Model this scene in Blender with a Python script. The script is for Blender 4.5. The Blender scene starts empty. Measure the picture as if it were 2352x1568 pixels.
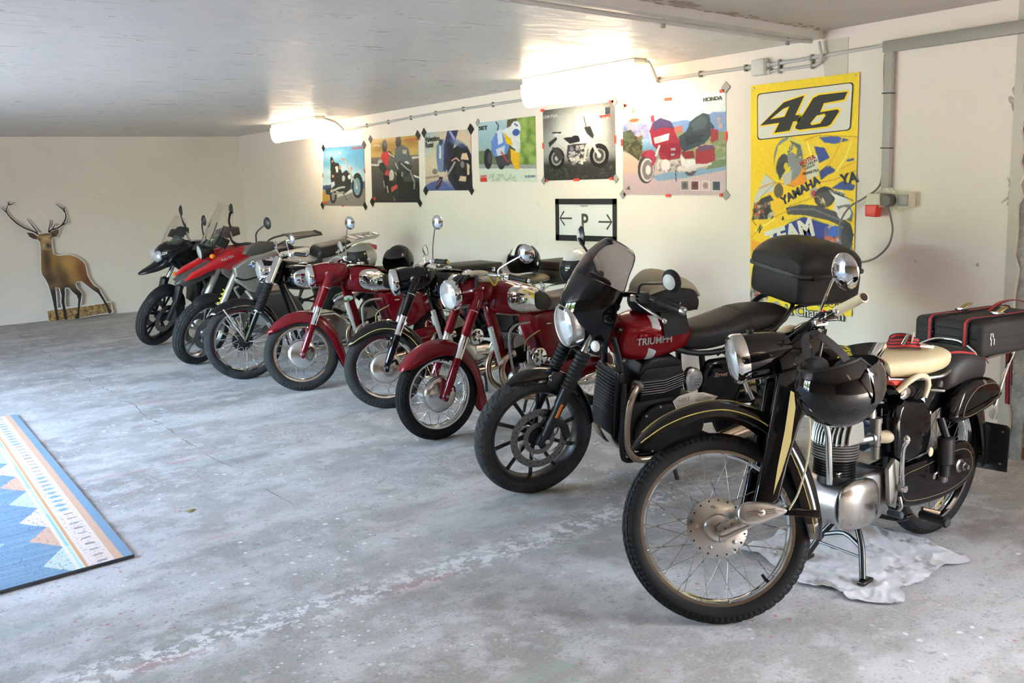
import bpy, bmesh, math, random
import numpy as np
from mathutils import Vector, Matrix, Euler
from mathutils.geometry import delaunay_2d_cdt
random.seed(7)
PI = math.pi
C = bpy.context.scene.collection
SC = bpy.context.scene
rad = math.radians

# ------------------------------------------------------------------ camera, light, exposure
H_CAM = 1.57
def make_camera():
    yaw, pitch, roll, f = 0.626229760, 0.167676793, -0.0359833689, 2163.08
    fw = Vector((math.sin(yaw)*math.cos(pitch), math.cos(yaw)*math.cos(pitch), -math.sin(pitch)))
    r = Vector((math.cos(yaw), -math.sin(yaw), 0)); u = r.cross(fw)
    c, s = math.cos(roll), math.sin(roll)
    r2, u2 = c*r+s*u, -s*r+c*u
    cd = bpy.data.cameras.new('camera'); cd.sensor_fit = 'HORIZONTAL'; cd.sensor_width = 36
    cd.lens = f/2352*36; cd.clip_start = .05; cd.clip_end = 200
    cd.dof.use_dof = True; cd.dof.focus_distance = 3.7; cd.dof.aperture_fstop = 12.0
    cam = bpy.data.objects.new('camera', cd); C.objects.link(cam)
    m = Matrix((r2, u2, -fw)).transposed().to_4x4(); m.translation = (0, 0, H_CAM)
    cam.matrix_world = m; SC.camera = cam
make_camera()
DOOR = (4.7, 8.9, 2.2)            # opening in the left wall: y0, y1, height
XL, XR, YF, YN, ZC = -1.7, 5.01, 13.44, -2.2, 2.35
w = bpy.data.worlds.new('sky'); SC.world = w; w.use_nodes = True
nt = w.node_tree; bg = nt.nodes['Background']
sky = nt.nodes.new('ShaderNodeTexSky'); sky.sky_type = 'NISHITA'; sky.sun_disc = False
sky.sun_elevation = rad(48); sky.sun_rotation = rad(90); sky.air_density = 1.0; sky.dust_density = 4.5
nt.links.new(sky.outputs[0], bg.inputs[0]); bg.inputs[1].default_value = 6.4
sun = bpy.data.lights.new('sun', 'SUN'); sun.energy = 26.0; sun.angle = rad(.6); sun.color = (1, .95, .87)
so = bpy.data.objects.new('sun', sun); C.objects.link(so); so.rotation_euler = (0, rad(42), 0)
pl = bpy.data.lights.new('door_portal', 'AREA'); pl.shape = 'RECTANGLE'
pl.size = DOOR[1]-DOOR[0]; pl.size_y = DOOR[2]; pl.cycles.is_portal = True
po = bpy.data.objects.new('door_portal', pl); C.objects.link(po)
po.matrix_world = Matrix.Translation((XL-.2, (DOOR[0]+DOOR[1])/2, DOOR[2]/2)) @ Matrix(((0,0,-1),(1,0,0),(0,1,0))).to_4x4()
vs = SC.view_settings; vs.view_transform = 'Standard'; vs.look = 'None'; vs.gamma = 1
vs.use_curve_mapping = False; vs.exposure = 1.05
LAMP_POWER = 6.5

# ------------------------------------------------------------------ materials
MATS = {}
def pbr(name, col, rough=.5, metal=0., coat=0., spec=.5, bump=None, var=None, trans=0., emis=None, alpha=1., ior=1.45, sheen=0., rvar=None):
    """bump=(scale,strength,dist) noise relief; var=(scale,amount,col2) colour mottling; rvar=(scale,amount)"""
    if name in MATS: return MATS[name]
    m = bpy.data.materials.new(name); m.use_nodes = True; n = m.node_tree.nodes; l = m.node_tree.links
    b = n['Principled BSDF']; S = b.inputs
    S['Base Color'].default_value = (*col, 1); S['Roughness'].default_value = rough; S['Metallic'].default_value = metal
    S['Coat Weight'].default_value = coat; S['Coat Roughness'].default_value = .04; S['Specular IOR Level'].default_value = spec
    S['Transmission Weight'].default_value = trans; S['IOR'].default_value = ior; S['Alpha'].default_value = alpha
    if sheen: S['Sheen Weight'].default_value = sheen
    if emis: S['Emission Color'].default_value = (*emis[0], 1); S['Emission Strength'].default_value = emis[1]
    tc = n.new('ShaderNodeTexCoord')
    def noise(sc, det=4):
        t = n.new('ShaderNodeTexNoise'); t.inputs['Scale'].default_value = sc; t.inputs['Detail'].default_value = det
        l.new(tc.outputs['Object'], t.inputs['Vector']); return t
    if var:
        t = noise(var[0]); r = n.new('ShaderNodeValToRGB'); r.color_ramp.elements[0].position = .38; r.color_ramp.elements[1].position = .68
        r.color_ramp.elements[0].color = (0,0,0,1); r.color_ramp.elements[1].color = (var[1],)*3+(1,)
        mx = n.new('ShaderNodeMix'); mx.data_type = 'RGBA'; mx.inputs[6].default_value = (*col,1); mx.inputs[7].default_value = (*var[2],1)
        l.new(t.outputs[0], r.inputs[0]); l.new(r.outputs[0], mx.inputs[0]); l.new(mx.outputs[2], S['Base Color'])
    if rvar:
        t = noise(rvar[0]); mr = n.new('ShaderNodeMapRange'); mr.inputs[1].default_value = .3; mr.inputs[2].default_value = .7
        mr.inputs[3].default_value = max(0, rough-rvar[1]); mr.inputs[4].default_value = rough+rvar[1]
        l.new(t.outputs[0], mr.inputs[0]); l.new(mr.outputs[0], S['Roughness'])
    if bump:
        t = noise(bump[0], 6); bp = n.new('ShaderNodeBump'); bp.inputs['Strength'].default_value = bump[1]
        bp.inputs['Distance'].default_value = bump[2] if len(bump) > 2 else .002
        l.new(t.outputs[0], bp.inputs['Height']); l.new(bp.outputs[0], S['Normal'])
    MATS[name] = m; return m
CHROME = pbr('chrome', (.80,.80,.79), .055, 1, rvar=(9,.02))
ALLOY = pbr('alloy', (.52,.51,.495), .30, 1, rvar=(6,.05))
ALLOY2 = pbr('polished_alloy', (.70,.69,.67), .2, 1, rvar=(10,.08))
STEEL = pbr('steel', (.42,.40,.38), .32, 1, rvar=(20,.1))
EXH = pbr('heated_exhaust_steel', (.52,.41,.29), .22, 1, var=(6,.8,(.60,.53,.44)))
BLACK = pbr('black_gloss_paint', (.004,.004,.0045), .07, 0, spec=.45)
BLACKM = pbr('black_satin_paint', (.010,.010,.011), .38, 0, bump=(200,.05,.0005))
BLACKE = pbr('black_engine_finish', (.006,.006,.006), .45, .1, bump=(240,.1,.0006))
RED = pbr('dark_red_paint', (.15,.003,.008), .10, 0, spec=.5)
TRED = pbr('cherry_red_paint', (.26,.004,.008), .09, .15, spec=.5)
BMWRED = pbr('bright_red_plastic', (.46,.008,.012), .3, 0, coat=.5)
SILVERP = pbr('warm_silver_paint', (.36,.345,.31), .36, .6, coat=.3)
SILVERL = pbr('pale_silver_paint', (.55,.53,.50), .35, .5, coat=.4)
RUB = pbr('tyre_rubber', (.009,.009,.0095), .72, 0, spec=.3, bump=(120,.15,.001), var=(9,.5,(.015,.0145,.014)))
RUBG = pbr('dusty_tyre_rubber', (.024,.024,.025), .8, 0, spec=.3, bump=(120,.15,.001), var=(12,.7,(.045,.044,.043)))
RUBH = pbr('black_rubber', (.012,.012,.012), .6, 0, spec=.4)
PLAST = pbr('black_textured_plastic', (.014,.014,.014), .5, 0, bump=(300,.25,.0006))
PLASTG = pbr('dark_grey_plastic', (.045,.044,.043), .45, 0, bump=(300,.2,.0006))
VINYL = pbr('black_vinyl', (.022,.021,.019), .48, 0, bump=(180,.2,.0008))
GREYV = pbr('grey_vinyl', (.16,.15,.135), .5, 0, bump=(180,.2,.0008))
CREAM = pbr('cream_plastic', (.66,.56,.37), .38, 0, var=(5,.4,(.72,.64,.46)))
CREAMV = pbr('cream_vinyl', (.68,.56,.32), .45, 0, bump=(160,.2,.0008), var=(4,.5,(.74,.65,.43)))
IVORYL = pbr('pale_yellow_pinstripe', (.62,.52,.22), .3, 0)
GOLD = pbr('gold_pinstripe', (.55,.42,.12), .3, 0)
BRONZEL = pbr('dim_gold_pinstripe', (.22,.16,.09), .4, 0)
LENSG = pbr('clear_lens_glass', (.95,.96,.98), .06, 0, trans=.8, ior=1.45)
REFL = pbr('lamp_reflector', (.92,.93,.95), .12, 1)
ORANGE = pbr('amber_lens', (.85,.25,.02), .2, 0, trans=.3)
REDL = pbr('red_lens', (.55,.02,.015), .2, 0, coat=.5)
WHITEP = pbr('white_paint', (.72,.72,.70), .3, 0, coat=.3)
GREENP = pbr('green_paint', (.02,.25,.12), .3)
BLUEP = pbr('blue_paint', (.03,.16,.42), .3)
WEBR = pbr('red_webbing', (.50,.03,.03), .7, bump=(400,.3,.0008))
WEBB = pbr('navy_webbing', (.02,.018,.03), .75, bump=(400,.3,.0008))
NYLON = pbr('black_nylon', (.016,.015,.015), .7, bump=(350,.3,.001))
YELLOWP = pbr('yellow_plastic', (.70,.62,.03), .45)

# ------------------------------------------------------------------ mesh toolkit
def V3(p): return Vector(p)
def catmull(P, n, closed=False):
    P = [Vector(p) for p in P]; out = []; k = len(P)
    if k < 3 or n < 1: return P
    m = k if closed else k-1
    for i in range(m):
        p0 = P[(i-1) % k] if closed or i > 0 else P[0]*2-P[1]
        p1, p2 = P[i], P[(i+1) % k]
        p3 = P[(i+2) % k] if closed or i+2 < k else P[-1]*2-P[-2]
        for j in range(n):
            t = j/n
            out.append(.5*((2*p1)+(p2-p0)*t+(2*p0-5*p1+4*p2-p3)*t*t+(3*p1-p0-3*p2+p3)*t**3))
    if not closed: out.append(P[-1].copy())
    return out
def interp(vals, n):
    """resample a list of numbers to n samples (smooth)"""
    k = len(vals)
    if k == 1: return vals*n
    x = np.linspace(0, k-1, n); return list(np.interp(x, range(k), vals))
def frame(d, ref=None):
    d = Vector(d).normalized()
    r = Vector(ref) if ref is not None else (Vector((0,0,1)) if abs(d.z) < .9 else Vector((1,0,0)))
    a = (r-d*r.dot(d)).normalized(); return a, d.cross(a)
class B:
    def __init__(s): s.v = []; s.f = []; s.mi = []
    def add(s, V, F, mi=0):
        o = len(s.v); s.v += [tuple(p) for p in V]; s.f += [tuple(i+o for i in f) for f in F]; s.mi += [mi]*len(F); return s
    def grid(s, rows, cu=False, cv=False, cap0=False, cap1=False, mi=0):
        n = len(rows[0]); m = len(rows); V = [p for r in rows for p in r]; F = []
        for j in range(m if cv else m-1):
            for i in range(n if cu else n-1):
                a, b = j*n+i, j*n+(i+1) % n; c, d = ((j+1) % m)*n+(i+1) % n, ((j+1) % m)*n+i
                F.append((a, b, c, d))
        if cap0: F.append(tuple(range(n))[::-1])
        if cap1: F.append(tuple((m-1)*n+i for i in range(n)))
        return s.add(V, F, mi)
    def tube(s, pts, r, n=10, sm=0, closed=False, cap=True, mi=0, flat=1., ref=None):
        P = catmull(pts, sm, closed) if sm else [Vector(p) for p in pts]
        k = len(P); rr = interp(list(r), k) if isinstance(r, (list, tuple)) else [r]*k
        rows = []; a = None
        for i in range(k):
            if closed: d = P[(i+1) % k]-P[i-1]
            else: d = P[min(i+1, k-1)]-P[max(i-1, 0)]
            if d.length < 1e-9: d = Vector((0,0,1))
            d.normalize()
            if a is None: a, b = frame(d, ref)
            else:
                a = (a-d*a.dot(d)); a = a.normalized() if a.length > 1e-6 else frame(d)[0]; b = d.cross(a)
            rows.append([P[i]+a*(math.cos(t)*rr[i]*flat)+b*(math.sin(t)*rr[i]) for t in [2*PI*j/n for j in range(n)]])
        return s.grid(rows, cu=True, cv=closed, cap0=cap and not closed, cap1=cap and not closed, mi=mi)
    def strap(s, pts, wdir, w, t, sm=4, mi=0, closed=False):
        """flat band of width w along wdir, thickness t, following pts"""
        P = catmull(pts, sm, closed) if sm else [Vector(p) for p in pts]; k = len(P); rows = []
        wd = Vector(wdir).normalized()
        for i in range(k):
            d = (P[(i+1) % k]-P[i-1]) if closed else (P[min(i+1,k-1)]-P[max(i-1,0)]); d.normalize()
            a = (wd-d*wd.dot(d)).normalized(); nn = d.cross(a)
            rows.append([P[i]+a*w/2+nn*t/2, P[i]-a*w/2+nn*t/2, P[i]-a*w/2-nn*t/2, P[i]+a*w/2-nn*t/2])
        return s.grid(rows, cu=True, cv=closed, cap0=not closed, cap1=not closed, mi=mi)
    def lathe(s, prof, o=(0,0,0), ax=(0,1,0), n=28, a0=0., a1=2*PI, ref=None, mi=0, cap=True, sy=1.):
        a, b = frame(ax, ref); ax = Vector(ax).normalized(); o = Vector(o); full = abs(a1-a0-2*PI) < 1e-4
        k = n if full else n+1
        rows = [[o+ax*h+a*(r*math.cos(t))+b*(r*sy*math.sin(t)) for t in [a0+(a1-a0)*j/n for j in range(k)]] for r, h in prof]
        return s.grid(rows, cu=full, cap0=cap and prof[0][0] > 1e-6, cap1=cap and prof[-1][0] > 1e-6, mi=mi)
    def cyl(s, p, q, r, n=16, r2=None, mi=0, bev=0.):
        p, q = Vector(p), Vector(q); L = (q-p).length; r2 = r if r2 is None else r2
        pr = [(r-bev,0),(r,bev),(r2,L-bev),(r2-bev,L)] if bev else [(r,0),(r2,L)]
        return s.lathe(pr, p, q-p, n, mi=mi)
    def bm(s, bm_, mi=0, M_=None):
        if M_ is not None: bm_.transform(M_)
        bm_.verts.index_update(); s.add([v.co[:] for v in bm_.verts], [[v.index for v in f.verts] for f in bm_.faces], mi); bm_.free(); return s
    def box(s, c, size, rot=(0,0,0), bev=0., seg=2, mi=0, taper=None):
        b = bmesh.new(); bmesh.ops.create_cube(b, size=1)
        for v in b.verts:
            if taper and v.co.z > 0: v.co.x *= taper[0]; v.co.y *= taper[1]
            v.co = Vector((v.co.x*size[0], v.co.y*size[1], v.co.z*size[2]))
        if bev: bmesh.ops.bevel(b, geom=b.edges[:], offset=bev, segments=seg, affect='EDGES', profile=.5)
        return s.bm(b, mi, Matrix.Translation(c) @ Euler(rot).to_matrix().to_4x4())
    def prism(s, poly, t0, t1, plane='xz', bev=0., seg=2, sm=0, mi=0, o=(0,0,0)):
        """outline in a plane, extruded from t0 to t1 along the third axis"""
        if sm: poly = [(p.x, p.y) for p in catmull([(a,b_,0) for a, b_ in poly], sm, True)]
        mp = {'xz': lambda a,b_,t: (a,t,b_), 'xy': lambda a,b_,t: (a,b_,t), 'yz': lambda a,b_,t: (t,a,b_)}[plane]
        b = bmesh.new(); lo = [b.verts.new(mp(x,y,t0)) for x, y in poly]; hi = [b.verts.new(mp(x,y,t1)) for x, y in poly]
        k = len(poly); f0 = b.faces.new(lo); f1 = b.faces.new(hi[::-1])
        for i in range(k): b.faces.new((lo[(i+1) % k], lo[i], hi[i], hi[(i+1) % k]))
        bmesh.ops.recalc_face_normals(b, faces=b.faces[:])
        if bev:
            ed = [e for e in b.edges if all(f in (f0, f1) or True for f in e.link_faces) and (f0 in e.link_faces or f1 in e.link_faces)]
            bmesh.ops.bevel(b, geom=ed, offset=bev, segments=seg, affect='EDGES', profile=.5)
        ng = [f for f in b.faces if len(f.verts) > 4]
        bmesh.ops.triangulate(b, faces=ng)
        return s.bm(b, mi, Matrix.Translation(o))
    def ell(s, c, r, rot=(0,0,0), n=24, m=14, p=2., q=2., zmin=-1., zmax=1., mi=0):
        """superellipsoid"""
        M_ = Matrix.Translation(c) @ Euler(rot).to_matrix().to_4x4(); rows = []
        sg = lambda x, e: math.copysign(abs(x)**e, x)
        l0, l1 = math.asin(zmin), math.asin(zmax)
        for j in range(m+1):
            ph = l0+(l1-l0)*j/m; cz, sz = sg(math.cos(ph), 2/q), sg(math.sin(ph), 2/q)
            rows.append([M_ @ Vector((r[0]*cz*sg(math.cos(t),2/p), r[1]*cz*sg(math.sin(t),2/p), r[2]*sz)) for t in [2*PI*i/n for i in range(n)]])
        return s.grid(rows, cu=True, cap0=True, cap1=True, mi=mi)
    def loft(s, secs, n=28, mi=0, sm=4, ends=True):
        """secs: (x, z, half_width, up, down, power[, tilt]) rings across y, stacked along x; smooth interpolation"""
        S = [list(q)+[0.]*(7-len(q)) for q in secs]
        k = (len(S)-1)*sm+1; xs = np.arange(len(S)); cols = []
        for c in range(7):
            pts = catmull([(float(i), q[c], 0) for i, q in enumerate(S)], sm) if sm > 1 else [Vector((i,q[c],0)) for i,q in enumerate(S)]
            cols.append([p.y for p in pts])
        rows = []
        for x, z, hw, up, dn, pw, tl in zip(*cols):
            hw = max(hw, .0005); pw = max(pw, 1.2); ring = []
            for i in range(n):
                t = 2*PI*i/n; ca, sa = math.cos(t), math.sin(t)
                y = math.copysign(abs(ca)**(2/pw), ca)*hw; zz = math.copysign(abs(sa)**(2/pw), sa); zz *= up if zz > 0 else dn
                ring.append(Vector((x-zz*math.sin(tl), y, z+zz*math.cos(tl))))
            rows.append(ring)
        return s.grid(rows, cu=True, cap0=ends, cap1=ends, mi=mi)
    def tf(s, M_):
        s.v = [tuple(M_ @ Vector(p)) for p in s.v]; return s
def obj(name, b, mat, parent=None, T=None, sharp=38, smooth=True, ml=None):
    me = bpy.data.meshes.new(name)
    vs_ = b.v if T is None else [tuple(T @ Vector(p)) for p in b.v]
    me.from_pydata(vs_, [], b.f)
    mats = mat if isinstance(mat, (list, tuple)) else [mat]
    for m in mats: me.materials.append(m)
    if len(mats) > 1: me.polygons.foreach_set('material_index', b.mi)
    bmm = bmesh.new(); bmm.from_mesh(me); bmesh.ops.recalc_face_normals(bmm, faces=bmm.faces[:]); bmm.to_mesh(me); bmm.free()
    if smooth:
        me.polygons.foreach_set('use_smooth', [True]*len(me.polygons)); me.set_sharp_from_angle(angle=rad(sharp))
    me.update()
    o = bpy.data.objects.new(name, me); C.objects.link(o)
    if parent is not None: o.parent = parent
    if ml is not None: o.matrix_local = ml
    return o
def inst(o, ml, parent=None):
    c = o.copy(); C.objects.link(c); c.parent = parent or o.parent; c.matrix_local = ml; return c
def tag(o, label, cat, group=None):
    o['label'] = label; o['category'] = cat
    if group: o['group'] = group
    return o
def struct(o): o['kind'] = 'structure'; return o
def thing(name, label, cat, loc=(0,0,0), rot=(0,0,0), group=None):
    o = bpy.data.objects.new(name, None); C.objects.link(o); o.empty_display_size = .1
    o.location = loc; o.rotation_euler = rot; return tag(o, label, cat, group)
def lab(o, l): o['label'] = l; return o
FONT = [None]
def text_mesh(body, size, extrude=.0004, bold=0., shear=0., spacing=1.):
    cu = bpy.data.curves.new('t', 'FONT'); cu.body = body; cu.size = size; cu.extrude = extrude; cu.offset = bold
    cu.shear = shear; cu.align_x = 'CENTER'; cu.align_y = 'CENTER'; cu.space_character = spacing; cu.resolution_u = 3
    o = bpy.data.objects.new('t', cu); C.objects.link(o)
    dg = bpy.context.evaluated_depsgraph_get(); dg.update(); me = bpy.data.meshes.new_from_object(o.evaluated_get(dg))
    bpy.data.objects.remove(o); bpy.data.curves.remove(cu); return me
def text(body, size, mat, parent, ml, sx=1., **k):
    me = text_mesh(body, size, **k); me.materials.clear(); me.materials.append(mat)
    if sx != 1.:
        for v in me.vertices: v.co.x *= sx
    me.name = 'lettering'
    o = bpy.data.objects.new('lettering', me); C.objects.link(o); o.parent = parent; o.matrix_local = ml; return o
def basis(o, xa, ya):
    """4x4 with local x along xa, y along ya, z = x cross y"""
    xa = Vector(xa).normalized(); za = xa.cross(Vector(ya)).normalized(); ya = za.cross(xa)
    m = Matrix((xa, ya, za)).transposed().to_4x4(); m.translation = o; return m
# ------------------------------------------------------------------ surface materials
class NB:
    def __init__(s, name):
        s.m = bpy.data.materials.new(name); s.m.use_nodes = True; s.n = s.m.node_tree.nodes; s.l = s.m.node_tree.links
        s.b = s.n['Principled BSDF']; s.tc = s.n.new('ShaderNodeTexCoord'); s.co = s.tc.outputs['Object']
    def put(s, sock, v):
        if hasattr(v, 'is_linked'): s.l.new(v, sock)
        else: sock.default_value = v if not isinstance(v, tuple) or len(v) != 3 or sock.type == 'VECTOR' else (*v, 1)
    def noise(s, sc, det=4, rough=.55, vec=None, dist=0.):
        t = s.n.new('ShaderNodeTexNoise'); t.inputs['Scale'].default_value = sc; t.inputs['Detail'].default_value = det
        t.inputs['Roughness'].default_value = rough; t.inputs['Distortion'].default_value = dist
        s.l.new(vec if vec is not None else s.co, t.inputs['Vector']); return t.outputs[0]
    def vor(s, sc, vec=None, out=0):
        t = s.n.new('ShaderNodeTexVoronoi'); t.inputs['Scale'].default_value = sc; s.l.new(vec if vec is not None else s.co, t.inputs['Vector']); return t.outputs[out]
    def scale(s, v, off=(0,0,0), vec=None):
        t = s.n.new('ShaderNodeMapping'); t.inputs['Scale'].default_value = v; t.inputs['Location'].default_value = off
        s.l.new(vec if vec is not None else s.co, t.inputs['Vector']); return t.outputs[0]
    def ramp(s, v, a, b, lo=0., hi=1.):
        t = s.n.new('ShaderNodeMapRange'); t.interpolation_type = 'SMOOTHSTEP'
        for i, q in zip((1,2,3,4), (a,b,lo,hi)): t.inputs[i].default_value = q
        s.put(t.inputs[0], v); return t.outputs[0]
    def math(s, op, a, b=0.):
        t = s.n.new('ShaderNodeMath'); t.operation = op; s.put(t.inputs[0], a); s.put(t.inputs[1], b); return t.outputs[0]
    def mix(s, f, a, b):
        t = s.n.new('ShaderNodeMix'); t.data_type = 'RGBA'; s.put(t.inputs[0], f); s.put(t.inputs[6], a); s.put(t.inputs[7], b); return t.outputs[2]
    def xyz(s):
        t = s.n.new('ShaderNodeSeparateXYZ'); s.l.new(s.co, t.inputs[0]); return t.outputs
    def bump(s, h, st, dist=.003):
        t = s.n.new('ShaderNodeBump'); t.inputs['Strength'].default_value = st; t.inputs['Distance'].default_value = dist
        s.l.new(h, t.inputs['Height']); s.l.new(t.outputs[0], s.b.inputs['Normal'])
    def done(s, col=None, rough=None, **k):
        if col is not None: s.put(s.b.inputs['Base Color'], col)
        if rough is not None: s.put(s.b.inputs['Roughness'], rough)
        for q, v in k.items(): s.put(s.b.inputs[q.replace('_', ' ')], v)
        return s.m
def floor_mat():
    q = NB('worn_concrete'); X, Y, Z = q.xyz()
    n1 = q.noise(.7, 5, .6); n2 = q.noise(6, 6, .65); n3 = q.noise(90, 3, .6); n4 = q.noise(2.3, 5, .62)
    c = q.mix(q.ramp(n1, .35, .68), (.31,.295,.27), (.43,.42,.40))
    c = q.mix(q.ramp(n4, .52, .70, 0, .5), c, (.23,.222,.215))
    c = q.mix(q.ramp(q.noise(1.5, 4, .6, q.scale((.6,1.3,1),(11,3,0))), .48, .64, 0, .7), c, (.60,.59,.57))
    c = q.mix(q.ramp(n2, .45, .64, 0, .65), c, (.58,.57,.55))
    c = q.mix(q.ramp(q.noise(19, 5, .7), .54, .68, 0, .6), c, (.24,.228,.21))
    c = q.mix(q.ramp(n3, .56, .70, 0, .6), c, (.17,.16,.148))
    c = q.mix(q.ramp(n3, .28, .42, .5, 0), c, (.64,.625,.60))
    # oil stains
    c = q.mix(q.ramp(q.noise(1.1, 3, .5, q.scale((1,1,1),(3.1,7.7,0))), .64, .74, 0, .6), c, (.17,.165,.16))
    # paint specks: white, red, green, blue
    sv = q.scale((1,1.0,1)); dens = q.noise(1.3, 2)
    def specks(c, scale, off, thr, col, d0, d1, amt=.9):
        v = q.scale((1,1,1), off); dist = q.vor(scale, v); jit = q.noise(scale*2.2, 2, .5, v)
        m = q.ramp(q.math('ADD', dist, q.math('MULTIPLY', jit, .35)), thr-.05, thr, amt, 0.)
        m = q.math('MULTIPLY', m, q.ramp(q.noise(1.1, 3, .6, v), d0, d1)); return q.mix(m, c, col)
    c = specks(c, 26, (0,0,0), .36, (.74,.73,.71), .50, .62)
    c = specks(c, 13, (5,2,0), .33, (.76,.75,.73), .48, .60)
    c = specks(c, 22, (9,4,0), .36, (.42,.13,.10), .50, .60, .7)
    c = specks(c, 20, (2,9,0), .37, (.20,.33,.26), .50, .60, .65)
    c = specks(c, 34, (7,7,0), .30, (.16,.15,.14), .45, .6, .7)
    sm = q.scale((.45,2.2,1), (4,1,0)); c = q.mix(q.ramp(q.noise(1.6, 4, .6, sm), .60, .72, 0, .5), c, (.46,.22,.19))
    sm = q.scale((.4,2.4,1), (8,6,0)); c = q.mix(q.ramp(q.noise(1.7, 4, .6, sm), .60, .72, 0, .5), c, (.28,.37,.31))
    # white splashes along the old joint
    jl = q.math('ABSOLUTE', q.math('SUBTRACT', q.math('ADD', Y, q.math('MULTIPLY', q.noise(1.5,2), .12)), 3.25))
    m = q.math('MULTIPLY', q.ramp(jl, .02, .16, 1, 0), q.ramp(q.noise(17, 5, .7), .49, .55)); c = q.mix(q.math('MULTIPLY', m, .85), c, (.75,.74,.72))
    # crack
    cr = q.math('ABSOLUTE', q.math('SUBTRACT', q.math('ADD', X, q.math('MULTIPLY', q.noise(2.6,5), .16)), 1.82))
    c = q.mix(q.math('MULTIPLY', q.ramp(cr, .0015, .006, .7, 0), q.math('MULTIPLY', q.ramp(Y, 4.2, 4.6), q.ramp(q.noise(1.7,2), .44, .52))), c, (.10,.09,.08))
    h = q.math('ADD', q.math('MULTIPLY', n3, .5), n2); q.bump(h, .22, .004)
    return q.done(c, q.ramp(n2, .3, .7, .62, .88))
def plaster_mat(name, base, warm, stain=.25):
    q = NB(name); X, Y, Z = q.xyz()
    n1 = q.noise(.8, 5, .6); n2 = q.noise(7, 6, .6); n3 = q.noise(60, 4, .6)
    c = q.mix(q.ramp(n1, .35, .7), base, warm)
    c = q.mix(q.ramp(n2, .62, .78, 0, stain), c, (.45,.42,.37))
    c = q.mix(q.math('MULTIPLY', q.ramp(q.vor(9), .04, .09, .7, 0), q.ramp(q.noise(2.1,3), .56, .64)), c, (.28,.25,.21))
    q.bump(q.math('ADD', n2, q.math('MULTIPLY', n3, .4)), .18, .004)
    return q.done(c, .7)
def ceil_mat():
    q = NB('brushed_ceiling_paint'); st = q.scale((.8,3.2,1)); sw = q.noise(1.6, 3, .5, None, 2.0)
    n1 = q.noise(3.2, 6, .65, st, 1.6); n2 = q.noise(45, 3)
    c = q.mix(q.ramp(sw, .3, .7), (.53,.525,.515), (.57,.565,.55))
    q.bump(q.math('ADD', n1, q.math('MULTIPLY', n2, .05)), .09, .010)
    return q.done(c, q.ramp(n1, .3, .7, .26, .42), Specular_IOR_Level=.5)
def concrete_mat():
    q = NB('rough_grey_concrete'); n = q.noise(9, 7, .7); n2 = q.noise(50, 4)
    c = q.mix(q.ramp(n, .35, .7), (.22,.21,.195), (.42,.40,.37)); q.bump(q.math('ADD', n, n2), .6, .008); return q.done(c, .85)
PLASTER = plaster_mat('cream_white_plaster', (.83,.745,.675), (.81,.715,.635))
PLASTER2 = plaster_mat('grey_white_plaster', (.72,.67,.58), (.68,.62,.52), .15)
CONC = concrete_mat()
BRICK = pbr('red_brick', (.34,.085,.045), .85, var=(14,.8,(.42,.16,.09)), bump=(60,.6,.004))

# ------------------------------------------------------------------ room shell
def quadbox(name, x0, x1, y0, y1, z0, z1, mat, parent=None):
    o = obj(name, B().box(((x0+x1)/2, (y0+y1)/2, (z0+z1)/2), (x1-x0, y1-y0, z1-z0)), mat, parent, smooth=False)
    return o
fl = struct(quadbox('floor', XL-.25, XR+.3, YN-.25, YF+.3, -.2, 0, floor_mat()))
q_ = NB('outdoor_paving'); ground = struct(quadbox('ground', -40, XL-.25, -30, 45, -.3, -.02, q_.done(q_.mix(q_.ramp(q_.noise(2,5),.3,.7), (.50,.44,.36), (.58,.52,.43)), .9)))
wf = struct(quadbox('wall_far', XL-.25, XR+.3, YF, YF+.25, 0, 2.6, PLASTER2))
YB = 3.42     # joint line of the two ceilings
cm = ceil_mat()
ceil = struct(obj('ceiling', B().prism([(XL-.25, 3.05), (2.5, 3.29), (XR+.05, 3.63), (XR+.05, YF), (XL-.25, YF)], ZC, ZC+.3, 'xy'), cm, smooth=False))
ceil2 = obj('ceiling_slab', B().prism([(XL-.25, YN), (XR+.05, YN), (XR+.05, 3.63), (2.5, 3.29), (XL-.25, 3.05)], ZC+.045, ZC+.3, 'xy'), plaster_mat('dull_ceiling_plaster', (.44,.41,.37), (.39,.36,.325), .2), ceil, smooth=False)
# flaked edge of the step between the two ceilings
b = B()
for i in range(60):
    t = random.random()**.8; x = 2.9+t*2.05; y = 3.29+(x-2.5)/(2.51)*.34-.003-random.random()*.07
    w_, h_ = random.uniform(.01,.05), random.uniform(.004,.016)
    b.ell((x, y, ZC+.046), (w_, h_, .004), (0,0,random.uniform(-.2,.5)), 8, 4)
for x, y, w_, h_ in ((3.52,3.35,.09,.05),(3.62,3.37,.06,.03),(3.45,3.34,.05,.03)): b.ell((x, y, ZC+.046), (w_, h_, .005), (0,0,.14), 10, 4)
obj('flaked_paint', b, pbr('bare_concrete_flakes', (.24,.20,.15), .9, var=(30,.9,(.36,.31,.24))), ceil)
b = B(); p0, p1 = Vector((2.0,3.235,0)), Vector((5.0,3.628,0))
obj('step_band', B().box(((p0+p1)/2+Vector((0,.0,ZC+.022)))[:], ((p1-p0).length, .012, .046), (0,0,math.atan2(p1.y-p0.y,p1.x-p0.x))), plaster_mat('cream_band_paint', (.60,.55,.47), (.54,.49,.40), .3), ceil, smooth=False)
wr = struct(quadbox('wall_right', XR, XR+.3, 2.43, YF+.25, 0, 2.6, PLASTER))
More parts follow.
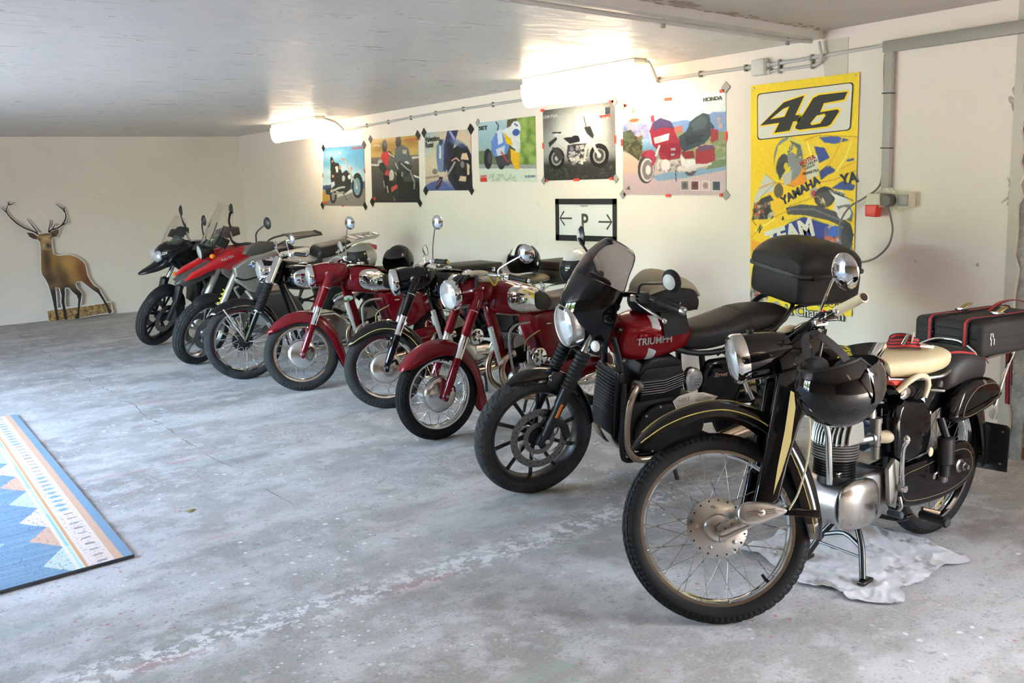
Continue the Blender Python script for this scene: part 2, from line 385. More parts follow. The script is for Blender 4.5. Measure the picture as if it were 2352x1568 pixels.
# end of the plaster: concrete quoin and bare brick pier
obj('concrete_quoin', B().box((XR+.17, 2.392, 1.2), (.30, .085, 2.4)), CONC, wr, smooth=False)
obj('mortar_core', B().box((XR+.19, .9, 1.2), (.30, 2.9, 2.4)), pbr('mortar', (.40,.37,.33), .9, bump=(40,.6,.006)), wr, smooth=False)
bo = None
for r in range(33):
    for k in range(5):
        y = 2.235-k*.255-(.12 if r % 2 else 0); z = .04+r*.073
        ml = Matrix.Translation((XR+.10+random.uniform(-.004,.006), y, z)) @ Euler((random.uniform(-.02,.02), 0, random.uniform(-.02,.02))).to_matrix().to_4x4()
        if bo is None: bo = obj('brick', B().box((0,0,0), (.12,.24,.062), bev=.004, seg=1), BRICK, wr, ml=ml)
        else: inst(bo, ml)
# ragged plaster lip
ln = [(2.43,0)]; z = 0
while z < 2.42: ln.append((2.43-random.uniform(-.004,.03), z)); z += random.uniform(.03,.09)
ln += [(2.43,2.42)]
obj('plaster_lip', B().prism([(2.47,0)]+ln+[(2.47,2.42)], XR-.004, XR+.03, 'yz'), plaster_mat('chipped_plaster', (.55,.52,.46), (.45,.41,.35), .6), wr, smooth=False)
b = B()
for (y, z, ry, rz) in ((2.44,1.98,.03,.10),(2.47,1.90,.02,.05),(2.46,1.43,.02,.06),(2.455,1.32,.015,.05),(2.45,1.20,.02,.04),(2.50,.35,.035,.05),(2.49,.26,.02,.04)):
    for j in range(5): b.ell((XR-.0005, y+random.uniform(-ry,ry), z+random.uniform(-rz,rz)), (.0022, ry*random.uniform(.3,.8), rz*random.uniform(.3,.8)), (random.uniform(-1,1),0,0), 9, 4)
for (y, z) in ((2.98,1.045),(2.62,1.04),(2.80,.74)): b.ell((XR-.001, y, z), (.003,.007,.008), (0,0,0), 8, 4)
obj('plaster_damage', b, pbr('plaster_damage', (.40,.36,.29), .95, var=(30,.9,(.58,.54,.46)), bump=(40,.6,.004)), wr)
obj('pilaster_strip', B().prism([(3.449,2.338),(3.63,2.338),(3.62,2.30),(3.628,2.24),(3.61,2.15),(3.615,2.0),(3.45,2.0)], XR-.003, XR+.02, 'yz'), plaster_mat('bare_pilaster', (.56,.51,.43), (.62,.57,.49), .4), wr, smooth=False)
# left wall with the big open doorway, near wall behind the camera
WOODW = pbr('dark_stained_boards', (.10,.075,.055), .75, var=(3,.7,(.15,.115,.085)), bump=(30,.3,.003))
wl = struct(quadbox('wall_left', XL-.25, XL, YN, DOOR[0], 0, 2.6, WOODW))
obj('wall_panel', B().box((XL-.125, (DOOR[1]+YF)/2, 1.3), (.25, YF-DOOR[1], 2.6)), PLASTER2, wl, smooth=False)
obj('lintel', B().box((XL-.125, (DOOR[0]+DOOR[1])/2, (DOOR[2]+2.6)/2), (.25, DOOR[1]-DOOR[0], 2.6-DOOR[2])), PLASTER2, wl, smooth=False)
wn = struct(quadbox('wall_near', XL-.25, XR+.3, YN-.25, YN, 0, 2.6, WOODW))
roof = struct(quadbox('roof', XL-.6, XR+.3, YN-.25, YF+.25, 2.66, 2.8, CONC))
for py in (6.0, 7.5): obj('door_post', B().box((XL-.125, py, DOOR[2]/2), (.25,.28,DOOR[2])), WOODW, wl, smooth=False)
# hedge seen through the doorway in the polished surfaces
b = B(); rnd = random.Random(3)
for i in range(60):
    y = -6+i*.42; b.ell((-15+rnd.uniform(-1,1), y, 1.2+rnd.uniform(0,1.2)), (1.1, 1.0, rnd.uniform(1.2,2.0)), (0,0,0), 10, 7)
hd = obj('hedge', b, pbr('hedge_leaves', (.05,.11,.03), .8, bump=(9,.9,.1), var=(7,.9,(.09,.17,.05)))); hd['kind'] = 'stuff'; tag(hd, 'long green hedge outside the open garage doorway', 'hedge')

# ------------------------------------------------------------------ ceiling lamps on the wall
DIFF = pbr('lit_diffuser', (.9,.88,.8), .4, emis=((1.0,.76,.53), LAMP_POWER))
def lamp(y0, y1, x, label, diff=None):
    t = thing('fluorescent_lamp', label, 'lamp', (x, (y0+y1)/2, ZC), group=None); L = y1-y0
    obj('housing', B().box((0, 0, -.025), (.13, L-.02, .05), bev=.01), pbr('lamp_housing', (.78,.77,.72), .5), t)
    n = 18; prof = [(.075*math.copysign(abs(math.cos(PI*j/n))**.7, math.cos(PI*j/n)), -.052-.165*math.sin(PI*j/n)**.7) for j in range(n+1)]
    rows = [[Vector((px, s*(L/2-.04), zz)) for px, zz in prof] for s in (-1, 1)]
    obj('diffuser', B().grid(rows, cap0=True, cap1=True), diff or DIFF, t)
    for s in (-1, 1):
        rows = [[Vector((px*k_, s*(L/2-.04+d), -.05+(zz+.05)*k_)) for px, zz in prof] for d, k_ in ((0,1.03),(.03,1.03),(.04,.95))]
        obj('end_cap', B().grid(rows, cap0=True, cap1=True), pbr('lamp_end_cap', (.85,.82,.70), .5, emis=((1,.88,.62), .9)), t)
    return t
lamp(4.70, 5.96, 4.55, 'long lit fluorescent lamp on the ceiling above the grey naked-bike poster')
lamp(9.69, 10.95, 4.55, 'lit fluorescent lamp on the ceiling near the far end of the motorcycle row')

lamp(-1.40, -.14, 2.0, 'lit fluorescent lamp on the ceiling of the near end of the garage', pbr('dim_lit_diffuser', (.9,.88,.8), .4, emis=((1.0,.74,.50), LAMP_POWER*.35)))
# ------------------------------------------------------------------ conduits, junction box, trunking, sockets
PVC = pbr('grey_pvc', (.46,.45,.44), .5); PVCD = pbr('dark_grey_clip', (.20,.195,.18), .6)
def conduit(label, pts, clips, r=.011, sm=0, dr=(1,0,0)):
    o = tag(obj('conduit_pipe', B().tube(pts, r, 10, sm), PVC), label, 'pipe')
    for p in clips: obj('clip', B().box(p, (.022,.016,.042), bev=.003), PVCD, o)
    return o
xw = XR-.016
conduit('thin grey conduit running between the two fluorescent lamps', [(4.58,9.66,2.325),(4.8,9.85,2.30),(4.95,10.0,2.25),(xw,10.05,2.222),(xw,9.9,2.226),(xw,8.99,2.243),(xw,8.03,2.257),(xw,6.50,2.257),(4.9,6.3,2.28),(4.6,6.0,2.32)],
        [(xw,y,z) for y, z in ((9.476,2.237),(8.993,2.241),(8.517,2.248),(8.037,2.256),(7.549,2.256),(7.067,2.257),(6.576,2.255))])
conduit('grey conduit from the long lamp to the junction box', [(4.58,4.675,2.325),(4.8,4.85,2.29),(4.96,4.98,2.255),(xw,5.02,2.25),(xw,4.6,2.252),(xw,4.13,2.245)], [(xw,4.993,2.255),(xw,4.597,2.251),(xw,4.201,2.246)])
conduit('grey conduit from the junction box to the cable trunking', [(xw,4.02,2.243),(xw,3.688,2.248),(xw,3.19,2.258)], [(xw,3.93,2.245),(xw,3.69,2.247)])
conduit('grey conduit bending up from the junction box to the ceiling', [(xw,4.02,2.202),(xw,3.72,2.202),(xw-.012,3.64,2.208),(xw-.026,3.605,2.245),(xw-.026,3.615,2.30),(xw-.03,3.62,2.332)], [(xw,3.93,2.203),(xw,3.687,2.203)], .009, 5)
cp = [(2.0+i*.3, 3.265+i*.3*.135+.04, ZC-.015) for i in range(10)]
conduit('cream conduit along the step of the ceiling', cp+[(4.93,3.65,ZC-.015)], [(3.55,3.515,ZC-.024),(4.73,3.668,ZC-.024)], .012, 3)
t = thing('junction_box', 'pale grey plastic junction box on the wall above the yellow banner', 'junction box', (XR, 4.075, 2.235))
BOXP = pbr('pale_grey_plastic', (.58,.58,.54), .5)
obj('box_body', B().box((-.025,0,0), (.05,.105,.10), bev=.008), BOXP, t); obj('lid', B().box((-.052,0,0), (.008,.10,.095), bev=.004), BOXP, t)
for z in (.008,-.032): obj('gland', B().cyl((-.016,-.05,z), (-.016,-.075,z), .016, 12), BOXP, t)
TRK = pbr('grey_trunking', (.235,.225,.205), .5); TRK2 = pbr('light_grey_trunking', (.33,.32,.29), .5)
t = thing('cable_trunking', 'dark grey cable trunking running along the top of the wall', 'cable duct', (XR, 2.0, 2.245))
obj('duct', B().box((-.022,0,.0), (.044,2.40,.062), bev=.003), TRK, t)
t = thing('cable_trunking', 'grey vertical cable trunking dropping to the wall sockets', 'cable duct', (XR, 3.166, 1.84))
obj('duct', B().box((-.018,0,0), (.036,.05,.755), bev=.003), TRK2, t)
for z in (.15,-.155): obj('cable_tie', B().box((-.019,.003,z), (.041,.06,.006), (.06,0,0)), RUBH, t)
GC = pbr('grey_cable', (.17,.16,.14), .5); WC = pbr('cream_cable', (.62,.55,.40), .5)
t = tag(obj('cable', B().tube([(XR-.01,3.203,2.21),(XR-.01,3.205,2.12),(XR-.01,3.199,1.95),(XR-.01,3.199,1.75),(XR-.01,3.199,1.54),(XR-.03,3.212,1.46),(XR-.05,3.291,1.402),(XR-.06,3.377,1.351),(XR-.07,3.43,1.26),(XR-.07,3.43,1.169),(XR-.07,3.384,1.065),(XR-.07,3.295,1.03),(XR-.07,3.195,1.055),(XR-.07,3.113,1.126),(XR-.07,3.085,1.215),(XR-.07,3.098,1.289),(XR-.07,3.121,1.36)], .006, 8, 5), GC), 'grey power cable looping below the wall sockets', 'cable')
tag(obj('cable', B().tube([(XR-.02,3.15,1.46),(XR-.03,3.13,1.44),(XR-.03,3.11,1.435),(XR-.03,3.10,1.42)], .004, 8, 4), WC), 'short cream cable from the trunking into the sockets', 'cable')
tag(obj('cable', B().tube([(XR-.03,3.10,1.36),(XR-.04,3.08,1.335),(XR-.04,3.05,1.328),(XR-.04,3.02,1.345),(XR-.03,3.01,1.365)], .004, 8, 4), WC), 'short cream cable looping below the two square sockets', 'cable')
t = thing('power_outlet', 'cream industrial power outlet with red flap', 'socket', (XR, 3.215, 1.385)); CRM = pbr('cream_socket', (.62,.58,.46), .5)
obj('outlet_body', B().prism([(-.045,.045),(.04,.045),(.05,-.035),(-.05,-.035)], -.075, 0, 'yz', .008), CRM, t)
lab(obj('flap', B().prism([(-.04,-.02),(.038,-.02),(.036,-.085),(-.03,-.09)], -.095, -.03, 'yz', .008), pbr('red_socket', (.62,.03,.02), .4), t), 'red flap')
t = thing('wall_socket', 'square cream wall socket with a dark grey plug in it', 'socket', (XR, 3.115, 1.39))
obj('plate', B().box((-.02,0,0), (.04,.075,.075), bev=.006), CRM, t)
lab(obj('plug', B().lathe([(.0,0),(.036,0),(.036,.03),(.028,.045),(0,.045)], (-.04,.008,0), (-1,0,0), 20), pbr('dark_plug', (.08,.075,.065), .5), t), 'dark grey plug')
t = thing('wall_socket', 'square cream wall socket with a closed grey lid', 'socket', (XR, 3.03, 1.39))
obj('plate', B().box((-.025,0,0), (.05,.08,.085), bev=.006), CRM, t); obj('lid', B().box((-.055,.004,0), (.014,.056,.066), bev=.005), pbr('grey_lid', (.28,.27,.25), .5), t)
# ------------------------------------------------------------------ motorcycle toolkit (x = rearwards, -y = left side, z = up, origin below the front axle)
def steer(A, rake, ang):
    A = Vector(A); d = Vector((math.sin(rad(rake)), 0, math.cos(rad(rake))))
    return Matrix.Translation(A) @ Matrix.Rotation(rad(ang), 4, d) @ Matrix.Translation(-A)
I4 = Matrix.Identity(4)
def tyre(R, w, rr, tread='block', n=252, N=84):
    hh = (R-rr)*.56; Rc = R-hh; b = B(); rows = []
    phis = [-140,-125,-105,-88]+[-76+4*j for j in range(39)]+[88,105,125,140]
    if n < 150: phis = [-140,-110,-80,-60,-40,-20,0,20,40,60,80,110,140]
    for i in range(n):
        th = 2*PI*i/n; row = []
        for ph in phis:
            d = 0.; a = abs(ph)
            if tread == 'block' and a < 74:
                k = (i+(0 if ph > 0 else 1)) % 3
                if a > 30 and k == 0: d = .0042
                if 28 <= a <= 34 or 50 <= a <= 54 or a < 3: d = .0042
                if a < 30 and (i+(2 if ph > 0 else 0)) % 6 < 1: d = .004
            elif tread == 'rib' and a < 72:
                if a in (8, 24) or (a > 40 and i % 4 == 0): d = .004
                if 8 < a < 24 and i % 6 == (0 if ph > 0 else 3): d = .003
                if a > 60 and i % 4 < 2: d += .003
            elif tread == 'zig' and a < 68:
                u = (i/n*44) % 1.0; tri = abs(u*2-1)
                if abs(a-(6+26*tri)) < 2.4 and ph*(1 if int(i/n*44) % 2 else -1) > -90: d = .0045
                if 38 < a < 60 and abs((u+.1) % 1-.5) < .06: d = .0045
                if abs(a-60) < 2.2 and .15 < u < .6: d = .0045
            elif tread == 'hex' and a < 74:
                u = (i/n*40) % 1.0; s_ = .5 if int((ph+80)//28) % 2 else 0.
                if abs(((u+s_) % 1)-.5) < .09: d = .007
                if abs(((ph+80) % 28)-1.5) < 2.6: d = .007
            r = Rc+(hh-d)*math.cos(rad(ph)); y = (w/2-d*.6)*math.sin(rad(ph))
            row.append((r*math.cos(th), y, r*math.sin(th)))
        rows.append(row)
    b.grid(rows, cv=True); return b
TY = {}
def mesh_cached(key, fn):
    if key not in TY: TY[key] = fn()
    return TY[key]
def wheel(root, M_, R, w, rr, name='front_wheel', tread='block', rim=CHROME, rub=RUB, hub=None, spokes=36, hr=.06, hy=.03, n=252, cross=.5, sr=.0018, spoke_mat=CHROME, rw=None, base=True):
    """rim mesh is the part; tyre, hub and every spoke are its sub-parts"""
    rw = rw or w*.36; d = .016
    pr = [(rr+.006,-rw),(rr+.007,-rw-.003),(rr-.004,-rw-.002),(rr-.008,-rw+.006),(rr-d,-rw*.35),(rr-d,rw*.35),(rr-.008,rw-.006),(rr-.004,rw+.002),(rr+.007,rw+.003),(rr+.006,rw),(rr-.002,rw-.008),(rr-d+.004,0),(rr-.002,-rw+.008)]
    o = obj(name, B().lathe(pr+[pr[0]], (0,0,0), (0,1,0), 72, cap=False), rim, root, ml=M_)
    t = obj('tyre', tyre(R, w, rr, tread, n), rub, o, sharp=30)
    if spokes:
        vs_ = []
        for side in (-1, 1):
            for sg in (-1, 1):
                a = sg*cross
                p = Vector((math.sin(a)*hr, side*hy, math.cos(a)*hr)); q = Vector((math.sin(a*.12)*(rr-d), side*.006, math.cos(a*.12)*(rr-d)))
                vs_.append(B().cyl(p, q, sr, 6).add([], []))
        k = spokes//4
        for vi, bb in enumerate(vs_):
            first = None
            for j in range(k):
                ml = Matrix.Rotation(2*PI*(j*4+vi)/spokes+.05, 4, 'Y')
                if first is None: first = obj('spoke', bb, spoke_mat, o, ml=ml)
                else: inst(first, ml)
    return o
def fender(path, hw, drop, th=.003, sm=5, na=10, ends=True, pw=.8):
    """path [(x,z)] front to rear along the crown; hw, drop lists; returns builder and a sampler pt(i, a)"""
    P = catmull([(x, 0, z) for x, z in path], sm); k = len(P); W_ = interp(hw, k); D_ = interp(drop, k)
    nr = []
    for i in range(k):
        d = (P[min(i+1,k-1)]-P[max(i-1,0)]).normalized(); nr.append(Vector((-d.z, 0, d.x)) if True else None)
    def pt(i, a, off=0.):
        y = W_[i]*math.copysign(abs(math.sin(a))**pw, a); return P[i]+nr[i]*(off-D_[i]*(1-math.cos(a)))+Vector((0, y*(1+off/max(W_[i],.01)), 0))
    A = [-PI/2+PI*j/na for j in range(na+1)]
    rows = [[pt(i, a) for a in A]+[pt(i, a, -th) for a in A[::-1]] for i in range(k)]
    return B().grid(rows, cu=True, cap0=True, cap1=True), pt, k
def gaiter(p, q, r, n, amp=.006):
    p, q = Vector(p), Vector(q); L = (q-p).length; pr = []
    for i in range(n):
        pr += [(r-amp, L*i/n), (r, L*(i+.35)/n), (r, L*(i+.65)/n)]
    pr.append((r-amp, L)); return B().lathe(pr, p, q-p, 20)
def headlight(root, T, c, r, L, body, ax=(-1,0,-.06), rimw=.022, nose=.5, name='headlight', rim=CHROME, ridges=True):
    """bullet shell with chrome rim, reflector and glass; c = centre of the front rim"""
    c = Vector(c); ax = Vector(ax).normalized(); bk = -ax
    pr = [(r*1.0, 0), (r*1.0, L*.12), (r*.97, L*.32), (r*.88, L*.55), (r*.70, L*.76), (r*nose*.85, L*.92), (r*nose*.45, L*.985), (.001, L)]
    o = obj(name, B().lathe(pr, c, bk, 32), body, root, T)
    obj('rim', B().lathe([(r*.9,-.012),(r*.98,-.014),(r*1.06,-.004),(r*1.07,.006),(r*1.04,rimw),(r*.99,rimw+.001)], c, bk, 40, cap=False), rim, o, T)
    obj('reflector', B().lathe([(r*.93,-.004),(r*.8,r*.18),(r*.55,r*.36),(r*.2,r*.5),(.001,r*.52)], c, bk, 32, cap=False), REFL, o, T)
    obj('bulb', B().ell(c+bk*r*.3, (r*.12,)*3, n=10, m=8), pbr('bulb_glass', (.8,.8,.8), .1, 0), o, T)
    g = [(r*.93,-.008),(r*.8,-.008-r*.09),(r*.55,-.008-r*.17),(r*.25,-.008-r*.215),(.001,-.008-r*.225)]
    gi = [(a, b_+.003) for a, b_ in g[::-1]]
    obj('lens', B().lathe(g+gi, c, bk, 40, cap=False), LENSG, o, T)
    if ridges:
        a, bb = frame(ax); bb_ = B()
        up = Vector((0,0,1)); side = ax.cross(up).normalized(); up = side.cross(ax).normalized()
        for k in range(-5, 6):
            x = k*r*.155; h = math.sqrt(max(0, (r*.86)**2-x*x)); zc = lambda q: -.010-r*.225*(1-(q/r)**2)
            pts = [c+side*x+up*(h*t)+ax*(-zc(math.hypot(x, h*t))-.0035) for t in (-1,-.5,0,.5,1)]
            bb_.tube(pts, .0016, 5, 2)
        obj('lens_flutes', bb_, LENSG, o, T)
    return o
def mirror(root, T, stem, c, nrm, r, back=CHROME, stem_r=.005, name='mirror', flat=1., glass=True, stemmat=CHROME):
    """stem points, head centre, facing direction of the glass"""
    o = obj(name, B().tube(stem, stem_r, 8, 4), stemmat, root, T); c = Vector(c); nrm = Vector(nrm).normalized()
    obj('mirror_shell', B().lathe([(.001,-r*.42),(r*.35,-r*.40),(r*.72,-r*.26),(r*.95,-r*.06),(r,.0),(r*.985,.006),(r*.95,.006)], c, nrm, 32, cap=False, sy=flat), back, o, T)
    obj('mirror_glass', B().lathe([(.001,.003),(r*.955,.003)], c, nrm, 32, cap=False, sy=flat), pbr('mirror_glass', (.72,.75,.78), .02, 1), o, T)
    return o
def bar_lever(root, T, pts, r=.006, ball=.011, mat=ALLOY2, name='lever'):
    b = B().tube(pts, [r, r*1.05, r*.9], 8, 4, flat=.7)
    if ball: b.ell(pts[-1], (ball,)*3, n=12, m=8)
    return obj(name, b, mat, root, T)
def bike(name, label, loc, yaw=0., lean=0.):
    return thing(name, label, 'motorcycle', (loc[0], loc[1], 0), (rad(lean), 0, rad(yaw)))
def cable(root, pts, r=.004, mat=RUBH, T=None, name='cable'): return obj(name, B().tube(pts, r, 7, 5), mat, root, T)
def bolts(root, pts, r, d, mat=STEEL, T=None, name='bolt', ax=(0,-1,0)):
    o = None
    for p in pts: o = obj(name, B().lathe([(r,0),(r,d*.7),(r*.6,d),(.0005,d)], p, ax, 8), mat, root, T)
    return o
def helmet(name, label, loc, rot, shell, r=.128, visor=None, trim=RUBH, s=(1.12,.94,1.0)):
    """open-face helmet facing -x"""
    t = thing(name, label, 'helmet', loc, rot); rows = []; n = 40
    b = B()
    def cut(th):      # lower limit of polar angle for azimuth th (0 = front)
        a = abs(th); return rad(62) if a < .9 else rad(62+ (128-62)*min(1,(a-.9)/.5))
    for j in range(17):
        row = []
        for i in range(n):
            th = -PI+2*PI*i/n; ph = cut(th)*j/16
            row.append(Vector((-r*s[0]*math.sin(ph)*math.cos(th), r*s[1]*math.sin(ph)*math.sin(th), r*s[2]*math.cos(ph))))
        rows.append(row)
    b.grid(rows, cu=True); obj('shell', b, shell, t)
    edge = [p*1.002 for p in rows[-1]]; obj('edge_trim', B().tube(edge, .005, 6, 0, True), trim, t)
    rows2 = [[p*.94 for p in rw_] for rw_ in rows]; obj('lining', B().grid(rows2, cu=True), pbr('helmet_lining', (.015,.015,.016), .9), t)
    if visor:
        rows = []
        for j in range(9):
            ph = rad(58)+rad(62)*j/8
            rows.append([Vector((-r*1.2*math.sin(ph)*math.cos(th), r*1.0*math.sin(ph)*math.sin(th), r*math.cos(ph)*1.02)) for th in [-1.25+2.5*i/16 for i in range(17)]])
        obj('visor', B().grid(rows), visor, t)
        for sgn in (-1, 1): obj('visor_screw', B().lathe([(.018,0),(.018,.006),(.012,.01),(.0005,.01)], (-r*.30, sgn*r*.93, -.012), (0,sgn,0), 16), ALLOY, t)
    return t

def loft_fn(secs, off0=0.):
    """surface sampler f(s, t) of B.loft (s in section index units)"""
    S = [list(q)+[0.]*(7-len(q)) for q in secs]; k = len(S)
    def at(c, s):
        i = min(int(s), k-2); t = s-i; g = lambda j: S[j][c] if 0 <= j < k else (2*S[0][c]-S[1][c] if j < 0 else 2*S[-1][c]-S[-2][c])
        p0, p1, p2, p3 = g(i-1), g(i), g(i+1), g(i+2)
        return .5*(2*p1+(p2-p0)*t+(2*p0-5*p1+4*p2-p3)*t*t+(3*p1-p0-3*p2+p3)*t**3)
    def f(s, t):
        x, z, hw, up, dn, pw, tl = [at(c, s) for c in range(7)]; pw = max(pw, 1.2); ca, sa = math.cos(t), math.sin(t)
        y = math.copysign(abs(ca)**(2/pw), ca)*hw; zz = math.copysign(abs(sa)**(2/pw), sa); zz *= up if zz > 0 else dn
        return Vector((x-zz*math.sin(tl), y, z+zz*math.cos(tl)))
    return f
def patch(f, sc, sr, tc, tr, h=.004, n=40, m=6, sq=2., skew=0., hole=0.):
    """raised oval lying on a lofted surface, left side = angle pi"""
    rows = []
    for j in range(m+1):
        ro = hole+(1-hole)*j/m; row = []
        for i in range(n):
            a = 2*PI*i/n; ca = math.copysign(abs(math.cos(a))**(2/sq), math.cos(a)); sa = math.copysign(abs(math.sin(a))**(2/sq), math.sin(a))
            s = sc+sr*ro*ca; t = tc-tr*ro*sa-skew*ro*ca; e = .01
            p = f(s, t); du = f(s+e, t)-f(s-e, t); dv = f(s, t+e)-f(s, t-e); nn = du.cross(dv)
            nn = nn.normalized() if nn.length > 1e-9 else Vector((0,-1,0))
            if nn.y*(p.y if abs(p.y) > 1e-3 else -1) < 0: nn = -nn
            row.append(p+nn*(h*(1-max(0, (ro-.8)/.2)**2) if j < m else -.002))
        rows.append(row)
    return B().grid(rows, cu=True, cap0=hole < 1e-6)
# ------------------------------------------------------------------ black two-stroke with cream saddle (nearest)
def nsu():
    t = bike('vintage_motorcycle', 'black vintage motorcycle with cream saddle and gold pinstripes, standing on a white cloth', (2.437, 2.12))
    S = steer((.43,0,.93), 27, -40)
    W = S @ Matrix.Translation((0,0,.335))
    fw = wheel(t, W, .337, .082, .268, 'front_wheel', 'block', CHROME, RUB, hr=.098, hy=.028, n=288, cross=.42, sr=.0016, spoke_mat=STEEL)
    obj('hub', B().lathe([(.03,-.052),(.045,-.048),(.05,-.036),(.098,-.030),(.107,-.024),(.108,-.016),(.09,-.012),(.06,0),(.06,.03),(.10,.035),(.10,.05),(.04,.055)], (0,0,0), (0,1,0), 48), ALLOY, fw)
    bolts(fw, [(.075*math.cos(a), -.031, .075*math.sin(a)) for a in [2*PI*i/5+.4 for i in range(5)]], .008, .006, STEEL, name='hub_bolt')
    bolts(fw, [(.097*math.cos(a), -.030, .097*math.sin(a)) for a in [2*PI*i/18 for i in range(18)]], .0035, .003, RUBH, name='spoke_hole')
    obj('axle_nut', B().cyl((0,-.04,0), (0,-.075,0), .022, 6).cyl((0,-.075,0), (0,-.092,0), .012, 12), STEEL, fw)
    obj('valve', B().cyl((.15,0,-.215), (.135,-.004,-.185), .006, 8), RUBH, fw)
    # fork: pressed blades
    for s in (-1, 1):
        y0, y1 = (-.108, -.070) if s < 0 else (.070, .108)
        bl = obj('fork_blade', B().prism([(.285,.845),(.40,.87),(.415,.80),(.33,.66),(.262,.52),(.215,.405),(.150,.372),(.118,.392),(.15,.47),(.205,.62)], y0, y1, 'xz', .012, 3), BLACK, t, S)
        if s < 0:
            lab(obj('cream_stripe', B().prism([(.315,.78),(.326,.772),(.322,.72),(.285,.60),(.235,.50),(.195,.43),(.225,.52),(.27,.64)], -.1095, -.107, 'xz'), IVORYL, bl, S), 'tapered cream stripe')
    obj('fork_crown', B().loft([(.30,.86,.10,.05,.06,3),(.36,.87,.10,.07,.08,3),(.43,.88,.08,.06,.08,3)], 24), BLACK, t, S)
    obj('fork_shroud', B().prism([(.33,.82),(.44,.83),(.50,.985),(.42,1.0),(.36,.96)], -.07, .07, 'xz', .02, 3), BLACK, t, S)
    obj('steering_lock_disc', B().lathe([(.0005,0),(.016,0),(.016,.004),(.0005,.004)], (.395,-.112,.855), (0,-1,0), 24, sy=1.3), ALLOY, t, S)
    # leading link with alloy cover
    for y in (-.094, .094):
        obj('leading_link', B().prism([(-.02,.325),(-.005,.312),(.15,.35),(.19,.37),(.16,.40),(.0,.352)], y-.008, y+.008, 'xz', .004), BLACKM if y > 0 else STEEL, t, S)
    cv = obj('link_cover', B().prism([(.055,.372),(.065,.405),(.10,.418),(.16,.408),(.215,.385),(.228,.372),(.212,.358),(.15,.342),(.10,.336),(.068,.346)], -.142, -.108, 'xz', .012, 3, 2), ALLOY, t, S)
    obj('cover_screw', B().lathe([(.013,0),(.013,.003),(.008,.006),(.0005,.006)], (.135,-.142,.377), (0,-1,0), 16), ALLOY2, cv, S)
    for dz in (-.008, 0, .008):
        obj('cover_rib', B().cyl((.085,-.1425,.377+dz), (.118,-.1425,.377+dz), .0016, 6), ALLOY2, cv, S); obj('cover_rib', B().cyl((.15,-.1425,.377+dz), (.185,-.1425,.377+dz*.8), .0016, 6), ALLOY2, cv, S)
    obj('brake_lever', B().tube([(.0,-.085,.30),(.06,-.09,.32),(.13,-.098,.345)], .008, 8, 3).cyl((-.012,-.09,.30), (.01,-.09,.30), .012, 8), STEEL, t, S)
    obj('brake_anchor', B().prism([(.20,.36),(.21,.385),(.35,.355),(.345,.325)], -.100, -.088, 'xz', .004), BLACK, t, S)
    cable(t, [(.235,-.125,.372),(.28,-.125,.43),(.335,-.12,.55),(.36,-.12,.68),(.35,-.10,.80)], .0035, pbr('cream_cable_sheath', (.45,.40,.25), .5), S, 'brake_cable')
    # deep front mudguard
    path = [(-.265,.655),(-.215,.705),(-.125,.757),(-.01,.785),(.10,.782),(.21,.735),(.30,.655),(.352,.54),(.375,.41),(.375,.31),(.362,.245)]
    b, pt, k = fender(path, [.040,.058,.066,.070,.072,.074,.076,.076,.074,.07,.058], [.02,.04,.055,.06,.062,.065,.075,.085,.085,.075,.055], .003, 6, 14)
    fd = obj('front_mudguard', b, BLACK, t, S)
    for s in (-1, 1):
        obj('pinstripe', B().tube([pt(i, s*rad(71), .0015) for i in range(3, k-2)], .0022, 5), GOLD, fd, S)
        obj('crown_pinstripe', B().tube([pt(i, s*rad(18), .001) for i in range(6, k//2)], .0012, 5), GOLD, fd, S)
    obj('mudguard_bolt', B().lathe([(.008,0),(.006,.005),(.0005,.006)], pt(k-9, rad(-75), .001), (0,-1,0), 10), ALLOY2, fd, S)
    em = obj('mudguard_emblem', B().prism([(-.075,.765),(-.085,.802),(-.06,.818),(-.02,.824),(.03,.820),(.08,.798),(.06,.785)], -.006, .006, 'xz', .003), pbr('emblem_alloy', (.62,.60,.57), .35, .5), fd, S)
    text('NSU', .022, STEEL, em, S @ basis((-.045,-.0066,.800), (1,0,.12), (0,0,1)), extrude=.001, bold=.0006)
    for i in range(5): obj('emblem_line', B().cyl((-.005,-.0065,.793+i*.0055), (.055-i*.006,-.0065,.796+i*.004), .0009, 5), STEEL, em, S)
    # headlamp
    hl = headlight(t, S, (.165,0,.925), .087, .27, BLACK, (-1,0,-.05), .032)
    obj('knob', B().cyl((.235,0,1.0), (.235,0,1.028), .014, 14, bev=.003), RUBH, hl, S)
    obj('lamp_bracket', B().tube([(.30,-.05,.85),(.285,-.07,.80),(.29,-.075,.755),(.31,-.07,.72)], .009, 8, 4, flat=.5), CHROME, t, S)
    obj('lamp_stem', B().cyl((.185,0,.845), (.195,0,.80), .010, 10).cyl((.195,0,.81), (.205,0,.77), .007, 8), STEEL, hl, S)
    # handlebar
    hb = obj('handlebar', B().tube([(.535,.365,1.045),(.47,.22,1.02),(.435,.12,.99),(.44,0,.98),(.435,-.12,.99),(.47,-.22,1.02),(.535,-.365,1.045)], .0125, 12, 6), BLACK, t, S)
    obj('bar_clamp', B().loft([(.38,.985,.06,.02,.03,3),(.43,.995,.09,.03,.03,3),(.49,.985,.06,.02,.03,3)], 20), BLACK, t, S)
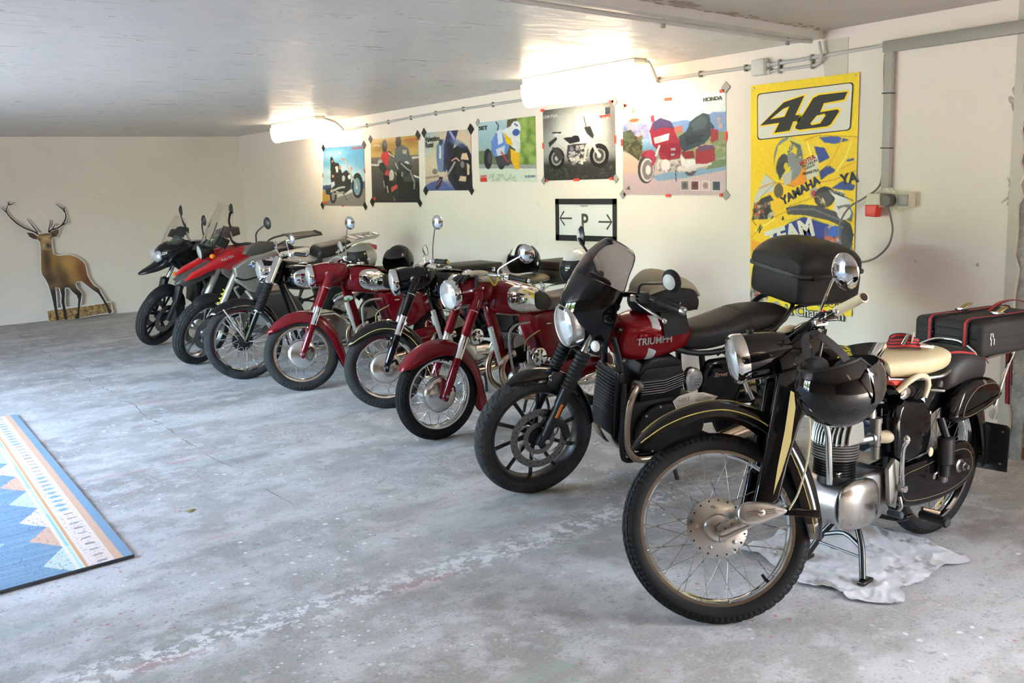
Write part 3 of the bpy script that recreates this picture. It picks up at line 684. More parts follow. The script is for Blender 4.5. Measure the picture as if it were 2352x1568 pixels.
    for s in (-1, 1):
        obj('grip', B().lathe([(.0165,0),(.0185,.006),(.0172,.02),(.0165,.12),(.0195,.132),(.019,.138),(.015,.139),(.012,.128),(.0005,.127)], (.48,s*.235,1.0225), (.40,s*.90,.16), 24), CREAM, t, S)
        bar_lever(t, S, [(.45,s*.215,1.01),(.42,s*.26,1.0),(.44,s*.35,1.01)], .006, .009, CHROME)
    obj('switch_box', B().box((.462,-.20,1.015), (.05,.05,.035), (.2,0,.28), .006), BLACK, t, S)
    obj('red_button', B().box((.444,-.207,1.034), (.012,.016,.008), (.2,0,.28), .002), REDL, t, S)
    obj('lever_perch', B().box((.44,-.165,1.0), (.05,.03,.025), (.2,0,.2), .006).cyl((.435,-.145,.995), (.445,-.185,1.01), .009, 10), ALLOY2, t, S)
    obj('speedometer', B().lathe([(.034,0),(.038,.008),(.036,.018),(.02,.026),(.0005,.028)], (.37,.0,.995), (-.1,0,1), 24), CREAM, t, S)
    mirror(t, S, [(.43,-.13,.985),(.448,-.165,1.04),(.475,-.212,1.105),(.49,-.235,1.135),(.505,-.26,1.148)], (.518,-.275,1.15), (.93,.30,.12), .066, CHROME, .0052)
    for s in (0, 1): cable(t, [(.44,-.17+.3*s,1.03),(.36,-.10+.2*s,.98),(.33,-.03,.95),(.40,0,.86)], .004, RUBH, S)
    # frame, tank
    obj('steering_head', B().cyl((.36,0,.79), (.47,0,.99), .034, 20), BLACK, t)
    obj('spine_frame', B().loft([(.40,.80,.035,.06,.06,2.6),(.55,.76,.045,.06,.07,2.6),(.80,.68,.05,.07,.08,2.6),(1.0,.60,.06,.08,.12,2.8),(1.12,.52,.05,.08,.12,2.6)], 20), BLACK, t)
    obj('horn', B().ell((.44,-.03,.72), (.05,.045,.05), n=16, m=10), BLACK, t)
    obj('front_tube', B().tube([(.43,-.03,.78),(.50,-.045,.62),(.515,-.045,.50),(.53,-.04,.40)], .013, 10, 4), ALLOY2, t)
    obj('fuel_tank', B().loft([(.47,.84,.05,.05,.04,2.4),(.52,.845,.10,.075,.06,2.6),(.64,.83,.125,.085,.07,2.6),(.76,.805,.115,.07,.065,2.6),(.86,.785,.075,.05,.05,2.6),(.89,.78,.03,.03,.03,2.4)], 28), BLACK, t)
    # engine
    en = obj('crankcase', B().lathe([(.086,-.062),(.093,-.060),(.093,.09),(.08,.12),(.03,.125)], (.625,0,.305), (0,1,0), 44), ALLOY, t)
    obj('crankcase_cover', B().loft([(.53,.305,.004,.055,.06,2.2),(.545,.307,.018,.078,.08,2.3),(.58,.308,.036,.094,.096,2.4),(.64,.308,.042,.098,.10,2.5),(.71,.305,.038,.092,.094,2.4),(.755,.30,.02,.07,.07,2.3),(.77,.298,.005,.045,.045,2.2)], 36).tf(Matrix.Translation((0,-.086,0))), pbr('buffed_alloy', (.46,.44,.41), .26, 1, rvar=(8,.06)), t)
    obj('gearbox', B().prism([(.60,.22),(.58,.38),(.70,.41),(.82,.41),(.87,.35),(.86,.26),(.79,.21)], -.095, .10, 'xz', .022, 3), ALLOY, t)
    obj('case_lug', B().prism([(.80,.27),(.785,.42),(.83,.455),(.86,.435),(.855,.33),(.845,.25)], -.125, -.105, 'xz', .005), pbr('grey_cast_alloy', (.30,.285,.26), .48, .9, bump=(80,.2,.001)), t)
    obj('clamp', B().box((.575,-.05,.43), (.03,.012,.018), (0,-.2,0), .003), STEEL, t)
    b = B()
    for i in range(6): z = .415+i*.0105; b.lathe([(.06,0),(.081,.001),(.082,.003),(.06,.0045)], (.612+i*.001,0,z), (.06,0,1), 36, sy=.95)
    b.cyl((.61,0,.38), (.62,0,.50), .062, 28); obj('cylinder_barrel', b, BLACKE, t)
    b = B()
    for i in range(7): b.lathe([(.06,0),(.087,.001),(.088,.0045),(.06,.006)], (.620,0,.480+i*.0105), (.06,0,1), 40, sy=.97)
    b.cyl((.62,0,.475), (.628,0,.60), .066, 28)
    for j in range(12):
        y = -.080+j*.01455; h = math.sqrt(max(0,1-(y/.090)**2))
        o_ = [(.625-.086*h-.006,.545),(.625-.084*h,.585),(.63-.062*h,.628),(.635-.02*h,.645),(.64+.03*h,.641),(.645+.06*h,.618),(.642+.082*h,.57),(.64+.084*h,.545)]
        b.prism(o_, y-.0030, y+.0030, 'xz')
    b.ell((.63,0,.575), (.072,.078,.040), n=20, m=8); obj('cylinder_head', b, pbr('grey_cast_alloy', (.30,.285,.26), .48, .9, bump=(80,.2,.001)), t)
    cable(t, [(.64,-.02,.64),(.66,-.03,.69),(.70,-.02,.74)], .005)
    obj('fuel_tap', B().cyl((.745,-.07,.74), (.745,-.07,.66), .009, 10).cyl((.745,-.07,.715), (.745,-.07,.69), .013, 8).cyl((.745,-.07,.66), (.745,-.07,.625), .015, 12).cyl((.745,-.07,.685), (.775,-.10,.685), .005, 8), STEEL, t)
    obj('carburettor', B().cyl((.79,-.06,.50), (.79,-.06,.60), .021, 14, bev=.003).cyl((.79,-.06,.595), (.79,-.06,.615), .024, 14).cyl((.79,-.06,.45), (.79,-.06,.50), .017, 12).cyl((.78,-.06,.61), (.783,-.06,.64), .006, 8).cyl((.81,-.07,.62), (.81,-.07,.65), .003, 6), pbr('grey_diecast', (.20,.195,.185), .5, .8), t)
    obj('inlet_pipe', B().cyl((.69,-.04,.535), (.78,-.058,.535), .017, 16).cyl((.765,-.055,.535), (.775,-.057,.535), .023, 14), ALLOY, t)
    lab(obj('air_elbow', B().tube([(.80,-.064,.535),(.83,-.08,.535),(.855,-.085,.538),(.875,-.06,.54)], [.024,.026,.026,.024], 18, 4), CREAM, t), 'cream rubber inlet elbow')
    obj('battery_box', B().prism([(.845,.45),(.83,.60),(.85,.655),(.90,.672),(1.03,.655),(1.085,.60),(1.09,.50),(1.06,.43),(.92,.42)], -.125, .10, 'xz', .022, 3), BLACK, t)
    bolts(t, [(.90,-.126,.53),(1.06,-.126,.60)], .007, .005, ALLOY2)
    obj('seat_post_cover', B().ell((.955,-.04,.705), (.105,.075,.06), (0,.15,0), 22, 12), BLACK, t)
    lab(obj('lift_handle', B().tube([(.865,-.10,.715),(.905,-.125,.752),(.955,-.135,.768),(1.01,-.135,.752),(1.03,-.13,.715),(1.015,-.125,.67)], .0115, 12, 5), CREAM, t), 'cream lifting handle')
    obj('filter_lid', B().ell((.905,-.11,.70), (.035,.012,.022), (0,-.3,0), 14, 8), CHROME, t)
    obj('lock_pin', B().cyl((1.07,-.115,.69), (1.15,-.13,.675), .006, 8), ALLOY2, t)
    obj('kick_lever', B().tube([(.85,-.145,.335),(.835,-.15,.42),(.83,-.155,.50),(.835,-.17,.535)], .0085, 10, 4, flat=.7).ell((.836,-.165,.54), (.013,.013,.016), n=12, m=8).cyl((.85,-.13,.335), (.85,-.16,.335), .014, 10), CHROME, t)
    obj('gear_lever', B().tube([(.84,-.14,.30),(.82,-.16,.27),(.78,-.17,.262),(.74,-.175,.265)], .007, 8, 4), STEEL, t)
    obj('gear_lever_rubber', B().cyl((.74,-.155,.268), (.74,-.215,.268), .014, 12, bev=.004), pbr('blue_grey_rubber', (.03,.045,.06), .6), t)
    obj('footrest_bar', B().tube([(.86,.0,.19),(.86,-.12,.20),(.90,-.16,.215)], .010, 8, 3), BLACK, t)
    obj('footrest_rubber', B().lathe([(.017,0),(.021,.006),(.019,.02),(.019,.11),(.022,.125),(.015,.135),(.0005,.135)], (.965,-.16,.205), (-.25,-.95,.06), 18), RUBH, t)
    obj('rear_footrest', B().cyl((1.04,-.12,.20), (1.10,-.16,.18), .009, 8), EXH, t)
    # chain case
    cc = obj('chain_case', B().prism([(.86,.37),(.90,.40),(1.05,.405),(1.30,.425),(1.41,.405),(1.455,.335),(1.44,.27),(1.37,.225),(1.20,.205),(.95,.225),(.87,.27)], -.118, -.07, 'xz', .016, 3, 3), BLACK, t)
    ol = [(.90,.365),(1.05,.378),(1.28,.395),(1.38,.38),(1.42,.33),(1.41,.28),(1.35,.25),(1.20,.232),(.97,.25),(.90,.285)]
    obj('chain_case_line', B().tube([(x,-.1185,z) for x, z in ol], .0014, 5, 4, True), BRONZEL, cc)
    obj('rear_hub_nut', B().lathe([(.03,0),(.03,.008),(.018,.012),(.018,.028),(.010,.03),(.010,.045),(.0005,.046)], (1.315,-.115,.325), (0,-1,0), 16), STEEL, cc)
    lab(obj('inspection_cap', B().lathe([(.018,0),(.02,.003),(.018,.006),(.0005,.007)], (1.055,-.135,.44), (0,-1,0), 20, sy=.8), CREAM, t), 'cream inspection cap')
    obj('adjuster', B().cyl((1.07,-.118,.335), (1.07,-.15,.335), .011, 10).cyl((1.07,-.14,.335), (1.10,-.14,.345), .006, 8), STEEL, t)
    for s in (-1, 1): obj('rear_shock', B().cyl((1.155,s*.145,.37), (1.155,s*.145,.485), .034, 24, bev=.006).cyl((1.155,s*.145,.32), (1.155,s*.145,.37), .02, 12).cyl((1.155,s*.145,.485), (1.15,s*.12,.56), .016, 12), BLACKM, t)
    obj('shock_foot', B().box((1.155,-.14,.315), (.03,.03,.045), bev=.006), STEEL, t)
    obj('swinging_arm', B().tube([(.95,.09,.33),(1.29,.10,.335)], .022, 10), BLACK, t)
    rw_ = wheel(t, Matrix.Translation((1.315,0,.335)), .337, .085, .268, 'rear_wheel', 'block', CHROME, RUB, hr=.08, hy=.03, n=240, cross=.42, spoke_mat=STEEL)
    obj('hub', B().lathe([(.08,-.045),(.085,-.03),(.05,-.02),(.05,.02),(.085,.03),(.08,.045)], (0,0,0), (0,1,0), 32), ALLOY, rw_)
    path = [(1.02,.60),(1.08,.665),(1.18,.715),(1.30,.735),(1.43,.715),(1.55,.645),(1.63,.54),(1.665,.42),(1.675,.32),(1.675,.25)]
    b, pt, k = fender(path, [.07,.08,.085,.085,.085,.085,.085,.08,.08,.075], [.10,.12,.13,.13,.13,.13,.12,.10,.09,.08], .003, 5, 12)
    obj('rear_mudguard', b, BLACK, t)
    for s in (-1, 1):
        y0, y1 = (-.165, -.085) if s < 0 else (.085, .165)
        tb = obj('tool_box', B().prism([(1.182,0.551),(1.201,0.61),(1.26,0.669),(1.362,0.697),(1.49,0.68),(1.559,0.633),(1.569,0.591),(1.49,0.555),(1.334,0.532),(1.233,0.53)], y0, y1, 'xz', .03, 4, 3), BLACK, t)
        if s < 0:
            ol = [(1.247,0.567),(1.274,0.614),(1.352,0.661),(1.472,0.663),(1.532,0.637),(1.527,0.602),(1.454,0.575),(1.325,0.554),(1.26,0.553)]
            obj('tool_box_line', B().tube([(x,-.1655,z) for x, z in ol], .0013, 5, 4, True), BRONZEL, tb)
            obj('tool_box_lock', B().lathe([(.011,0),(.011,.006),(.0005,.008)], (1.41,-.158,.675), (0,-.8,.6), 12), ALLOY2, tb)
            bolts(t, [(1.20,-.10,.73),(1.36,-.10,.745),(1.10,-.10,.70)], .008, .006, ALLOY2)
    pltt = obj('number_plate', B().prism([(-.11,.20),(-.115,.405),(-.10,.415),(.075,.415),(.09,.40),(.085,.19)], 1.742, 1.748, 'yz'), pbr('black_plate', (.016,.016,.016), .4, coat=.4), t)
    bolts(t, [(1.742,-.085,.385),(1.742,-.08,.235),(1.742,.0,.30)], .006, .004, ALLOY2, ax=(-1,0,0))
    obj('plate_bracket', B().prism([(1.60,.42),(1.66,.44),(1.745,.40),(1.742,.22),(1.70,.23)], -.03, .03, 'xz'), BLACKM, t)
    # saddle
    sd = obj('saddle', B().loft([(0.745,0.800,.035,.02,.03,2.2),(0.770,0.806,.07,.03,.045,2.3),(0.850,0.812,.10,.036,.055,2.4),(0.960,0.812,.145,.038,.065,2.6),(1.070,0.816,.165,.042,.07,2.6),(1.150,0.820,.155,.040,.07,2.5),(1.185,0.815,.11,.03,.055,2.3),(1.195,0.810,.05,.02,.03,2.2)], 32), CREAMV, t)
    lab(sd, 'cream rubber saddle')
    obj('saddle_frame', B().tube([(.80,-.05,.765),(.92,-.10,.752),(1.08,-.15,.748),(1.17,-.14,.757)], .007, 8, 4).tube([(.80,.05,.765),(.92,.10,.752),(1.08,.15,.748),(1.17,.14,.757)], .007, 8, 4), STEEL, t)
    lab(obj('red_rag', B().prism([(.82,.76),(.95,.755),(1.0,.735),(.93,.725),(.86,.735)], -.10, -.03, 'xz', .01), pbr('orange_red_cloth', (.55,.07,.03), .8), t), 'red cloth tucked under the saddle')
    # pillion
    pl_ = obj('pillion_seat', B().loft([(1.195,0.700,.09,.05,.06,2.6),(1.220,0.720,.13,.07,.075,2.8),(1.320,0.750,.145,.075,.09,3),(1.420,0.745,.145,.07,.09,3),(1.490,0.730,.12,.05,.08,2.8),(1.505,0.720,.07,.03,.05,2.4)], 28), VINYL, t)
    obj('pillion_base', B().prism([(1.16,.68),(1.20,.72),(1.48,.705),(1.50,.70),(1.40,.66),(1.22,.655)], -.10, .10, 'xz', .02, 3), BLACKM, t)
    obj('grab_handle', B().tube([(1.37,-.13,.76),(1.385,-.125,.80),(1.40,-.06,.835),(1.405,0,.84),(1.40,.06,.835),(1.385,.125,.80),(1.37,.13,.76)], .008, 10, 5), CHROME, t)
    # luggage rack
    b = B()
    for s in (-1, 1):
        b.tube([(1.36,s*.10,.70),(1.42,s*.11,.73),(1.47,s*.115,.755),(1.56,s*.115,.762),(1.75,s*.115,.762),(1.88,s*.10,.762)], .0085, 10, 5)
        b.tube([(1.655,s*.085,.52),(1.70,s*.10,.66),(1.745,s*.112,.757)], .0075, 8, 3)
    for x in (1.50, 1.62, 1.75, 1.87): b.cyl((x,-.11,.762), (x,.11,.762), .0065, 8)
    obj('luggage_rack', b, CHROME, t)
    # centre stand
    b = B()
    b.tube([(.70,-.05,.19),(.67,-.09,.13),(.635,-.12,.055),(.615,-.135,.022)], .0125, 10, 4); b.tube([(.70,.05,.19),(.68,.09,.13),(.66,.13,.055),(.65,.145,.022)], .0125, 10, 4)
    b.tube([(.67,-.085,.125),(.69,0,.15),(.68,.085,.125)], .009, 8, 3); b.cyl((.655,-.105,.09), (.67,.115,.09), .005, 8)
    for y in (-.14, .15): b.box((.625 if y < 0 else .655, y, .014), (.075,.03,.016), (0,0,.1), .004)
    obj('centre_stand', b, pbr('worn_black_steel', (.06,.058,.055), .3, .9), t)
    return t
NSU = nsu()
# ------------------------------------------------------------------ modern black and red twin with fly screen and top box
SMOKE = pbr('smoked_acrylic', (.36,.32,.335), .03, 0, trans=1, ior=1.3)
def triumph():
    t = bike('motorcycle', 'modern black motorcycle with cherry red tank, smoked fly screen and black top box', (2.785, 3.72), -12, 8.5)
    S = steer((.36,0,.86), 25, -2)
    W = S @ Matrix.Translation((0,0,.318))
    fw = wheel(t, W, .319, .104, .236, 'front_wheel', 'zig', BLACKM, RUBG, spokes=0, n=528, rw=.042)
    b = B()
    for k in range(10):
        a = 2*PI*k/10+.2; ca, sa = math.cos(a), math.sin(a); a2 = a+.05
        b.tube([(.05*ca,0,.05*sa), (.14*math.cos((a+a2)/2),0,.14*math.sin((a+a2)/2)), (.228*math.cos(a2),0,.228*math.sin(a2))], [.011,.0075,.009], 8, 3, flat=1.3)
    obj('wheel_spokes', b, BLACKM, fw)
    obj('hub', B().lathe([(.02,-.055),(.035,-.05),(.05,-.035),(.055,0),(.05,.035),(.035,.05),(.02,.055)], (0,0,0), (0,1,0), 32), BLACKM, fw)
    DISC = pbr('brake_disc_steel', (.20,.19,.18), .34, 1, bump=(90,.1,.0005))
    b = B().lathe([(.118,-.066),(.155,-.066),(.155,-.062),(.118,-.062),(.118,-.066)], (0,0,0), (0,1,0), 64, cap=False); br = obj('brake_disc', b, DISC, fw)
    obj('disc_carrier', B().lathe([(.06,-.0655),(.085,-.0655),(.085,-.061),(.06,-.061),(.06,-.0655)], (0,0,0), (0,1,0), 40, cap=False), DISC, fw)
    for k in range(6):
        a = 2*PI*k/6; obj('disc_arm', B().tube([(.08*math.cos(a),-.064,.08*math.sin(a)), (.105*math.cos(a+.25),-.064,.105*math.sin(a+.25)), (.124*math.cos(a+.6),-.064,.124*math.sin(a+.6))], .007, 6, 3, flat=.5), STEEL, fw)
    hb_ = None
    for k in range(36):
        rr_ = (.128,.138,.147)[k % 3]; a = 2*PI*k/36
        if hb_ is None: hb_ = obj('disc_hole', B().lathe([(.0035,0),(.0035,.001),(.0005,.001)], (rr_,-.0662,0), (0,-1,0), 8), RUBH, fw)
        else: obj_ = inst(hb_, Matrix.Rotation(-a, 4, 'Y') @ Matrix.Translation((rr_-.128,0,0)))
    obj('caliper', B().prism([(.02,.125),(.09,.10),(.15,.06),(.17,.0),(.14,-.03),(.125,.02),(.09,.07),(.02,.10)], -.085, -.045, 'xz', .008), BLACKM, fw)
    # fork
    for s in (-1, 1):
        y = s*.098
        obj('fork_slider', B().lathe([(.02,0),(.026,.02),(.025,.20),(.031,.22),(.031,.27),(.03,.30)], (.0+.0,y,.30), (.42,0,.905), 20).box((.0,y,.318), (.055,.035,.055), (0,.43,0), .01), BLACKM, t, S)
        obj('fork_gaiter', gaiter((.126,y,.57), (.215,y,.755), .036, 10), RUBH, t, S)
        obj('fork_tube', B().cyl((.205,y,.74), (.355,y,1.06), .0205, 18), CHROME, t, S)
    lab(obj('side_reflector', B().box((.075,-.128,.475), (.014,.008,.075), (0,.43,0), .003), ORANGE, t, S), 'amber reflector')
    obj('fork_leg_light', B().ell((.02,-.125,.318), (.014,.006,.014), n=12, m=6), STEEL, t, S)
    for z_, x_ in ((.765,.225),(.985,.32)): obj('fork_yoke', B().box((x_+.03,0,z_), (.07,.27,.035), (0,.43,0), .01), BLACKM, t, S)
    path = [(-.155,.605),(-.10,.642),(-.02,.665),(.08,.66),(.17,.62),(.24,.555),(.30,.45),(.325,.36)]
    b, pt, k = fender(path, [.03,.055,.064,.066,.066,.066,.064,.055], [.02,.045,.06,.062,.062,.06,.055,.045], .003, 5, 12)
    fd = obj('front_mudguard', b, BLACK, t, S)
    for s in (-1, 1): obj('mudguard_bracket', B().prism([(.03,.60),(.06,.665),(.16,.64),(.15,.56),(.10,.55)], s*.072-.004, s*.072+.004, 'xz', .003), BLACKM, t, S)
    obj('mudguard_bolt', B().lathe([(.014,0),(.012,.008),(.0005,.01)], (.05,-.066,.63), (0,-1,.2), 12), CHROME, fd, S)
    # headlamp
    BRUSH = pbr('brushed_rim', (.62,.61,.59), .3, 1)
    hl = headlight(t, S, (.155,0,.872), .106, .17, BLACKM, (-1,0,-.12), .05, .7, rim=BRUSH, ridges=False)
    obj('lens_pattern', B().lathe([(.02,.0),(.03,-.006),(.04,.0)], (.172,0,.872), (-1,0,-.12), 24, cap=False).box((.172,0,.827), (.01,.11,.018), bev=.004), REFL, hl, S)
    for s in (-1, 1):
        ind = obj('indicator', B().cyl((.25,s*.10,.83), (.25,s*.155,.815), .010, 10), BLACKM, t, S)
        obj('indicator_body', B().ell((.245,s*.185,.81), (.028,.03,.026), n=16, m=10), BLACKM, ind, S)
        lab(obj('indicator_lens', B().ell((.228,s*.186,.81), (.022,.03,.028), n=16, m=10), pbr('clear_indicator', (.85,.83,.80), .15, 0, coat=.6), ind, S), 'clear indicator lens')
    obj('lamp_cables', B().tube([(.22,-.05,.75),(.25,.0,.72),(.28,.04,.76)], .012, 8, 4).tube([(.22,.03,.74),(.27,-.02,.70),(.30,-.05,.74)], .010, 8, 4), RUBH, t, S)
    for s in (-1, 1): obj('lamp_bracket', B().prism([(.20,.74),(.235,.80),(.30,.79),(.29,.73)], s*.118, s*.108, 'xz', .003), STEEL, t, S)
    # fly screen
    ctr = catmull([(.125,0,.955),(.145,0,1.02),(.20,0,1.11),(.285,0,1.215),(.375,0,1.295)], 9); K = len(ctr)
    def sp(i, a, off=0.):
        v = i/(K-1); hw = np.interp(v, [0,.3,.6,.8,.9,.96,1], [.165,.195,.20,.185,.165,.14,.10]); cx = np.interp(v, [0,.5,1], [.175,.15,.075]); dz = np.interp(v, [0,.35,.7,1], [.20,.10,.045,.05])
        return ctr[i]+Vector((cx*abs(a)**1.9+off, hw*math.sin(a*1.35)/math.sin(1.35)*(1-off*3), -dz*abs(a)**2.2))
    A = [-1+2*j/20 for j in range(21)]
    def sheet(i0, i1):
        rows = [[sp(i, a) for a in A]+[sp(i, a, .004) for a in A[::-1]] for i in range(i0, i1+1)]; return B().grid(rows, cu=True, cap0=True, cap1=True)
    m_ = int(K*.55)
    obj('screen_cowl', sheet(0, m_), BLACK, t, S); obj('fly_screen', sheet(m_, K-1), SMOKE, t, S)
    rim = [sp(K-1, a) for a in A]; obj('screen_edge', B().tube([sp(i, -1) for i in range(m_, K)]+rim[1:-1]+[sp(i, 1) for i in range(K-1, m_-1, -1)], .0025, 6), RUBH, t, S)
    obj('instrument', B().lathe([(.045,0),(.062,.01),(.062,.05),(.05,.06),(.0005,.062)], (.30,-.02,1.06), (.5,0,.86), 28), BLACKM, t, S)
    # handlebar
    bh = [(.55,.40,1.02),(.48,.30,1.045),(.42,.18,1.05),(.36,.08,1.03),(.355,0,1.03),(.36,-.08,1.03),(.42,-.18,1.05),(.48,-.30,1.045),(.55,-.40,1.02)]
    obj('handlebar', B().tube(bh, .0125, 12, 5), BLACKM, t, S)
    for s in (-1, 1):
        d = Vector((.07,s*.10,-.025)).normalized(); p = Vector((.475,s*.295,1.045))
        obj('grip', B().lathe([(.018,0),(.0205,.004),(.0175,.012),(.0175,.035),(.0185,.04),(.0175,.045),(.0175,.125),(.02,.13)], p, d, 18), RUBH, t, S)
        lab(obj('bar_end', B().lathe([(.017,0),(.019,.003),(.019,.025),(.015,.03),(.0005,.03)], p+d*.132, d, 18), ALLOY, t, S), 'silver bar end weight')
        obj('switch_gear', B().box((.445,s*.245,1.05), (.05,.055,.05), (0,0,s*.55), .01), PLAST, t, S)
        bar_lever(t, S, [(.415,s*.215,1.03),(.42,s*.27,1.015),(.445,s*.36,.99),(.47,s*.40,.97)], .0085, .013, ALLOY2)
        obj('lever_perch', B().box((.41,s*.20,1.04), (.03,.05,.03), (0,0,s*.5), .008), ALLOY, t, S)
    WG = pbr('pale_grey_cap', (.50,.50,.50), .4)
    for s, st, c_, nr in ((-1, [(.43,-.21,1.06),(.43,-.235,1.11),(.445,-.33,1.135),(.465,-.40,1.15)], (.475,-.425,1.165), (.93,.30,.1)), (1, [(.43,.21,1.06),(.41,.26,1.15),(.38,.33,1.225),(.39,.35,1.235)], (.41,.365,1.24), (.95,-.28,.1))):
        m = mirror(t, S, st, c_, nr, .056, BLACKM, .0065, stemmat=BLACKM)
        n_ = -Vector(nr).normalized(); obj('mirror_cap', B().lathe([(.0005,.024),(.03,.0225),(.037,.017),(.036,.010)], c_, n_, 24, cap=False), WG, m, S)
    # tank
    secs = [(.425,.775,.05,.045,.05,2.4),(.45,.785,.095,.085,.10,2.6),(.535,.79,.132,.115,.13,2.6),(.65,.79,.138,.125,.125,2.7),(.76,.785,.118,.10,.10,2.7),(.84,.775,.085,.065,.075,2.6),(.87,.77,.05,.04,.05,2.4)]
    tk = obj('fuel_tank', B().loft(secs, 36, sm=6), TRED, t); f = loft_fn(secs)
    lab(obj('white_stripe', patch(f, 2.55, .22, PI-.72, .42, .0015, 40, 4, 10, -.10), WHITEP, tk), 'white stripe'); lab(obj('white_stripe', patch(f, 2.40, .24, PI+.62, .42, .0015, 40, 4, 10, -.10), WHITEP, tk), 'white stripe')
    text('TRIUMPH', .05, pbr('silver_lettering', (.6,.6,.58), .35, .8), tk, basis((.585,-.1412,.79), (1,0,0), (0,.02,1)), extrude=.0015, bold=.0008)
    obj('filler_cap', B().lathe([(.03,0),(.032,.012),(.02,.018),(.0005,.018)], (.60,0,.91), (0,0,1), 20), BLACKM, tk)
    for pz in ((.575,.665),): obj('tank_fork_stop', B().cyl((.42,-.115,.70), (.42,-.13,.70), .008, 8), STEEL, t)
    # seat
    obj('seat', B().loft([(.80,.735,.07,.05,.05,2.6),(.84,.745,.105,.065,.06,2.8),(.95,.755,.13,.065,.07,3),(1.08,.775,.14,.07,.07,3),(1.20,.80,.13,.075,.06,3),(1.32,.815,.12,.065,.06,3),(1.44,.82,.10,.05,.055,2.8),(1.50,.82,.06,.03,.03,2.4)], 32, sm=5), VINYL, t)
    sec = [(1.08,.775,.14,.07,.07,3),(1.20,.80,.13,.075,.06,3),(1.32,.815,.12,.065,.06,3)]; f2 = loft_fn(sec)
    obj('seat_seam', B().tube([f2(.75, t_)*1.0 for t_ in [PI*j/16 for j in range(17)]], .0022, 5).tube([f2(.9, t_)*1.0 for t_ in [PI*j/16 for j in range(17)]], .0016, 5), RUBH, t)
    obj('grab_rail', B().tube([(1.28,-.135,.755),(1.36,-.145,.80),(1.43,-.14,.87),(1.47,-.10,.90),(1.48,0,.905),(1.47,.10,.90),(1.43,.14,.87),(1.36,.145,.80),(1.28,.135,.755)], .0115, 12, 5), BLACKM, t)
    # frame and engine
    b = B()
    for s in (-1, 1):
        b.tube([(.40,s*.05,.80),(.44,s*.09,.60),(.45,s*.10,.30),(.50,s*.11,.17),(.70,s*.11,.16)], .017, 10, 4); b.tube([(.42,s*.05,.84),(.70,s*.08,.73),(.95,s*.12,.68),(1.40,s*.12,.74)], .015, 10, 4); b.tube([(.90,s*.11,.68),(.95,s*.12,.40),(.98,s*.11,.30)], .016, 10, 3)
    b.cyl((.35,0,.76), (.41,0,.92), .035, 18); obj('frame', b, BLACKM, t)
    obj('radiator', B().box((.415,0,.46), (.04,.22,.34), (0,.06,0), .01), BLACKE, t)
    rc = B()
    for i in range(17): rc.box((.394,0,.305+i*.0185), (.006,.20,.005), (0,.06,0))
    obj('radiator_fins', rc, PLASTG, t); obj('radiator_guard', B().tube([(.40,-.115,.29),(.39,-.12,.46),(.39,-.115,.63)], .007, 6, 3), BLACKM, t)
    obj('engine_block', B().prism([(.47,.22),(.44,.42),(.50,.47),(.70,.48),(.86,.46),(.93,.36),(.93,.24),(.84,.17),(.58,.165)], -.135, .135, 'xz', .03, 3), BLACKE, t)
    cv = obj('engine_cover', B().prism([(.50,.25),(.52,.38),(.62,.45),(.78,.44),(.90,.37),(.91,.26),(.82,.19),(.62,.185)], -.175, -.13, 'xz', .022, 3, 3), BLACKE, t)
    bolts(t, [(.52,-.162,.30),(.55,-.165,.40),(.63,-.166,.44),(.73,-.167,.447),(.84,-.165,.405),(.90,-.160,.33),(.60,-.165,.20)], .007, .010, ALLOY)
    obj('cylinder', B().prism([(.53,.46),(.52,.60),(.56,.64),(.76,.64),(.79,.60),(.78,.46)], -.13, .13, 'xz', .015, 2), BLACKE, t)
    for i in range(6): obj('cooling_fin', B().prism([(.525,.51+i*.013),(.525,.515+i*.013),(.66,.513+i*.0128),(.775,.54+i*.0126),(.775,.535+i*.0126),(.66,.508+i*.0128)], -.152, -.125, 'xz'), ALLOY, t)
    obj('rocker_cover', B().prism([(.52,.60),(.54,.66),(.60,.69),(.72,.69),(.78,.65),(.79,.60)], -.12, .12, 'xz', .02, 3), BLACKE, t)
    tb = obj('throttle_cover', B().prism([(.795,.50),(.785,.60),(.82,.625),(.875,.60),(.89,.54),(.86,.50)], -.165, -.12, 'xz', .014, 3, 2), ALLOY2, t)
    for i, (x, z) in enumerate([(.835,.56),(.85,.56),(.865,.56),(.835,.545),(.85,.545),(.865,.545),(.842,.53),(.857,.53)]): obj('vent_hole', B().lathe([(.003,0),(.003,.001),(.0005,.001)], (x,-.1652,z), (0,-1,0), 8), RUBH, tb)
    sc_ = obj('side_cover', B().prism([(.90,.60),(.90,.42),(.98,.36),(1.08,.40),(1.16,.60),(1.12,.64),(.95,.645)], -.155, -.10, 'xz', .02, 3, 2), BLACK, t)
    text('Street Twin', .034, pbr('copper_lettering', (.55,.36,.27), .4, .3), sc_, basis((1.04,-.1562,.565), (1,0,0), (0,0,1)), extrude=.001, shear=.35)
    # exhaust
    for s in (-1, 1):
        y = s*.155
        ex = obj('exhaust_pipe', B().tube([(.535,s*.11,.555),(.49,s*.14,.54),(.455,y,.47),(.445,y,.36),(.455,y,.25),(.49,y,.185),(.56,y,.155),(.75,s*.16,.165),(1.0,s*.18,.21)], .0215, 18, 6), EXH, t)
        obj('exhaust_clamp', B().lathe([(.03,-.012),(.034,-.008),(.034,.008),(.03,.012)], (.51,s*.125,.552), (.8,s*-.5,.25), 18), STEEL, ex)
        obj('silencer', B().lathe([(.0225,0),(.036,.05),(.045,.12),(.045,.52),(.040,.56),(.03,.562)], (.98,s*.178,.205), (.955,s*.06,.20), 24), EXH, t)
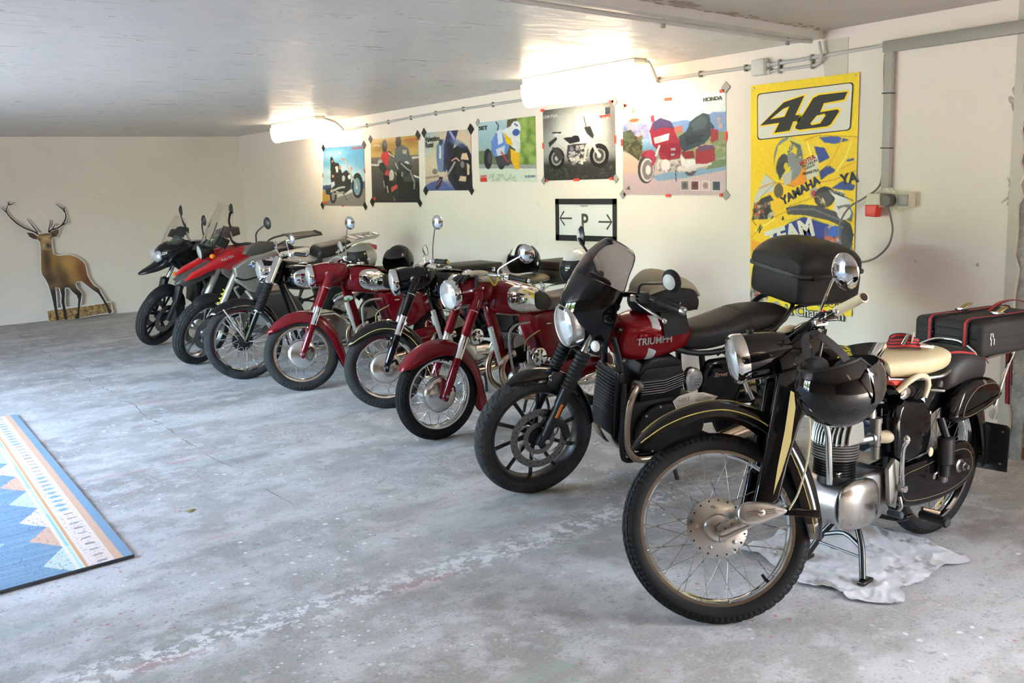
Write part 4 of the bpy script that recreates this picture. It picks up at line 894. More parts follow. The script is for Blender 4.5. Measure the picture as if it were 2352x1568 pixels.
        obj('exhaust_collar', B().lathe([(.026,-.02),(.029,-.018),(.029,.018),(.026,.02)], (.80,s*.163,.172), (.98,0,.12), 18), STEEL, ex)
    obj('engine_bar', B().tube([(.43,-.13,.58),(.42,-.15,.40),(.43,-.15,.22),(.47,-.14,.155),(.60,-.12,.15)], .014, 10, 5), BLACKM, t)
    obj('oil_line_cover', B().prism([(.40,.29),(.42,.32),(.50,.27),(.52,.20),(.47,.18)], -.05, .05, 'xz', .012, 2, 2), ALLOY2, t)
    obj('footrest', B().cyl((.86,-.14,.27), (.90,-.26,.27), .014, 10), RUBH, t); obj('side_stand', B().tube([(.72,-.13,.16),(.735,-.19,.08),(.75,-.225,-.012)], .011, 8, 3), BLACKM, t)
    obj('side_stand_foot', B().box((.75,-.225,-.022), (.05,.035,.012)), BLACKM, t)
    # rear
    rw = wheel(t, Matrix.Translation((1.415,0,.32)), .32, .15, .225, 'rear_wheel', 'rib', BLACKM, RUB, spokes=0, n=200, rw=.06)
    b = B()
    for k in range(10): a = 2*PI*k/10; b.tube([(.05*math.cos(a),0,.05*math.sin(a)),(.22*math.cos(a),0,.22*math.sin(a))], [.014,.011], 8)
    b.cyl((0,-.08,0), (0,.08,0), .05, 20); obj('wheel_spokes', b, BLACKM, rw)
    obj('brake_disc', B().lathe([(.07,-.10),(.127,-.10),(.127,-.095),(.07,-.095),(.07,-.10)], (0,0,0), (0,1,0), 40, cap=False), DISC, rw)
    for s in (-1, 1):
        obj('swing_arm', B().box((1.18,s*.11,.31), (.50,.035,.055), bev=.01), BLACKM, t)
        sh = obj('rear_shock', B().cyl((1.33,s*.14,.36), (1.25,s*.14,.70), .014, 10), STEEL, t)
        pts = [Vector((1.33-.08*u,s*.14,.37+.31*u))+Vector((.026*math.cos(u*50),.026*math.sin(u*50),0)) for u in [i/90 for i in range(91)]]
        obj('spring', B().tube(pts, .006, 6), BLACKM, sh)
    path = [(1.12,.62),(1.25,.70),(1.42,.735),(1.55,.71),(1.66,.64),(1.70,.58)]; b, pt, k = fender(path, [.08,.085,.085,.085,.08,.07], [.05,.06,.06,.06,.055,.045], .003, 4, 8); obj('rear_mudguard', b, BLACKM, t)
    obj('number_plate', B().box((1.73,0,.56), (.006,.20,.16), (0,-.25,0)), pbr('yellow_green_plate', (.55,.60,.05), .5), t)
    # luggage carrier
    b = B()
    for s in (-1, 1): b.tube([(1.30,s*.13,.74),(1.40,s*.135,.83),(1.50,s*.13,.885),(1.85,s*.13,.885)], .009, 8, 4)
    for x in (1.55, 1.70, 1.84): b.cyl((x,-.13,.885), (x,.13,.885), .008, 8)
    obj('carrier', b, BLACKM, t)
    return t
TRI = triumph()
def on_bike(root, p):
    """world position of a local point of a bike"""
    root_m = Matrix.Translation(root.location) @ root.rotation_euler.to_matrix().to_4x4(); return root_m @ Vector(p)
def bike_rot(root, extra=(0,0,0)):
    return (root.rotation_euler.to_matrix() @ Euler(extra).to_matrix()).to_euler()
# top box (clips onto the carrier)
tb = thing('top_box', 'large black plastic top case on the carrier behind the seat of the red-tanked motorcycle', 'top case', on_bike(TRI, (1.62,0,.897)), bike_rot(TRI))
obj('box_base', B().loft([(-.205,.08,.17,.09,.06,5),(-.19,.085,.20,.095,.075,6),(-.10,.085,.222,.10,.085,7),(.10,.085,.222,.10,.085,7),(.205,.085,.205,.095,.075,6),(.23,.08,.17,.09,.06,5)], 44, sm=4), PLAST, tb)
obj('box_lid', B().loft([(-.212,.175,.16,.03,.012,4),(-.20,.175,.21,.085,.012,4),(-.10,.175,.232,.15,.012,3.4),(.06,.175,.232,.15,.012,3.4),(.19,.175,.215,.11,.012,3.6),(.24,.175,.16,.04,.012,4)], 44, sm=4), PLAST, tb)
obj('lid_seam', B().loft([(-.22,.172,.17,.010,.010,6),(-.20,.172,.22,.012,.012,8),(-.10,.172,.240,.012,.012,8),(.10,.172,.240,.012,.012,8),(.215,.172,.215,.012,.012,8),(.25,.172,.165,.010,.010,6)], 44, sm=3), PLASTG, tb)
for x in (-.12, .10): obj('latch', B().box((x,-.241,.168), (.05,.014,.03), bev=.004), PLAST, tb)
lab(obj('rear_reflector', B().box((.247,0,.12), (.012,.20,.05), bev=.005), REDL, tb), 'red rear reflector')
# tank bag
tg = thing('tank_bag', 'black zipped tank bag with beige rain cover on the red tank', 'bag', on_bike(TRI, (.685,.0,.915)), bike_rot(TRI))
obj('bag_body', B().loft([(-.14,.04,.06,.03,.045,3),(-.125,.05,.10,.06,.05,3.4),(-.02,.06,.14,.115,.06,3.6),(.10,.05,.14,.10,.055,3.6),(.17,.035,.11,.045,.04,3.2),(.185,.03,.06,.02,.03,2.6)], 32), NYLON, tg)
lab(obj('rain_cover', B().loft([(-.145,.075,.05,.02,.01,3),(-.12,.105,.095,.035,.01,3.2),(-.02,.145,.145,.045,.012,3.2),(.10,.13,.142,.035,.012,3.2),(.18,.075,.10,.025,.01,3)], 28), pbr('beige_cover_fabric', (.42,.37,.26), .75, var=(9,.5,(.52,.47,.34)), bump=(25,.4,.006)), tg), 'beige rain cover')
lab(obj('apron', B().strap([(.02,-.10,.01),(.02,-.135,-.05),(.025,-.150,-.105)], (1,0,.0), .15, .006, 3), NYLON, tg), 'black apron hanging over the tank side')
for x in (-.03, .03): obj('zip_pull', B().box((x,-.146,.05), (.006,.004,.03), (0,.1,0), .001), STEEL, tg)
for z in (.02,.045,.07): obj('piping', B().tube([(-.10,-.10,z),(-.02,-.142,z+.008),(.10,-.142,z),(.165,-.108,z-.012)], .0035, 6, 4), pbr('brown_black_piping', (.03,.022,.02), .6), tg)
# ------------------------------------------------------------------ three round-tanked two-strokes of one make
KNEE = pbr('knee_rubber', (.018,.017,.015), .55, bump=(70,.5,.002))
def vintage(label, loc, paint, st, red=True, seat='dual', mir=0, rub=RUB, stripe=False, tread='rib', low=None):
    t = bike('vintage_motorcycle', label, loc); S = steer((.35,0,.93), 26, -st); low = low or paint
    fw = wheel(t, S @ Matrix.Translation((0,0,.29)), .292, .086, .212, 'front_wheel', tread, CHROME, rub, hr=.114, hy=.026, n=240, cross=.30, sr=.0021, spokes=36)
    obj('hub', B().lathe([(.012,-.070),(.035,-.068),(.085,-.060),(.104,-.052),(.111,-.044),(.112,-.034),(.108,-.032),(.108,-.028),(.118,-.026),(.118,.02),(.115,.05),(.08,.055),(.02,.06)], (0,0,0), (0,1,0), 44), ALLOY2, fw)
    obj('axle_nut', B().cyl((0,-.062,0), (0,-.125,0), .011, 6), STEEL, fw)
    for s in (-1, 1):
        y = s*.098
        obj('fork_lower', B().lathe([(.012,-.02),(.0225,-.012),(.024,.01),(.0235,.06),(.026,.07),(.0265,.24),(.027,.245)], (.0,y,.29), (.42,0,.907), 20), low, t, S)
        obj('fork_chrome', B().lathe([(.0275,0),(.0275,.005),(.026,.008),(.026,.135),(.0285,.137),(.0285,.145)], (.102,y,.51), (.42,0,.907), 20), CHROME, t, S)
        obj('fork_shroud', B().lathe([(.028,0),(.030,.01),(.031,.14),(.033,.16),(.034,.27),(.02,.30)], (.16,y,.64), (.43,0,.90), 22), paint, t, S)
        obj('shroud_ring', B().lathe([(.0325,0),(.034,.003),(.0325,.006)], (.231,y,.787), (.43,0,.90), 22, cap=False), CHROME, t, S)
        obj('fork_foot', B().cyl((.0,y-s*.012,.272), (.0,y+s*.016,.272), .017, 12, bev=.004), low, t, S)
    obj('brake_arm', B().tube([(.03,-.07,.31),(.075,-.075,.335),(.085,-.075,.30)], .007, 8, 3), low, t, S)
    # front mudguard
    path = [(-.258,.470),(-.235,.510),(-.16,.575),(-.06,.620),(.04,.628),(.14,.600),(.225,.540),(.29,.45),(.325,.34),(.345,.24),(.37,.155),(.39,.12)]
    b, pt, k = fender(path, [.030,.060,.075,.08,.082,.082,.082,.08,.075,.068,.066,.066], [.012,.045,.075,.085,.09,.09,.09,.085,.075,.06,.045,.035], .003, 5, 14)
    fd = obj('front_mudguard', b, paint, t, S)
    if stripe:
        for s in (-1, 1): obj('pinstripe', B().tube([pt(i, s*rad(74), .0012) for i in range(2, k-4)], .0028, 5), IVORYL, fd, S)
    # nacelle and headlamp
    hl = headlight(t, S, (.125,0,.89), .092, .10, paint, (-1,0,-.10), .030, .95)
    secs = [(.165,.893,.091,.091,.088,2.1),(.24,.905,.098,.088,.095,2.2),(.31,.918,.112,.072,.10,2.4),(.37,.928,.108,.056,.10,2.5),(.42,.93,.075,.04,.07,2.4)]
    nc = obj('lamp_nacelle', B().loft(secs, 32), paint, t, S)
    obj('nacelle_bolt', B().lathe([(.018,0),(.018,.012),(.010,.016),(.0005,.016)], (.255,-.094,.895), (0,-1,0), 16), paint if mir == 0 else CHROME, t, S)
    obj('speedometer', B().lathe([(.036,0),(.04,.006),(.036,.012),(.0005,.014)], (.30,0,.985), (-.15,0,1), 24), CHROME, t, S)
    hz = 1.0
    obj('handlebar', B().tube([(.475,.36,hz-.03),(.42,.24,hz-.005),(.375,.12,hz),(.365,0,hz-.01),(.375,-.12,hz),(.42,-.24,hz-.005),(.475,-.36,hz-.03)], .0115, 10, 5), CHROME, t, S)
    for s in (-1, 1):
        obj('grip', B().lathe([(.015,0),(.019,.004),(.017,.012),(.0165,.115),(.019,.125),(.012,.13),(.0005,.13)], (.415,s*.235,hz-.004), (.40,s*.90,-.17), 16), RUBH, t, S)
        bar_lever(t, S, [(.40,s*.20,hz-.01),(.38,s*.25,hz-.02),(.41,s*.36,hz-.045)], .006, .009, CHROME)
        obj('lever_perch', B().box((.40,s*.195,hz), (.04,.035,.03), (0,0,s*.4), .008), CHROME, t, S)
        cable(t, [(.39,s*.17,hz-.005),(.34,s*.14,hz+.02),(.28,s*.08,hz-.01),(.30,s*.05,.94)], .0035, pbr('grey_cable_sheath', (.30,.29,.27), .4), S)
    if mir == 0:
        mirror(t, S, [(.385,-.165,hz+.005),(.385,-.17,hz+.04),(.41,-.22,hz+.075),(.445,-.295,hz+.115),(.455,-.32,hz+.125)], (.475,-.335,hz+.135), (.90,.40,.05), .058, CHROME, .0055)
    else:
        mirror(t, S, [(.40,-.20,hz+.01),(.405,-.215,hz+.09),(.425,-.25,hz+.21),(.43,-.27,hz+.235)], (.445,-.285,hz+.26), (.80,.55,.15), .052, CHROME, .0048)
        mirror(t, S, [(.40,.20,hz+.01),(.405,.23,hz+.07),(.42,.28,hz+.12)], (.435,.30,hz+.135), (.85,-.5,.1), .045, CHROME, .0045)
    # tank with chrome flank and knee pad
    secs = [(.395,.855,.05,.045,.06,2.4),(.42,.86,.10,.075,.10,2.5),(.50,.855,.142,.10,.125,2.5),(.62,.835,.152,.105,.125,2.5),(.74,.81,.135,.09,.105,2.5),(.84,.785,.095,.06,.075,2.5),(.88,.775,.04,.03,.04,2.4)]
    tk = obj('fuel_tank', B().loft(secs, 40, sm=6), paint, t); f = loft_fn(secs)
    for tc in (PI, 0):
        lab(obj('chrome_panel', patch(f, 3.45, 1.85, tc, .86, .004, 56, 8, 2.3, .0), CHROME, tk), 'chrome tank panel')
        kp = lab(obj('knee_pad', patch(f, 4.12, .78, tc, .58, .013, 44, 7, 2.3), KNEE, tk), 'black rubber knee pad')
    c0 = f(2.75, PI+.08); em = obj('tank_badge', B().lathe([(.030,0),(.032,.004),(.028,.007),(.0005,.007)], c0+Vector((0,-.002,0)), (.02,-1,-.02), 28), CHROME, tk)
    for (x, z, m) in ((0,1,WHITEP),(1,0,WHITEP),(1,1,GREENP),(0,0,GREENP)): obj('badge_field', B().box(c0+Vector((-.0075+.015*x,-.0095,-.0075+.015*z)), (.0135,.002,.0135)), m, em)
    obj('filler_cap', B().lathe([(.03,0),(.034,.006),(.032,.016),(.02,.022),(.0005,.023)], (.56,0,.952), (-.1,0,1), 24), CHROME, tk)
    if mir: obj('tank_top_panel', B().loft([(.44,.94,.04,.004,.004,3),(.50,.954,.085,.008,.006,3),(.62,.938,.09,.008,.006,3),(.72,.91,.05,.004,.004,3)], 24), BLACK, tk)
    # frame
    obj('down_tube', B().prism([(.375,.80),(.44,.80),(.50,.60),(.565,.36),(.64,.215),(.60,.185),(.545,.21),(.49,.36),(.425,.60)], -.022, .022, 'xz', .009, 2), paint, t)
    obj('steering_head', B().cyl((.325,0,.80), (.385,0,.96), .036, 18), paint, t)
    lab(obj('tyre_pump', B().tube([(.385,-.052,.665),(.425,-.052,.52)], .0185, 14).tube([(.420,-.052,.535),(.485,-.052,.31)], .0150, 14), pbr('pale_alloy_pump', (.70,.69,.67), .38, .5), t), 'pale alloy tyre pump')
    obj('side_body', B().prism([(.69,.72),(.90,.74),(1.08,.66),(1.10,.50),(1.0,.42),(.90,.40),(.78,.42),(.74,.55)], -.10, .10, 'xz', .03, 3), paint, t)
    obj('lower_frame', B().tube([(.60,-.08,.20),(.85,-.10,.19),(1.0,-.10,.27)], .02, 10, 4).tube([(.60,.08,.20),(.85,.10,.19),(1.0,.10,.27)], .02, 10, 4), paint, t)
    # engine
    cyl_m = pbr('grey_cast_alloy', (.30,.285,.26), .48, .9); ax = Vector((-.20,0,.98)); b0 = Vector((.615,0,.38))
    b = B()
    for i in range(8): b.lathe([(.05,0),(.078,.001),(.079,.004),(.05,.005)], b0+ax*(.035+i*.0125), ax, 32, sy=1.15)
    b.cyl(b0, b0+ax*.15, .06, 24); obj('cylinder_barrel', b, BLACKE, t)
    b = B()
    for j in range(11):
        y = -.085+j*.017; h = math.sqrt(max(.02, 1-(y/.098)**2))
        o_ = [(-.085*h,.0),(-.082*h,.03),(-.05*h,.062),(0,.072),(.05*h,.062),(.082*h,.03),(.085*h,.0)]
        b.prism([(b0.x+ax.x*(.148+q)+p*.98, b0.z+.148*.98+q*.98+p*.2) for p, q in o_], y-.0035, y+.0035, 'xz')
    b.ell(b0+ax*.155, (.07,.085,.035), (0,-.2,0), 20, 8); obj('cylinder_head', b, cyl_m, t)
    obj('crankcase', B().lathe([(.04,-.135),(.08,-.128),(.10,-.11),(.105,-.08),(.105,.08),(.10,.11),(.04,.135)], (.63,0,.305), (0,1,0), 36), ALLOY, t)
    obj('gearbox_cover', B().loft([(.56,.30,.08,.06,.06,2.2),(.62,.30,.125,.085,.085,2.4),(.74,.305,.13,.085,.085,2.4),(.86,.315,.12,.07,.07,2.4),(.92,.32,.08,.045,.045,2.2)], 28), ALLOY2, t)
    for s in (-1, 1):
        y = s*.075
        obj('exhaust_pipe', B().tube([(.555,s*.055,.475),(.50,y,.47),(.455,y,.425),(.445,y,.36),(.465,y,.29),(.52,y,.235),(.62,s*.13,.19),(.80,s*.16,.19),(1.05,s*.165,.24)], .0215, 16, 6), EXH, t)
        obj('silencer', B().lathe([(.022,0),(.04,.06),(.042,.45),(.03,.50),(.012,.505)], (1.02,s*.165,.235), (.99,0,.10), 20), CHROME, t)
        obj('exhaust_nut', B().lathe([(.03,-.012),(.031,.012)], (.545,s*.057,.475), (1,0,.05), 14), STEEL, t)
    obj('carburettor', B().cyl((.645,-.10,.40), (.645,-.10,.49), .021, 14, bev=.004).cyl((.645,-.10,.48), (.645,-.10,.52), .012, 10).cyl((.595,-.105,.335), (.585,-.105,.42), .022, 16), ALLOY2, t)
    flt = obj('air_filter', B().lathe([(.0005,-.012),(.02,-.014),(.05,-.012),(.058,-.006),(.060,.004),(.060,.03),(.05,.034)], (.70,-.145,.445), (0,1,0), 32), CHROME, t)
    for k in range(5): a = 2*PI*k/5; obj('filter_slot', B().box((.70+.034*math.cos(a),-.1585,.445+.034*math.sin(a)), (.026,.003,.012), (0,-a,0)), RUBH, flt)
    obj('fuel_tap', B().cyl((.80,-.08,.69), (.80,-.08,.62), .009, 10).cyl((.80,-.10,.645), (.84,-.10,.645), .006, 8), STEEL, t)
    cable(t, [(.80,-.085,.62),(.72,-.10,.60),(.62,-.115,.56),(.61,-.105,.49)], .0045, pbr('fuel_hose', (.50,.48,.20), .3))
    obj('decompressor_pipe', B().tube([(.67,-.09,.67),(.56,-.095,.665),(.505,-.095,.62),(.50,-.095,.52),(.515,-.09,.42),(.54,-.08,.34)], .0095, 10, 6), pbr('grey_pipe', (.36,.35,.34), .35, .6), t)
    obj('footrest', B().cyl((.86,-.12,.25), (.86,-.25,.25), .015, 12), RUBH, t); obj('kick_lever', B().tube([(.80,-.13,.31),(.83,-.16,.40),(.86,-.17,.46)], .008, 8, 3), CHROME, t)
    # rear
    rw = wheel(t, Matrix.Translation((1.30,0,.29)), .292, .088, .212, 'rear_wheel', tread, CHROME, RUB, hr=.088, hy=.034, n=120, cross=.35, spokes=36)
    obj('hub', B().cyl((0,-.05,0), (0,.05,0), .09, 28), ALLOY, rw)
    obj('chain_guard', B().prism([(.92,.25),(.92,.36),(1.30,.39),(1.40,.33),(1.38,.24),(1.28,.21)], -.085, -.06, 'xz', .01, 2, 2), paint, t)
    for s in (-1, 1): obj('rear_shock', B().cyl((1.26,s*.12,.33), (1.18,s*.12,.66), .03, 16, bev=.006), paint, t)
    path = [(1.00,.52),(1.06,.60),(1.18,.655),(1.32,.655),(1.46,.60),(1.57,.50),(1.625,.38),(1.64,.28)]
    b, pt, k = fender(path, [.08]*8, [.09,.11,.12,.12,.12,.11,.10,.08], .003, 4, 10); obj('rear_mudguard', b, paint, t)
    if seat == 'dual':
        obj('seat', B().loft([(.82,.765,.09,.04,.05,3),(.86,.78,.125,.05,.055,3.4),(1.0,.785,.135,.05,.06,3.6),(1.25,.80,.135,.05,.06,3.6),(1.38,.805,.115,.04,.05,3.2),(1.41,.80,.06,.02,.03,2.6)], 28), GREYV if red else VINYL, t)
        obj('seat_trim', B().tube([(.86,-.128,.752),(1.0,-.138,.752),(1.25,-.138,.765),(1.37,-.118,.772)], .005, 6, 4), IVORYL, t)
    else:
        obj('saddle', B().loft([(.80,.79,.05,.02,.03,2.2),(.86,.795,.09,.035,.05,2.4),(.97,.80,.14,.04,.055,2.5),(1.05,.805,.14,.038,.05,2.5),(1.09,.80,.07,.02,.03,2.2)], 26), VINYL, t)
        lab(obj('pillion_saddle', B().loft([(1.22,.805,.06,.02,.02,2.2),(1.26,.81,.11,.03,.03,2.4),(1.36,.815,.13,.035,.03,2.5),(1.44,.815,.10,.03,.03,2.4),(1.47,.81,.05,.015,.02,2.2)], 26), pbr('olive_vinyl', (.22,.19,.11), .45), t), 'olive pillion saddle')
        for x, y in ((1.30,-.06),(1.40,-.06),(1.30,.06),(1.40,.06)):
            pts = [Vector((x+.018*math.cos(u*38), y+.018*math.sin(u*38), .70+.09*u)) for u in [i/40 for i in range(41)]]; obj('seat_spring', B().tube(pts, .004, 5), CHROME, t)
    b = B()
    for s in (-1, 1): b.tube([(1.30,s*.10,.68),(1.40,s*.11,.74),(1.50,s*.11,.755),(1.85,s*.11,.755)], .008, 8, 4)
    for x in (1.55, 1.68, 1.82): b.cyl((x,-.11,.755), (x,.11,.755), .006, 8)
    obj('luggage_rack', b, CHROME, t)
    obj('centre_stand', B().tube([(.80,-.05,.20),(.78,-.12,.10),(.77,-.14,.012)], .011, 8, 3).tube([(.80,.05,.20),(.78,.12,.10),(.77,.14,.012)], .011, 8, 3).cyl((.785,-.10,.13), (.785,.10,.13), .008, 8), BLACKM, t)
    return t
P3 = vintage('dark red vintage motorcycle with chrome-flanked tank and gloves lying on its headlamp', (2.97, 4.92), RED, 0, True, 'dual', 0)
P4 = vintage('black vintage motorcycle with chrome fork sleeves and pale pinstriped front mudguard', (3.15, 5.91), BLACK, 24, False, 'saddle', 1, RUBG, True, low=BLACK)
P5 = vintage('dark red vintage motorcycle with tall round mirror and black-topped tank', (2.95, 6.91), RED, 20, True, 'dual', 1, RUBG)
# ------------------------------------------------------------------ black and chrome motorcycle with fork gaiters
def gaiter_bike():
    t = bike('vintage_motorcycle', 'black vintage motorcycle with fork gaiters and chrome tank flanks', (2.78, 7.71)); S = steer((.36,0,.92), 27, -10)
    fw = wheel(t, S @ Matrix.Translation((0,0,.325)), .327, .088, .252, 'front_wheel', 'block', CHROME, RUBG, hr=.055, hy=.035, n=240, cross=.55, sr=.0030, spokes=36)
    obj('hub', B().lathe([(.018,-.05),(.03,-.045),(.055,-.04),(.058,-.03),(.03,-.02),(.03,.02),(.085,.03),(.09,.05),(.03,.055)], (0,0,0), (0,1,0), 32), BLACKE, fw)
    obj('axle_nut', B().cyl((0,-.045,0), (0,-.115,0), .013, 8), ALLOY2, fw)
    for s in (-1, 1):
        y = s*.097
        obj('fork_lower', B().lathe([(.016,-.01),(.022,.0),(.0225,.26),(.026,.27)], (.0,y,.325), (.45,0,.893), 18), BLACK, t, S)
        obj('fork_gaiter', gaiter((.122,y,.565), (.238,y,.795), .041, 15, .005), RUBH, t, S)
        obj('gaiter_band', B().lathe([(.038,0),(.04,.004),(.04,.012),(.038,.014)], (.118,y,.558), (.45,0,.893), 18, cap=False), CHROME, t, S)
        obj('fork_ear', B().lathe([(.042,0),(.043,.02),(.036,.03),(.035,.23),(.03,.24)], (.236,y,.79), (.45,0,.893), 20).box((.27,s*.094,.905), (.12,.012,.06), (0,.15,0), .006), ALLOY2, t, S)
        obj('mudguard_stay', B().cyl((.0,s*.10,.325), (-.155,s*.075,.61), .007, 8), ALLOY2, t, S); obj('mudguard_stay', B().cyl((.0,s*.10,.325), (-.06,s*.075,.53), .006, 8), ALLOY2, t, S)
        obj('mudguard_stay', B().cyl((.0,s*.10,.325), (.29,s*.075,.30), .006, 8), ALLOY2, t, S)
    path = [(-.265,.575),(-.24,.605),(-.16,.655),(-.04,.685),(.08,.68),(.19,.63),(.27,.545),(.32,.44),(.335,.34)]
    b, pt, k = fender(path, [.03,.06,.075,.08,.08,.08,.08,.078,.07], [.01,.04,.06,.065,.065,.065,.065,.06,.05], .003, 5, 12)
    fd = obj('front_mudguard', b, BLACK, t, S)
    for s in (-1, 1): obj('chrome_edge', B().tube([pt(i, s*PI/2, .002) for i in range(k)], .004, 6), CHROME, fd, S)
    hl = headlight(t, S, (.19,0,.905), .090, .17, BLACK, (-1,0,-.08), .028, .8)
    obj('lamp_guard', B().tube([(.175,-.06,.83),(.20,-.098,.85),(.25,-.105,.87),(.26,-.10,.925),(.28,-.085,.94)], .008, 8, 4), CHROME, t, S)
    obj('handlebar', B().tube([(.52,.36,1.0),(.45,.24,1.02),(.40,.12,1.01),(.39,0,.995),(.40,-.12,1.01),(.45,-.24,1.02),(.52,-.36,1.0)], .012, 10, 5), CHROME, t, S)
    for s in (-1, 1):
        obj('grip', B().lathe([(.016,0),(.018,.01),(.0175,.11),(.015,.125),(.0005,.126)], (.45,s*.24,1.02), (.5,s*.86,-.14), 14), RUBH, t, S)
        bar_lever(t, S, [(.43,s*.20,1.005),(.41,s*.26,.995),(.46,s*.37,.965)], .006, .009, CHROME); obj('lever_perch', B().box((.43,s*.20,1.015), (.04,.04,.035), (0,0,s*.5), .008), CHROME, t, S)
    mirror(t, S, [(.42,-.17,1.02),(.40,-.20,1.09),(.395,-.21,1.13),(.415,-.23,1.14)], (.43,-.235,1.145), (.93,.25,.1), .042, CHROME, .005)
    mirror(t, S, [(.42,.17,1.02),(.40,.22,1.08),(.395,.24,1.10)], (.415,.25,1.11), (.93,-.25,.1), .042, CHROME, .005)
    secs = [(.40,.83,.06,.05,.07,2.4),(.43,.84,.11,.075,.11,2.5),(.52,.84,.15,.09,.13,2.6),(.66,.825,.155,.09,.12,2.6),(.80,.80,.13,.075,.10,2.6),(.90,.775,.08,.05,.06,2.5)]
    tk = obj('fuel_tank', B().loft(secs, 40, sm=6), BLACK, t); f = loft_fn(secs)
    for tc in (PI+.12, -.12):
        lab(obj('chrome_panel', patch(f, 2.7, 1.65, tc, .72, .004, 52, 8, 2.6), CHROME, tk), 'chrome tank panel'); obj('knee_pad', patch(f, 3.5, .95, tc, .50, .012, 40, 6, 2.4), KNEE, tk)
        obj('panel_line', B().tube([f(2.7+1.68*math.cos(a), tc-.75*math.sin(a))*1.0 for a in [2*PI*i/48 for i in range(48)]], .003, 5, 0, True), pbr('copper_line', (.45,.25,.15), .3, .6), tk)
    obj('filler_cap', B().lathe([(.04,0),(.045,.008),(.03,.018),(.0005,.02)], (.58,0,.925), (0,0,1), 24), CHROME, tk)
    obj('steering_head', B().cyl((.33,0,.78), (.40,0,.97), .036, 18), BLACK, t)
    b = B()
    for s in (-1, 1):
        b.tube([(.36,s*.03,.80),(.45,s*.08,.55),(.53,s*.12,.28),(.62,s*.13,.19),(.95,s*.13,.20)], .017, 10, 4); b.tube([(.40,s*.04,.80),(.90,s*.10,.72),(1.35,s*.12,.70)], .015, 10, 3)
    obj('frame', b, BLACK, t); lab(obj('frame_trim', B().cyl((.375,-.05,.78), (.50,-.125,.40), .006, 8), pbr('copper_tube', (.50,.33,.20), .3, .8), t), 'copper coloured tube')
    obj('engine_block', B().prism([(.55,.22),(.54,.42),(.62,.50),(.80,.50),(.92,.42),(.92,.26),(.80,.20)], -.12, .12, 'xz', .03, 3), ALLOY, t)
    for s in (-1, 1):
        b = B().cyl((.66,s*.10,.40), (.66,s*.25,.40), .045, 16)
        for i in range(7): b.lathe([(.04,0),(.075,.001),(.075,.005),(.04,.006)], (.66,s*(.13+i*.016),.40), (0,s,0), 24)
        b.lathe([(.05,0),(.065,.02),(.06,.06),(.02,.07)], (.66,s*.245,.40), (0,s,0), 24)
        obj('cylinder', b, pbr('grey_cast_alloy', (.30,.285,.26), .48, .9), t)
    obj('gearbox', B().ell((.90,0,.33), (.13,.12,.11), n=20, m=12), ALLOY, t)
    for s in (-1, 1): obj('exhaust_pipe', B().tube([(.60,s*.22,.38),(.52,s*.22,.33),(.52,s*.20,.24),(.62,s*.17,.19),(1.0,s*.17,.20),(1.5,s*.17,.26)], [.02,.02,.02,.02,.03,.035], 14, 5), CHROME, t)
    rw = wheel(t, Matrix.Translation((1.38,0,.325)), .327, .09, .252, 'rear_wheel', 'block', CHROME, RUB, hr=.07, hy=.03, n=120, cross=.5, spokes=36); obj('hub', B().cyl((0,-.05,0), (0,.05,0), .075, 24), ALLOY, rw)
    b, pt, k = fender([(1.08,.60),(1.16,.675),(1.30,.715),(1.46,.70),(1.60,.62),(1.69,.50),(1.72,.38)], [.085]*7, [.08]*7, .003, 4, 10); obj('rear_mudguard', b, BLACK, t)
    obj('seat', B().loft([(.86,.78,.08,.03,.05,3),(.90,.79,.12,.045,.06,3.4),(1.10,.79,.135,.045,.06,3.6),(1.35,.805,.13,.045,.055,3.6),(1.46,.80,.09,.03,.04,3)], 26), VINYL, t)
    for s in (-1, 1): obj('rear_shock', B().cyl((1.34,s*.13,.38), (1.26,s*.13,.70), .028, 14), BLACK, t)
    obj('centre_stand', B().tube([(.85,-.05,.20),(.84,-.12,.10),(.83,-.14,.012)], .011, 8, 3).tube([(.85,.05,.20),(.84,.12,.10),(.83,.14,.012)], .011, 8, 3).cyl((.845,-.10,.13), (.845,.10,.13), .008, 8), BLACKM, t)
    return t
P6 = gaiter_bike()
# ------------------------------------------------------------------ two modern adventure motorcycles at the far end
CLEAR = pbr('clear_screen', (.93,.92,.90), .04, 0, trans=1, ior=1.12)
def windscreen(t, ctr, hw, cx, dz, mat, T=None, n=14):
    ctr = catmull([(x,0,z) for x, z in ctr], 4); K = len(ctr); A = [-1+2*j/n for j in range(n+1)]; W_ = interp(hw, K); X_ = interp(cx, K); D_ = interp(dz, K)
    sp = lambda i, a, o: ctr[i]+Vector((X_[i]*abs(a)**2+o, W_[i]*a, -D_[i]*abs(a)**2))
    rows = [[sp(i, a, 0) for a in A]+[sp(i, a, .004) for a in A[::-1]] for i in range(K)]
    return obj('windscreen', B().grid(rows, cu=True, cap0=True, cap1=True), mat, t, T)
def cast_spokes(fw, n=5, pair=.16, r1=.22, mat=None, flat=1.2):
    for k in range(n):
        for s in (-1, 1):
            a = 2*PI*k/n; a2 = a+s*pair
            obj('wheel_spoke', B().tube([(.04*math.cos(a),0,.04*math.sin(a)),(.12*math.cos(a+s*pair*.5),0,.12*math.sin(a+s*pair*.5)),(r1*math.cos(a2),0,r1*math.sin(a2))], [.014,.010,.012], 7, 2, flat=flat), mat or BLACKM, fw)
    obj('hub', B().cyl((0,-.055,0), (0,.055,0), .045, 20, bev=.01), mat or BLACKM, fw)
def disc(fw, y, r, mat=None): return obj('brake_disc', B().lathe([(r*.62,y),(r,y),(r,y+.005),(r*.62,y+.005),(r*.62,y)], (0,0,0), (0,1,0), 40, cap=False), mat or pbr('brake_disc_steel', (.30,.29,.28), .34, 1), fw)
